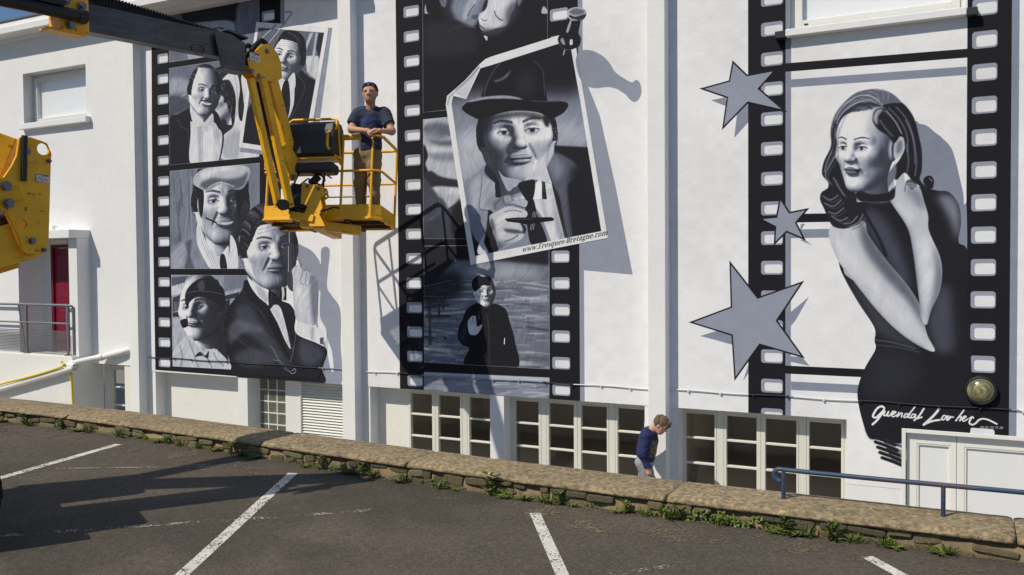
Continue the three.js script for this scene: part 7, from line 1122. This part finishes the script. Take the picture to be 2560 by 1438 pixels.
{ // boy walking past the windows, looking down
  const p = thing('person', 'boy in a navy jumper and grey trousers walking head down past the windows', 'person');
  p.position.set([-3.626,-0.407][0], PATH, 0.6); p.rotation.y = 0.0; p.scale.setScalar(1);
  const hc = [0.16, 1.262, 0], hm = rot3(0.62, Math.PI / 2 + 0.06, 0, 0), hs = 0.93, HF = headField(1), head = placed((x, y, z) => HF(x / hs, y / hs, z / hs) * hs, hc, hm);
  // field axes: face along +z is turned to +x and tipped down
  const neck = cone([0.02, 1.17, 0], [0.1, 1.24, 0], 0.05, 0.048);
  const N = [[0.0, 1.1, 0.12], [-0.03, 0.9, 0.17], [0.035, 0.73, 0.15]], Fa = [[-0.02, 1.1, -0.12], [-0.14, 0.95, -0.16], [-0.06, 0.8, -0.15]];
  const hn = handField([0.04, 0.715, 0.15], [0.25, -0.95, 0.05], [0.3, 0.1, 0.95], 0.35, 1, 0.82), hf = handField([-0.05, 0.785, -0.15], [0.3, -0.9, 0], [0.3, 0.1, -0.95], 0.35, -1, 0.82);
  const sk = blend([neck, cone([0.035, 0.76, 0.15], [0.04, 0.71, 0.15], 0.026, 0.024), cone([-0.06, 0.82, -0.15], [-0.05, 0.78, -0.15], 0.026, 0.024), cone([-0.03, 0.8, 0], [0.0, 1.1, 0], 0.08, 0.07), cone([0, 1.1, 0.1], [-0.03, 0.9, 0.16], 0.03, 0.028), cone([-0.03, 0.9, 0.16], [0.035, 0.75, 0.15], 0.028, 0.024), cone([0, 1.1, -0.1], [-0.14, 0.95, -0.15], 0.03, 0.028), cone([-0.14, 0.95, -0.15], [-0.06, 0.82, -0.15], 0.028, 0.024)], 0.03);
  const skinF = (x, y, z) => { let d = smin(sk(x, y, z), head(x, y, z), 0.03); d = smin(d, hn(x, y, z), 0.015); return smin(d, hf(x, y, z), 0.015); };
  const inv = hm.clone().invert();
  add('body', nets(skinF, [-0.22, 0.58, -0.24], [0.34, 1.44, 0.24], 0.0085, (x, y, z) => { const q = V(x - hc[0], y - hc[1], z - hc[2]).applyMatrix3(inv).divideScalar(hs); if (q.z > 0.05 && Math.hypot((Math.abs(q.x) - 0.031) / 0.014, (q.y - 0.003) / 0.008) < 1) return [0.08, 0.06, 0.05]; if (q.z > 0.05 && Math.abs(q.x) < 0.024 && Math.abs(q.y + 0.057) < 0.006) return [0.45, 0.2, 0.16]; return [0.58, 0.33, 0.23]; }), skinMat(0.55), p);
  const hairF = placed((x, y, z) => { const q = [x / hs, y / hs, z / hs], n = fbm(q[0] * 40 + 90, q[1] * 12 + q[2] * 40 + 90, 4096, 451, 3) - 0.5, cap = ell([0, 0.035, -0.012], [0.094, 0.108, 0.114])(...q) + 0.03 * n, fringe = ell([0, 0.06, 0.085], [0.075, 0.06, 0.035])(...q) + 0.025 * n; const cut = Math.max(q[2] - 0.05 + 0.9 * Math.max(0, 0.05 - q[1]), -(q[1] + 0.07) - 0.3 * Math.min(0, q[2] + 0.03) * -1); return smin(Math.max(cap, cut), fringe, 0.02) * hs; }, hc, hm);
  add('hair', nets(hairF, [hc[0] - 0.16, hc[1] - 0.16, -0.14], [hc[0] + 0.19, hc[1] + 0.2, 0.14], 0.006, (x, y, z) => { const k = fbm(x * 60 + 20, (y + z) * 60 + 20, 4096, 455, 2); return [0.06 + 0.12 * k, 0.036 + 0.08 * k, 0.016 + 0.045 * k]; }), std({ vertexColors: true, roughness: 0.7, color: 0xffffff }), p);
  const jum = fold(blend([ell([0.0, 1.06, 0], [0.125, 0.14, 0.15]), ell([-0.03, 0.9, 0], [0.125, 0.2, 0.145]), cone([-0.02, 1.16, -0.07], [-0.02, 1.16, 0.07], 0.06, 0.06), ...chain(N, [0.064, 0.056, 0.044]), ...chain(Fa, [0.064, 0.056, 0.044])], 0.045), 0.03, 9, 11, 461);
  const jm = add('jumper', nets((x, y, z) => { let d = jum(x, y, z); d = Math.max(d, -ell([0.075, 1.225, 0], [0.07, 0.055, 0.075])(x, y, z)); const low = 0.77 + 0.05 * (x + 0.05); if (Math.abs(z) < 0.105) d = Math.max(d, low - y); else d = Math.max(d, 0.725 - y); return d; }, [-0.26, 0.7, -0.26], [0.2, 1.28, 0.26], 0.011, (x, y, z) => (x > 0.035 && y < 1.06 && y > 0.84 && Math.abs(z) < 0.12 && fbm(y * 60 + 10, z * 60 + 10, 4096, 465, 2) > 0.4 && x > 0.05 ? [0.2, 0.15, 0.06] : [0.017, 0.02, 0.085])), std({ vertexColors: true, color: 0xffffff, roughness: 0.9, bumpMap: clothBump, bumpScale: 0.0005 }), p);
  const LN = [[-0.06, 0.76, 0.07], [0.1, 0.43, 0.08], [0.06, 0.07, 0.08]], LF = [[-0.06, 0.76, -0.07], [-0.09, 0.42, -0.07], [-0.3, 0.1, -0.07]];
  const tr = fold(blend([...chain(LN, [0.098, 0.078, 0.062]), ...chain(LF, [0.098, 0.078, 0.062]), ell([-0.06, 0.78, 0], [0.115, 0.1, 0.13])], 0.035), 0.04, 9, 13, 471);
  const tz = add('trousers', nets((x, y, z) => Math.max(tr(x, y, z), y - 0.84, 0.05 - y), [-0.4, 0.03, -0.2], [0.24, 0.86, 0.2], 0.013), std({ map: tex(256, 0.5, (u, v) => { const q = 1 + 0.2 * (fbm(u * 7, v * 7, 7, 481, 4) - 0.5); return [140 * q, 140 * q, 150 * q]; }), roughness: 0.92 }), p);
  add('label_patch', rbx(-0.06, -0.005, 0.742, 0.768, 0.132, 0.142, 0.003), M.black, tz);
  for (const [x, z, y, a] of [[0.08, 0.08, 0, 0], [-0.31, -0.07, 0.06, -0.5]]) add('shoe', nets(blend([cone([-0.06, 0.035, 0], [0.1, 0.03, 0], 0.038, 0.033), cone([-0.05, 0.05, 0], [-0.045, 0.09, 0], 0.038, 0.036)], 0.03), [-0.14, -0.02, -0.07], [0.17, 0.16, 0.07], 0.012).rotateZ(a).translate(x, y, z), std({ color: 0x30343c, roughness: 0.7 }), p);
}


// ---------- fittings ----------
M.white = std({ color: 0xdedede, roughness: 0.5 });
{ // cables clipped to the wall, painted over together with the mural
  const tones = { w: M.white, k: std({ color: 0x232229, roughness: 0.6 }), g: std({ color: 0x8b91a2, roughness: 0.7 }) };
  const runs = [['cable clipped along the foot of the mural with the tuxedo man', 0.436, -0.004, [[-13.55, 'k'], [-9.52, 'g'], [-8.9]]], ['cable clipped along the foot of the mural with the pinned print', 0.437, -0.002, [[-8.63, 'w'], [-7.93, 'k'], [-7.51, 'g'], [-5.42, 'k'], [-4.93, 'w'], [-3.77]]], ['cable clipped along the foot of the mural with the woman', 0.44, 0, [[-3.515, 'w'], [-2.47, 'k'], [-1.97, 'g'], [-1.91, 'w'], [-1.145, 'k'], [0.487, 'g'], [0.57, 'w'], [1.6]]]];
  for (const [label, y, slope, segs] of runs) {
    const t = thing('wall_cable', label, 'cable'), sag = (x) => y + 0.006 * Math.sin(x * 5.3) + slope * (x + 6);
    for (let k = 0; k < segs.length - 1; k++) { const [a, c] = segs[k], b = segs[k + 1][0], pts = []; const n = Math.max(2, Math.ceil((b - a) / 0.12)); for (let i = 0; i <= n; i++) { const x = a + (b - a) * i / n; pts.push(V(x, sag(x), 0.022)); } add('cable_run', tube(pts, 0.0075, n * 2, 6, 0.5), tones[c], t); }
    for (let x = segs[0][0] + 0.25; x < segs[segs.length - 1][0] - 0.1; x += 0.43) { let c = 'w'; for (const [a, q] of segs) if (q && x >= a) c = q; add('clip', rbx(x - 0.012, x + 0.012, sag(x) - 0.026, sag(x) + 0.011, 0.012, 0.033, 0.004), tones[c], t); }
    finish(t);
  }
}
{ // round bulkhead lamp
  const t = thing('bulkhead_lamp', 'round wall lamp with a black rim and a clouded glass', 'lamp'), [x, y] = [0.178,0.649];
  t.position.set(x, y, 0.008);
  add('rim', new THREE.LatheGeometry([[0.0, 0], [0.165, 0], [0.17, 0.02], [0.168, 0.055], [0.155, 0.07], [0.143, 0.066], [0.14, 0.05]].map(([r, h]) => new THREE.Vector2(r, h)), 44).rotateX(Math.PI / 2), M.black, t);
  add('glass', new THREE.SphereGeometry(0.18, 36, 14, 0, 7, 0, 0.93).rotateX(Math.PI / 2).scale(1, 1, 0.9).translate(0, 0, -0.04), new THREE.MeshPhysicalMaterial({ map: tex(128, 0.9, (u, v) => { const q = fbm(u * 5, v * 5, 5, 501, 4); return [150 * q + 40, 150 * q + 36, 110 * q + 24]; }), roughness: 0.22, clearcoat: 0.8 }), t);
}
{ // drain pipe and hose across the landing wall
  const a = (z, ...p) => p.map(([x, y]) => V(x, y, z));
  const f = [[-19.129,-0.778], [-16.961,-0.249], [-15.722,0.046], [-14.698,0.294]].map(([x, y]) => V(x, y, 0.7)), g = [[-14.618,0.422], [-14.431,0.464], [-13.95, [-13.849,0.569][1]]].map(([x, y], i) => V(x, y, [0.36, 0.27, 0.235][i]));
  const t = thing('drain_pipe', 'white plastic drain pipe sloping across the landing wall', 'pipe');
  add('pipe', [tube([...f, V(-14.95, f[3].y + 0.03, 0.66), g[0], g[1], g[2], V(-13.86, g[2].y + 0.01, 0.12)], 0.06, 90, 14, 0.25)], M.pvc, t);
  add('pipe_joint', [rod(g[0].clone().lerp(g[1], 0.4), g[0].clone().lerp(g[1], 0.8), 0.068, 16), rod(f[1].clone().lerp(f[2], 0.78), f[1].clone().lerp(f[2], 0.82), 0.066, 16)], M.pvc, t);
  const y = std({ color: 0xd8c010, roughness: 0.5 });
  const hz = [[-19.018,-0.653], [-16.863,-0.14], [-16.115,0.018], [-15.514,0.156], [-14.931,0.312]].map(([x, yy]) => V(x, yy, 0.765));
  solo('garden_hose', tube([...hz, V(-15.05, hz[4].y + 0.07, 0.73), V(-14.9, hz[4].y - 0.08, 0.69), V(-14.86, hz[4].y - 0.35, 0.66), V(-14.78, PATH + 0.1, 0.68), V(-14.4, PATH + 0.02, 0.8)], 0.02, 90, 8, 0.3), y, 'yellow hose laid along the drain pipe and hanging down', 'hose');
}
{ // railing of the landing
  const t = thing('landing_railing', 'grey steel railing with a mesh infill on the landing before the red door', 'railing'), z = 0.56, FL = 0.46, [, ty] = [-15.877,1.433], [, my] = [-15.889,1.084], [, pyt] = [-15.894,0.944], R = -15.02;
  const S = M.steel;
  add('rail', [rod(V(-26, ty, z), V(R - 0.03, ty, z), 0.024, 10), tube([V(R - 0.05, ty, z), V(R, ty - 0.01, z - 0.02), V(R + 0.02, ty - 0.05, z - 0.06), V(R + 0.02, FL, z - 0.06)], 0.022, 24)], S, t);
  add('rail', rod(V(-26, my, z), V(R, my, z), 0.018, 10), S, t);
  for (const x of [R - 0.06, -16.3, -17.8, -19.3]) { add('post', rbx(x - 0.02, x + 0.02, FL + 0.02, ty, z - 0.02, z + 0.02, 0.004), S, t); add('post_foot', rbx(x - 0.06, x + 0.06, FL + 0.02, FL + 0.035, z - 0.045, z + 0.045, 0.003), S, t); }
  for (const x of [-16.55, -18.05]) add('brace', rod(V(x, ty, z), V(x + 0.2, FL + 0.03, z - 0.02), 0.014), S, t);
  const mesh = std({ color: 0x6a6e70, roughness: 0.6, metalness: 0.4, alphaMap: tex(64, 0.03, (u, v) => (Math.hypot(u - 0.5, v - 0.5) < 0.34 ? 0 : 255), false), alphaTest: 0.5 });
  for (const [a, b] of [[-16.24, R - 0.12], [-17.74, -16.36], [-19.24, -17.86]]) add('mesh_panel', metres(new THREE.PlaneGeometry(b - a, pyt - FL - 0.06).translate((a + b) / 2, (pyt + FL + 0.06) / 2, z)), mesh, t);
}
{ // blue handrail on the low wall
  const t = thing('handrail', 'blue painted tubular handrail with rust spots and a curled end', 'handrail'), z = 3.9, y = 0.395;
  const blue = std({ map: tex(512, 0.9, (u, v) => { const r = fbm(u * 14, v * 30, 30, 511, 4), l = fbm(u * 5, v * 9, 9, 515, 3); if (r > 0.63) return [120, 66, 44]; const q = 0.85 + 0.6 * (l - 0.4); return [44 * q, 74 * q, 106 * q]; }), roughness: 0.5 });
  add('rail', tube([V(-1.37, y - 0.1, z), V(-1.405, y - 0.085, z), V(-1.425, y - 0.045, z), V(-1.41, y - 0.008, z), V(-1.365, y + 0.006, z), V(-1.28, y + 0.002, z), V(-0.6, y, z), V(0.5, y + 0.006, z), V(2.5, y + 0.01, z)], 0.02, 150, 12, 0.5), blue, t);
  for (const x of [-1.345, -0.135, 1.1, 2.3]) add('post', rod(V(x, capY(x) - 0.02, z), V(x, y, z), 0.018, 10), blue, t);
}

// ---------- weeds at the foot of the wall ----------
{
  const leafMat = new THREE.MeshPhysicalMaterial({ vertexColors: true, color: 0xffffff, roughness: 0.7, transmission: 0.0, side: THREE.DoubleSide });
  const blade = (L, w, bend, lobes, c) => { // one leaf along +x, rising then falling
    const n = 6, pos = [], col = [], idx = [];
    for (let i = 0; i <= n; i++) { const t = i / n, a = bend * t, x = L * (t - 0.18 * bend * t * t), y = L * (0.75 * t * (1 - 0.62 * bend * t)), ww = w * Math.sin(Math.PI * Math.min(1, 0.12 + 0.86 * t)) * (lobes && i % 2 ? 0.5 : 1); pos.push(x, y, ww, x, y - 0.15 * w, 0, x, y, -ww); const k = 0.85 + 0.3 * t; for (let q = 0; q < 3; q++) col.push(c[0] * k * (q === 1 ? 1.25 : 1), c[1] * k * (q === 1 ? 1.15 : 1), c[2] * k); }
    for (let i = 0; i < n; i++) for (const q of [0, 1]) { const a = i * 3 + q; idx.push(a, a + 3, a + 1, a + 1, a + 3, a + 4); }
    const g = new THREE.BufferGeometry(); g.setAttribute('position', new THREE.Float32BufferAttribute(pos, 3)); g.setAttribute('color', new THREE.Float32BufferAttribute(col, 3)); g.setIndex(idx); g.computeVertexNormals();
    g.setAttribute('uv', new THREE.Float32BufferAttribute(new Float32Array(pos.length / 3 * 2), 2));
    return g;
  };
  const green = () => { const k = rr(0.75, 1.25), y = rr(0, 0.03); return [(0.085 + y) * k, 0.15 * k, 0.022 * k]; };
  const kinds = {
    dandelion: () => { const l = []; for (let k = 0; k < 18; k++) l.push(blade(rr(0.07, 0.15), rr(0.009, 0.016), rr(0.4, 1.1), true, green()).rotateX(rr(-0.3, 0.3)).rotateY(k * 2.4 + rr(-0.3, 0.3)).scale(1, rr(0.5, 1.1), 1)); return l; },
    grass: () => { const l = []; for (let k = 0; k < 46; k++) l.push(blade(rr(0.06, 0.16), rr(0.0025, 0.005), rr(0.2, 1), false, green()).rotateZ(rr(0, 0.6)).rotateY(rnd() * 6.3).translate(rr(-0.04, 0.04), 0, rr(-0.02, 0.02))); return l; },
    creeper: () => { const l = []; for (let k = 0; k < 60; k++) { const x = rr(-0.16, 0.16); l.push(blade(rr(0.018, 0.036), rr(0.008, 0.014), rr(0.2, 0.9), false, green()).rotateY(rnd() * 6.3).rotateX(rr(0.2, 1.1)).translate(x, 0.05 + 0.035 * Math.sin(x * 23 + 1) + rr(-0.03, 0.03), rr(-0.01, 0.035))); } return l; },
    sowthistle: () => { const l = []; for (let k = 0; k < 26; k++) l.push(blade(rr(0.06, 0.13), rr(0.012, 0.02), rr(0.3, 1), k % 2, green()).rotateY(k * 2.4).translate(rr(-0.02, 0.02), (k / 26) * 0.16, rr(-0.01, 0.02))); return l; },
  };
  const protos = {};
  for (const k of Object.keys(kinds)) protos[k] = [0, 1, 2, 3].map(() => join(kinds[k]()));
  const text = { dandelion: ['dandelion', 'flat dandelion rosette rooted in the joint below the low wall', 'dandelions along the wall foot'], grass: ['grass_tuft', 'tuft of thin green grass at the foot of the low wall', 'grass tufts along the wall foot'], creeper: ['creeping_weed', 'small round-leaved weed creeping over the stones of the low wall', 'creeping weeds on the stones'], sowthistle: ['sow_thistle', 'upright leafy weed standing against the low wall', 'upright weeds along the wall foot'] };
  const spots = [[-11.388,'dandelion',1.2], [-10.968,'sowthistle',0.9], [-10.821,'grass',1], [-10.200,'sowthistle',0.8], [-9.872,'dandelion',1.3], [-9.678,'grass',1.2], [-9.119,'grass',1.1], [-9.007,'dandelion',0.8], [-8.750,'creeper',0.7], [-8.431,'dandelion',1.1], [-8.292,'sowthistle',0.6], [-8.083,'grass',1], [-7.782,'grass',0.8], [-7.527,'dandelion',1.1], [-7.284,'sowthistle',0.8], [-7.123,'grass',1], [-6.912,'dandelion',1], [-6.429,'creeper',0.6], [-6.220,'dandelion',0.9], [-6.009,'sowthistle',0.9], [-5.798,'creeper',0.8], [-5.633,'dandelion',1.2], [-5.485,'sowthistle',0.9], [-5.360,'grass',1.1], [-5.021,'dandelion',1.2], [-4.973,'grass',1.2], [-4.731,'creeper',0.7], [-4.532,'grass',1], [-4.532,'creeper',0.6], [-4.360,'dandelion',0.6], [-3.972,'sowthistle',1.3], [-3.818,'dandelion',1.1], [-3.907,'creeper',0.8], [-3.621,'dandelion',1.2], [-3.428,'grass',0.9], [-3.335,'dandelion',0.9], [-3.255,'sowthistle',0.8], [-3.136,'dandelion',0.8], [-2.980,'creeper',0.5], [-2.703,'dandelion',0.9], [-2.617,'sowthistle',0.7], [-2.449,'grass',0.9], [-2.305,'creeper',1], [-2.245,'grass',1.5], [-2.150,'sowthistle',0.7], [-1.967,'creeper',1.1], [-1.811,'creeper',1], [-1.711,'creeper',0.8], [-1.797,'grass',0.9], [-1.514,'creeper',1], [-1.332,'dandelion',1.1], [-1.279,'sowthistle',0.9], [-1.182,'dandelion',1.3], [-1.093,'grass',1], [-0.917,'sowthistle',0.9], [-0.881,'dandelion',1.1], [-0.763,'grass',1], [-0.538,'grass',1.1], [-0.464,'dandelion',1.1], [-0.145,'dandelion',1.2], [-0.110,'grass',0.9]];
  spots.forEach(([x, k, sc], i) => {
    const [n, l, gr] = text[k], g = protos[k][i % 4], t = thing(n, l, 'weed', gr);
    t.position.set(x, groundY(x) + (k === 'creeper' ? 0.0 : -0.004), k === 'creeper' ? 4.2 : 4.225 + rr(0, 0.03)); t.rotation.y = k === 'creeper' ? rr(-0.2, 0.2) : rr(0, 6.2); t.scale.setScalar(sc * 0.95);
    add('leaves', g, leafMat, t);
    if (i === 1) { add('flower', new THREE.SphereGeometry(0.016, 10, 6).scale(1, 0.6, 1).translate(0.03, 0.17, 0.03), std({ color: 0xf0b400, roughness: 0.8 }), t); add('stem', rod(V(0.01, 0, 0.01), V(0.03, 0.165, 0.03), 0.003, 5), leafMat.clone(), t).material.vertexColors = false; t.children[2].material.color.setRGB(0.1, 0.16, 0.03); t.userData.label = 'upright weed with a yellow flower against the low wall'; delete t.userData.group; }
  });
  // soil and grit that has gathered along the wall
  const n = 60, pos = [], uv = [], idx = [];
  for (let i = 0; i <= n; i++) { const x = -15 + 18 * i / n, w = 0.3 + 0.5 * fbm(x * 0.7 + 30, 1, 999, 521, 3); for (const [z, v] of [[4.12, 0], [4.2 + w, 1]]) { pos.push(x, groundY(x) + 0.003, z); uv.push(x, z); } }
  for (let i = 0; i < n; i++) { const p = 2 * i; idx.push(p, p + 1, p + 2, p + 2, p + 1, p + 3); }
  const g = new THREE.BufferGeometry(); g.setAttribute('position', new THREE.Float32BufferAttribute(pos, 3)); g.setAttribute('uv', new THREE.Float32BufferAttribute(uv, 2)); g.setIndex(idx); g.computeVertexNormals();
  const soil = add('gathered_soil', g, std({ map: plasterTone(104, 92, 74, 0.5), roughness: 0.97, alphaMap: tex(1024, 2.2, (u, v) => (fbm(u * 120, v * 120, 120, 523, 2) * 0.7 + fbm(u * 10, v * 10, 10, 527, 3) * 0.8 > 0.87 ? 255 : 0), false), alphaTest: 0.5 }), scene);
  soil.userData.kind = 'stuff'; soil.userData.label = 'brown soil and grit gathered on the asphalt along the wall'; soil.userData.category = 'soil';
}

scene.traverse((o) => { if (o.isMesh) { o.castShadow = true; o.receiveShadow = true; } });
renderer.render(scene, camera);
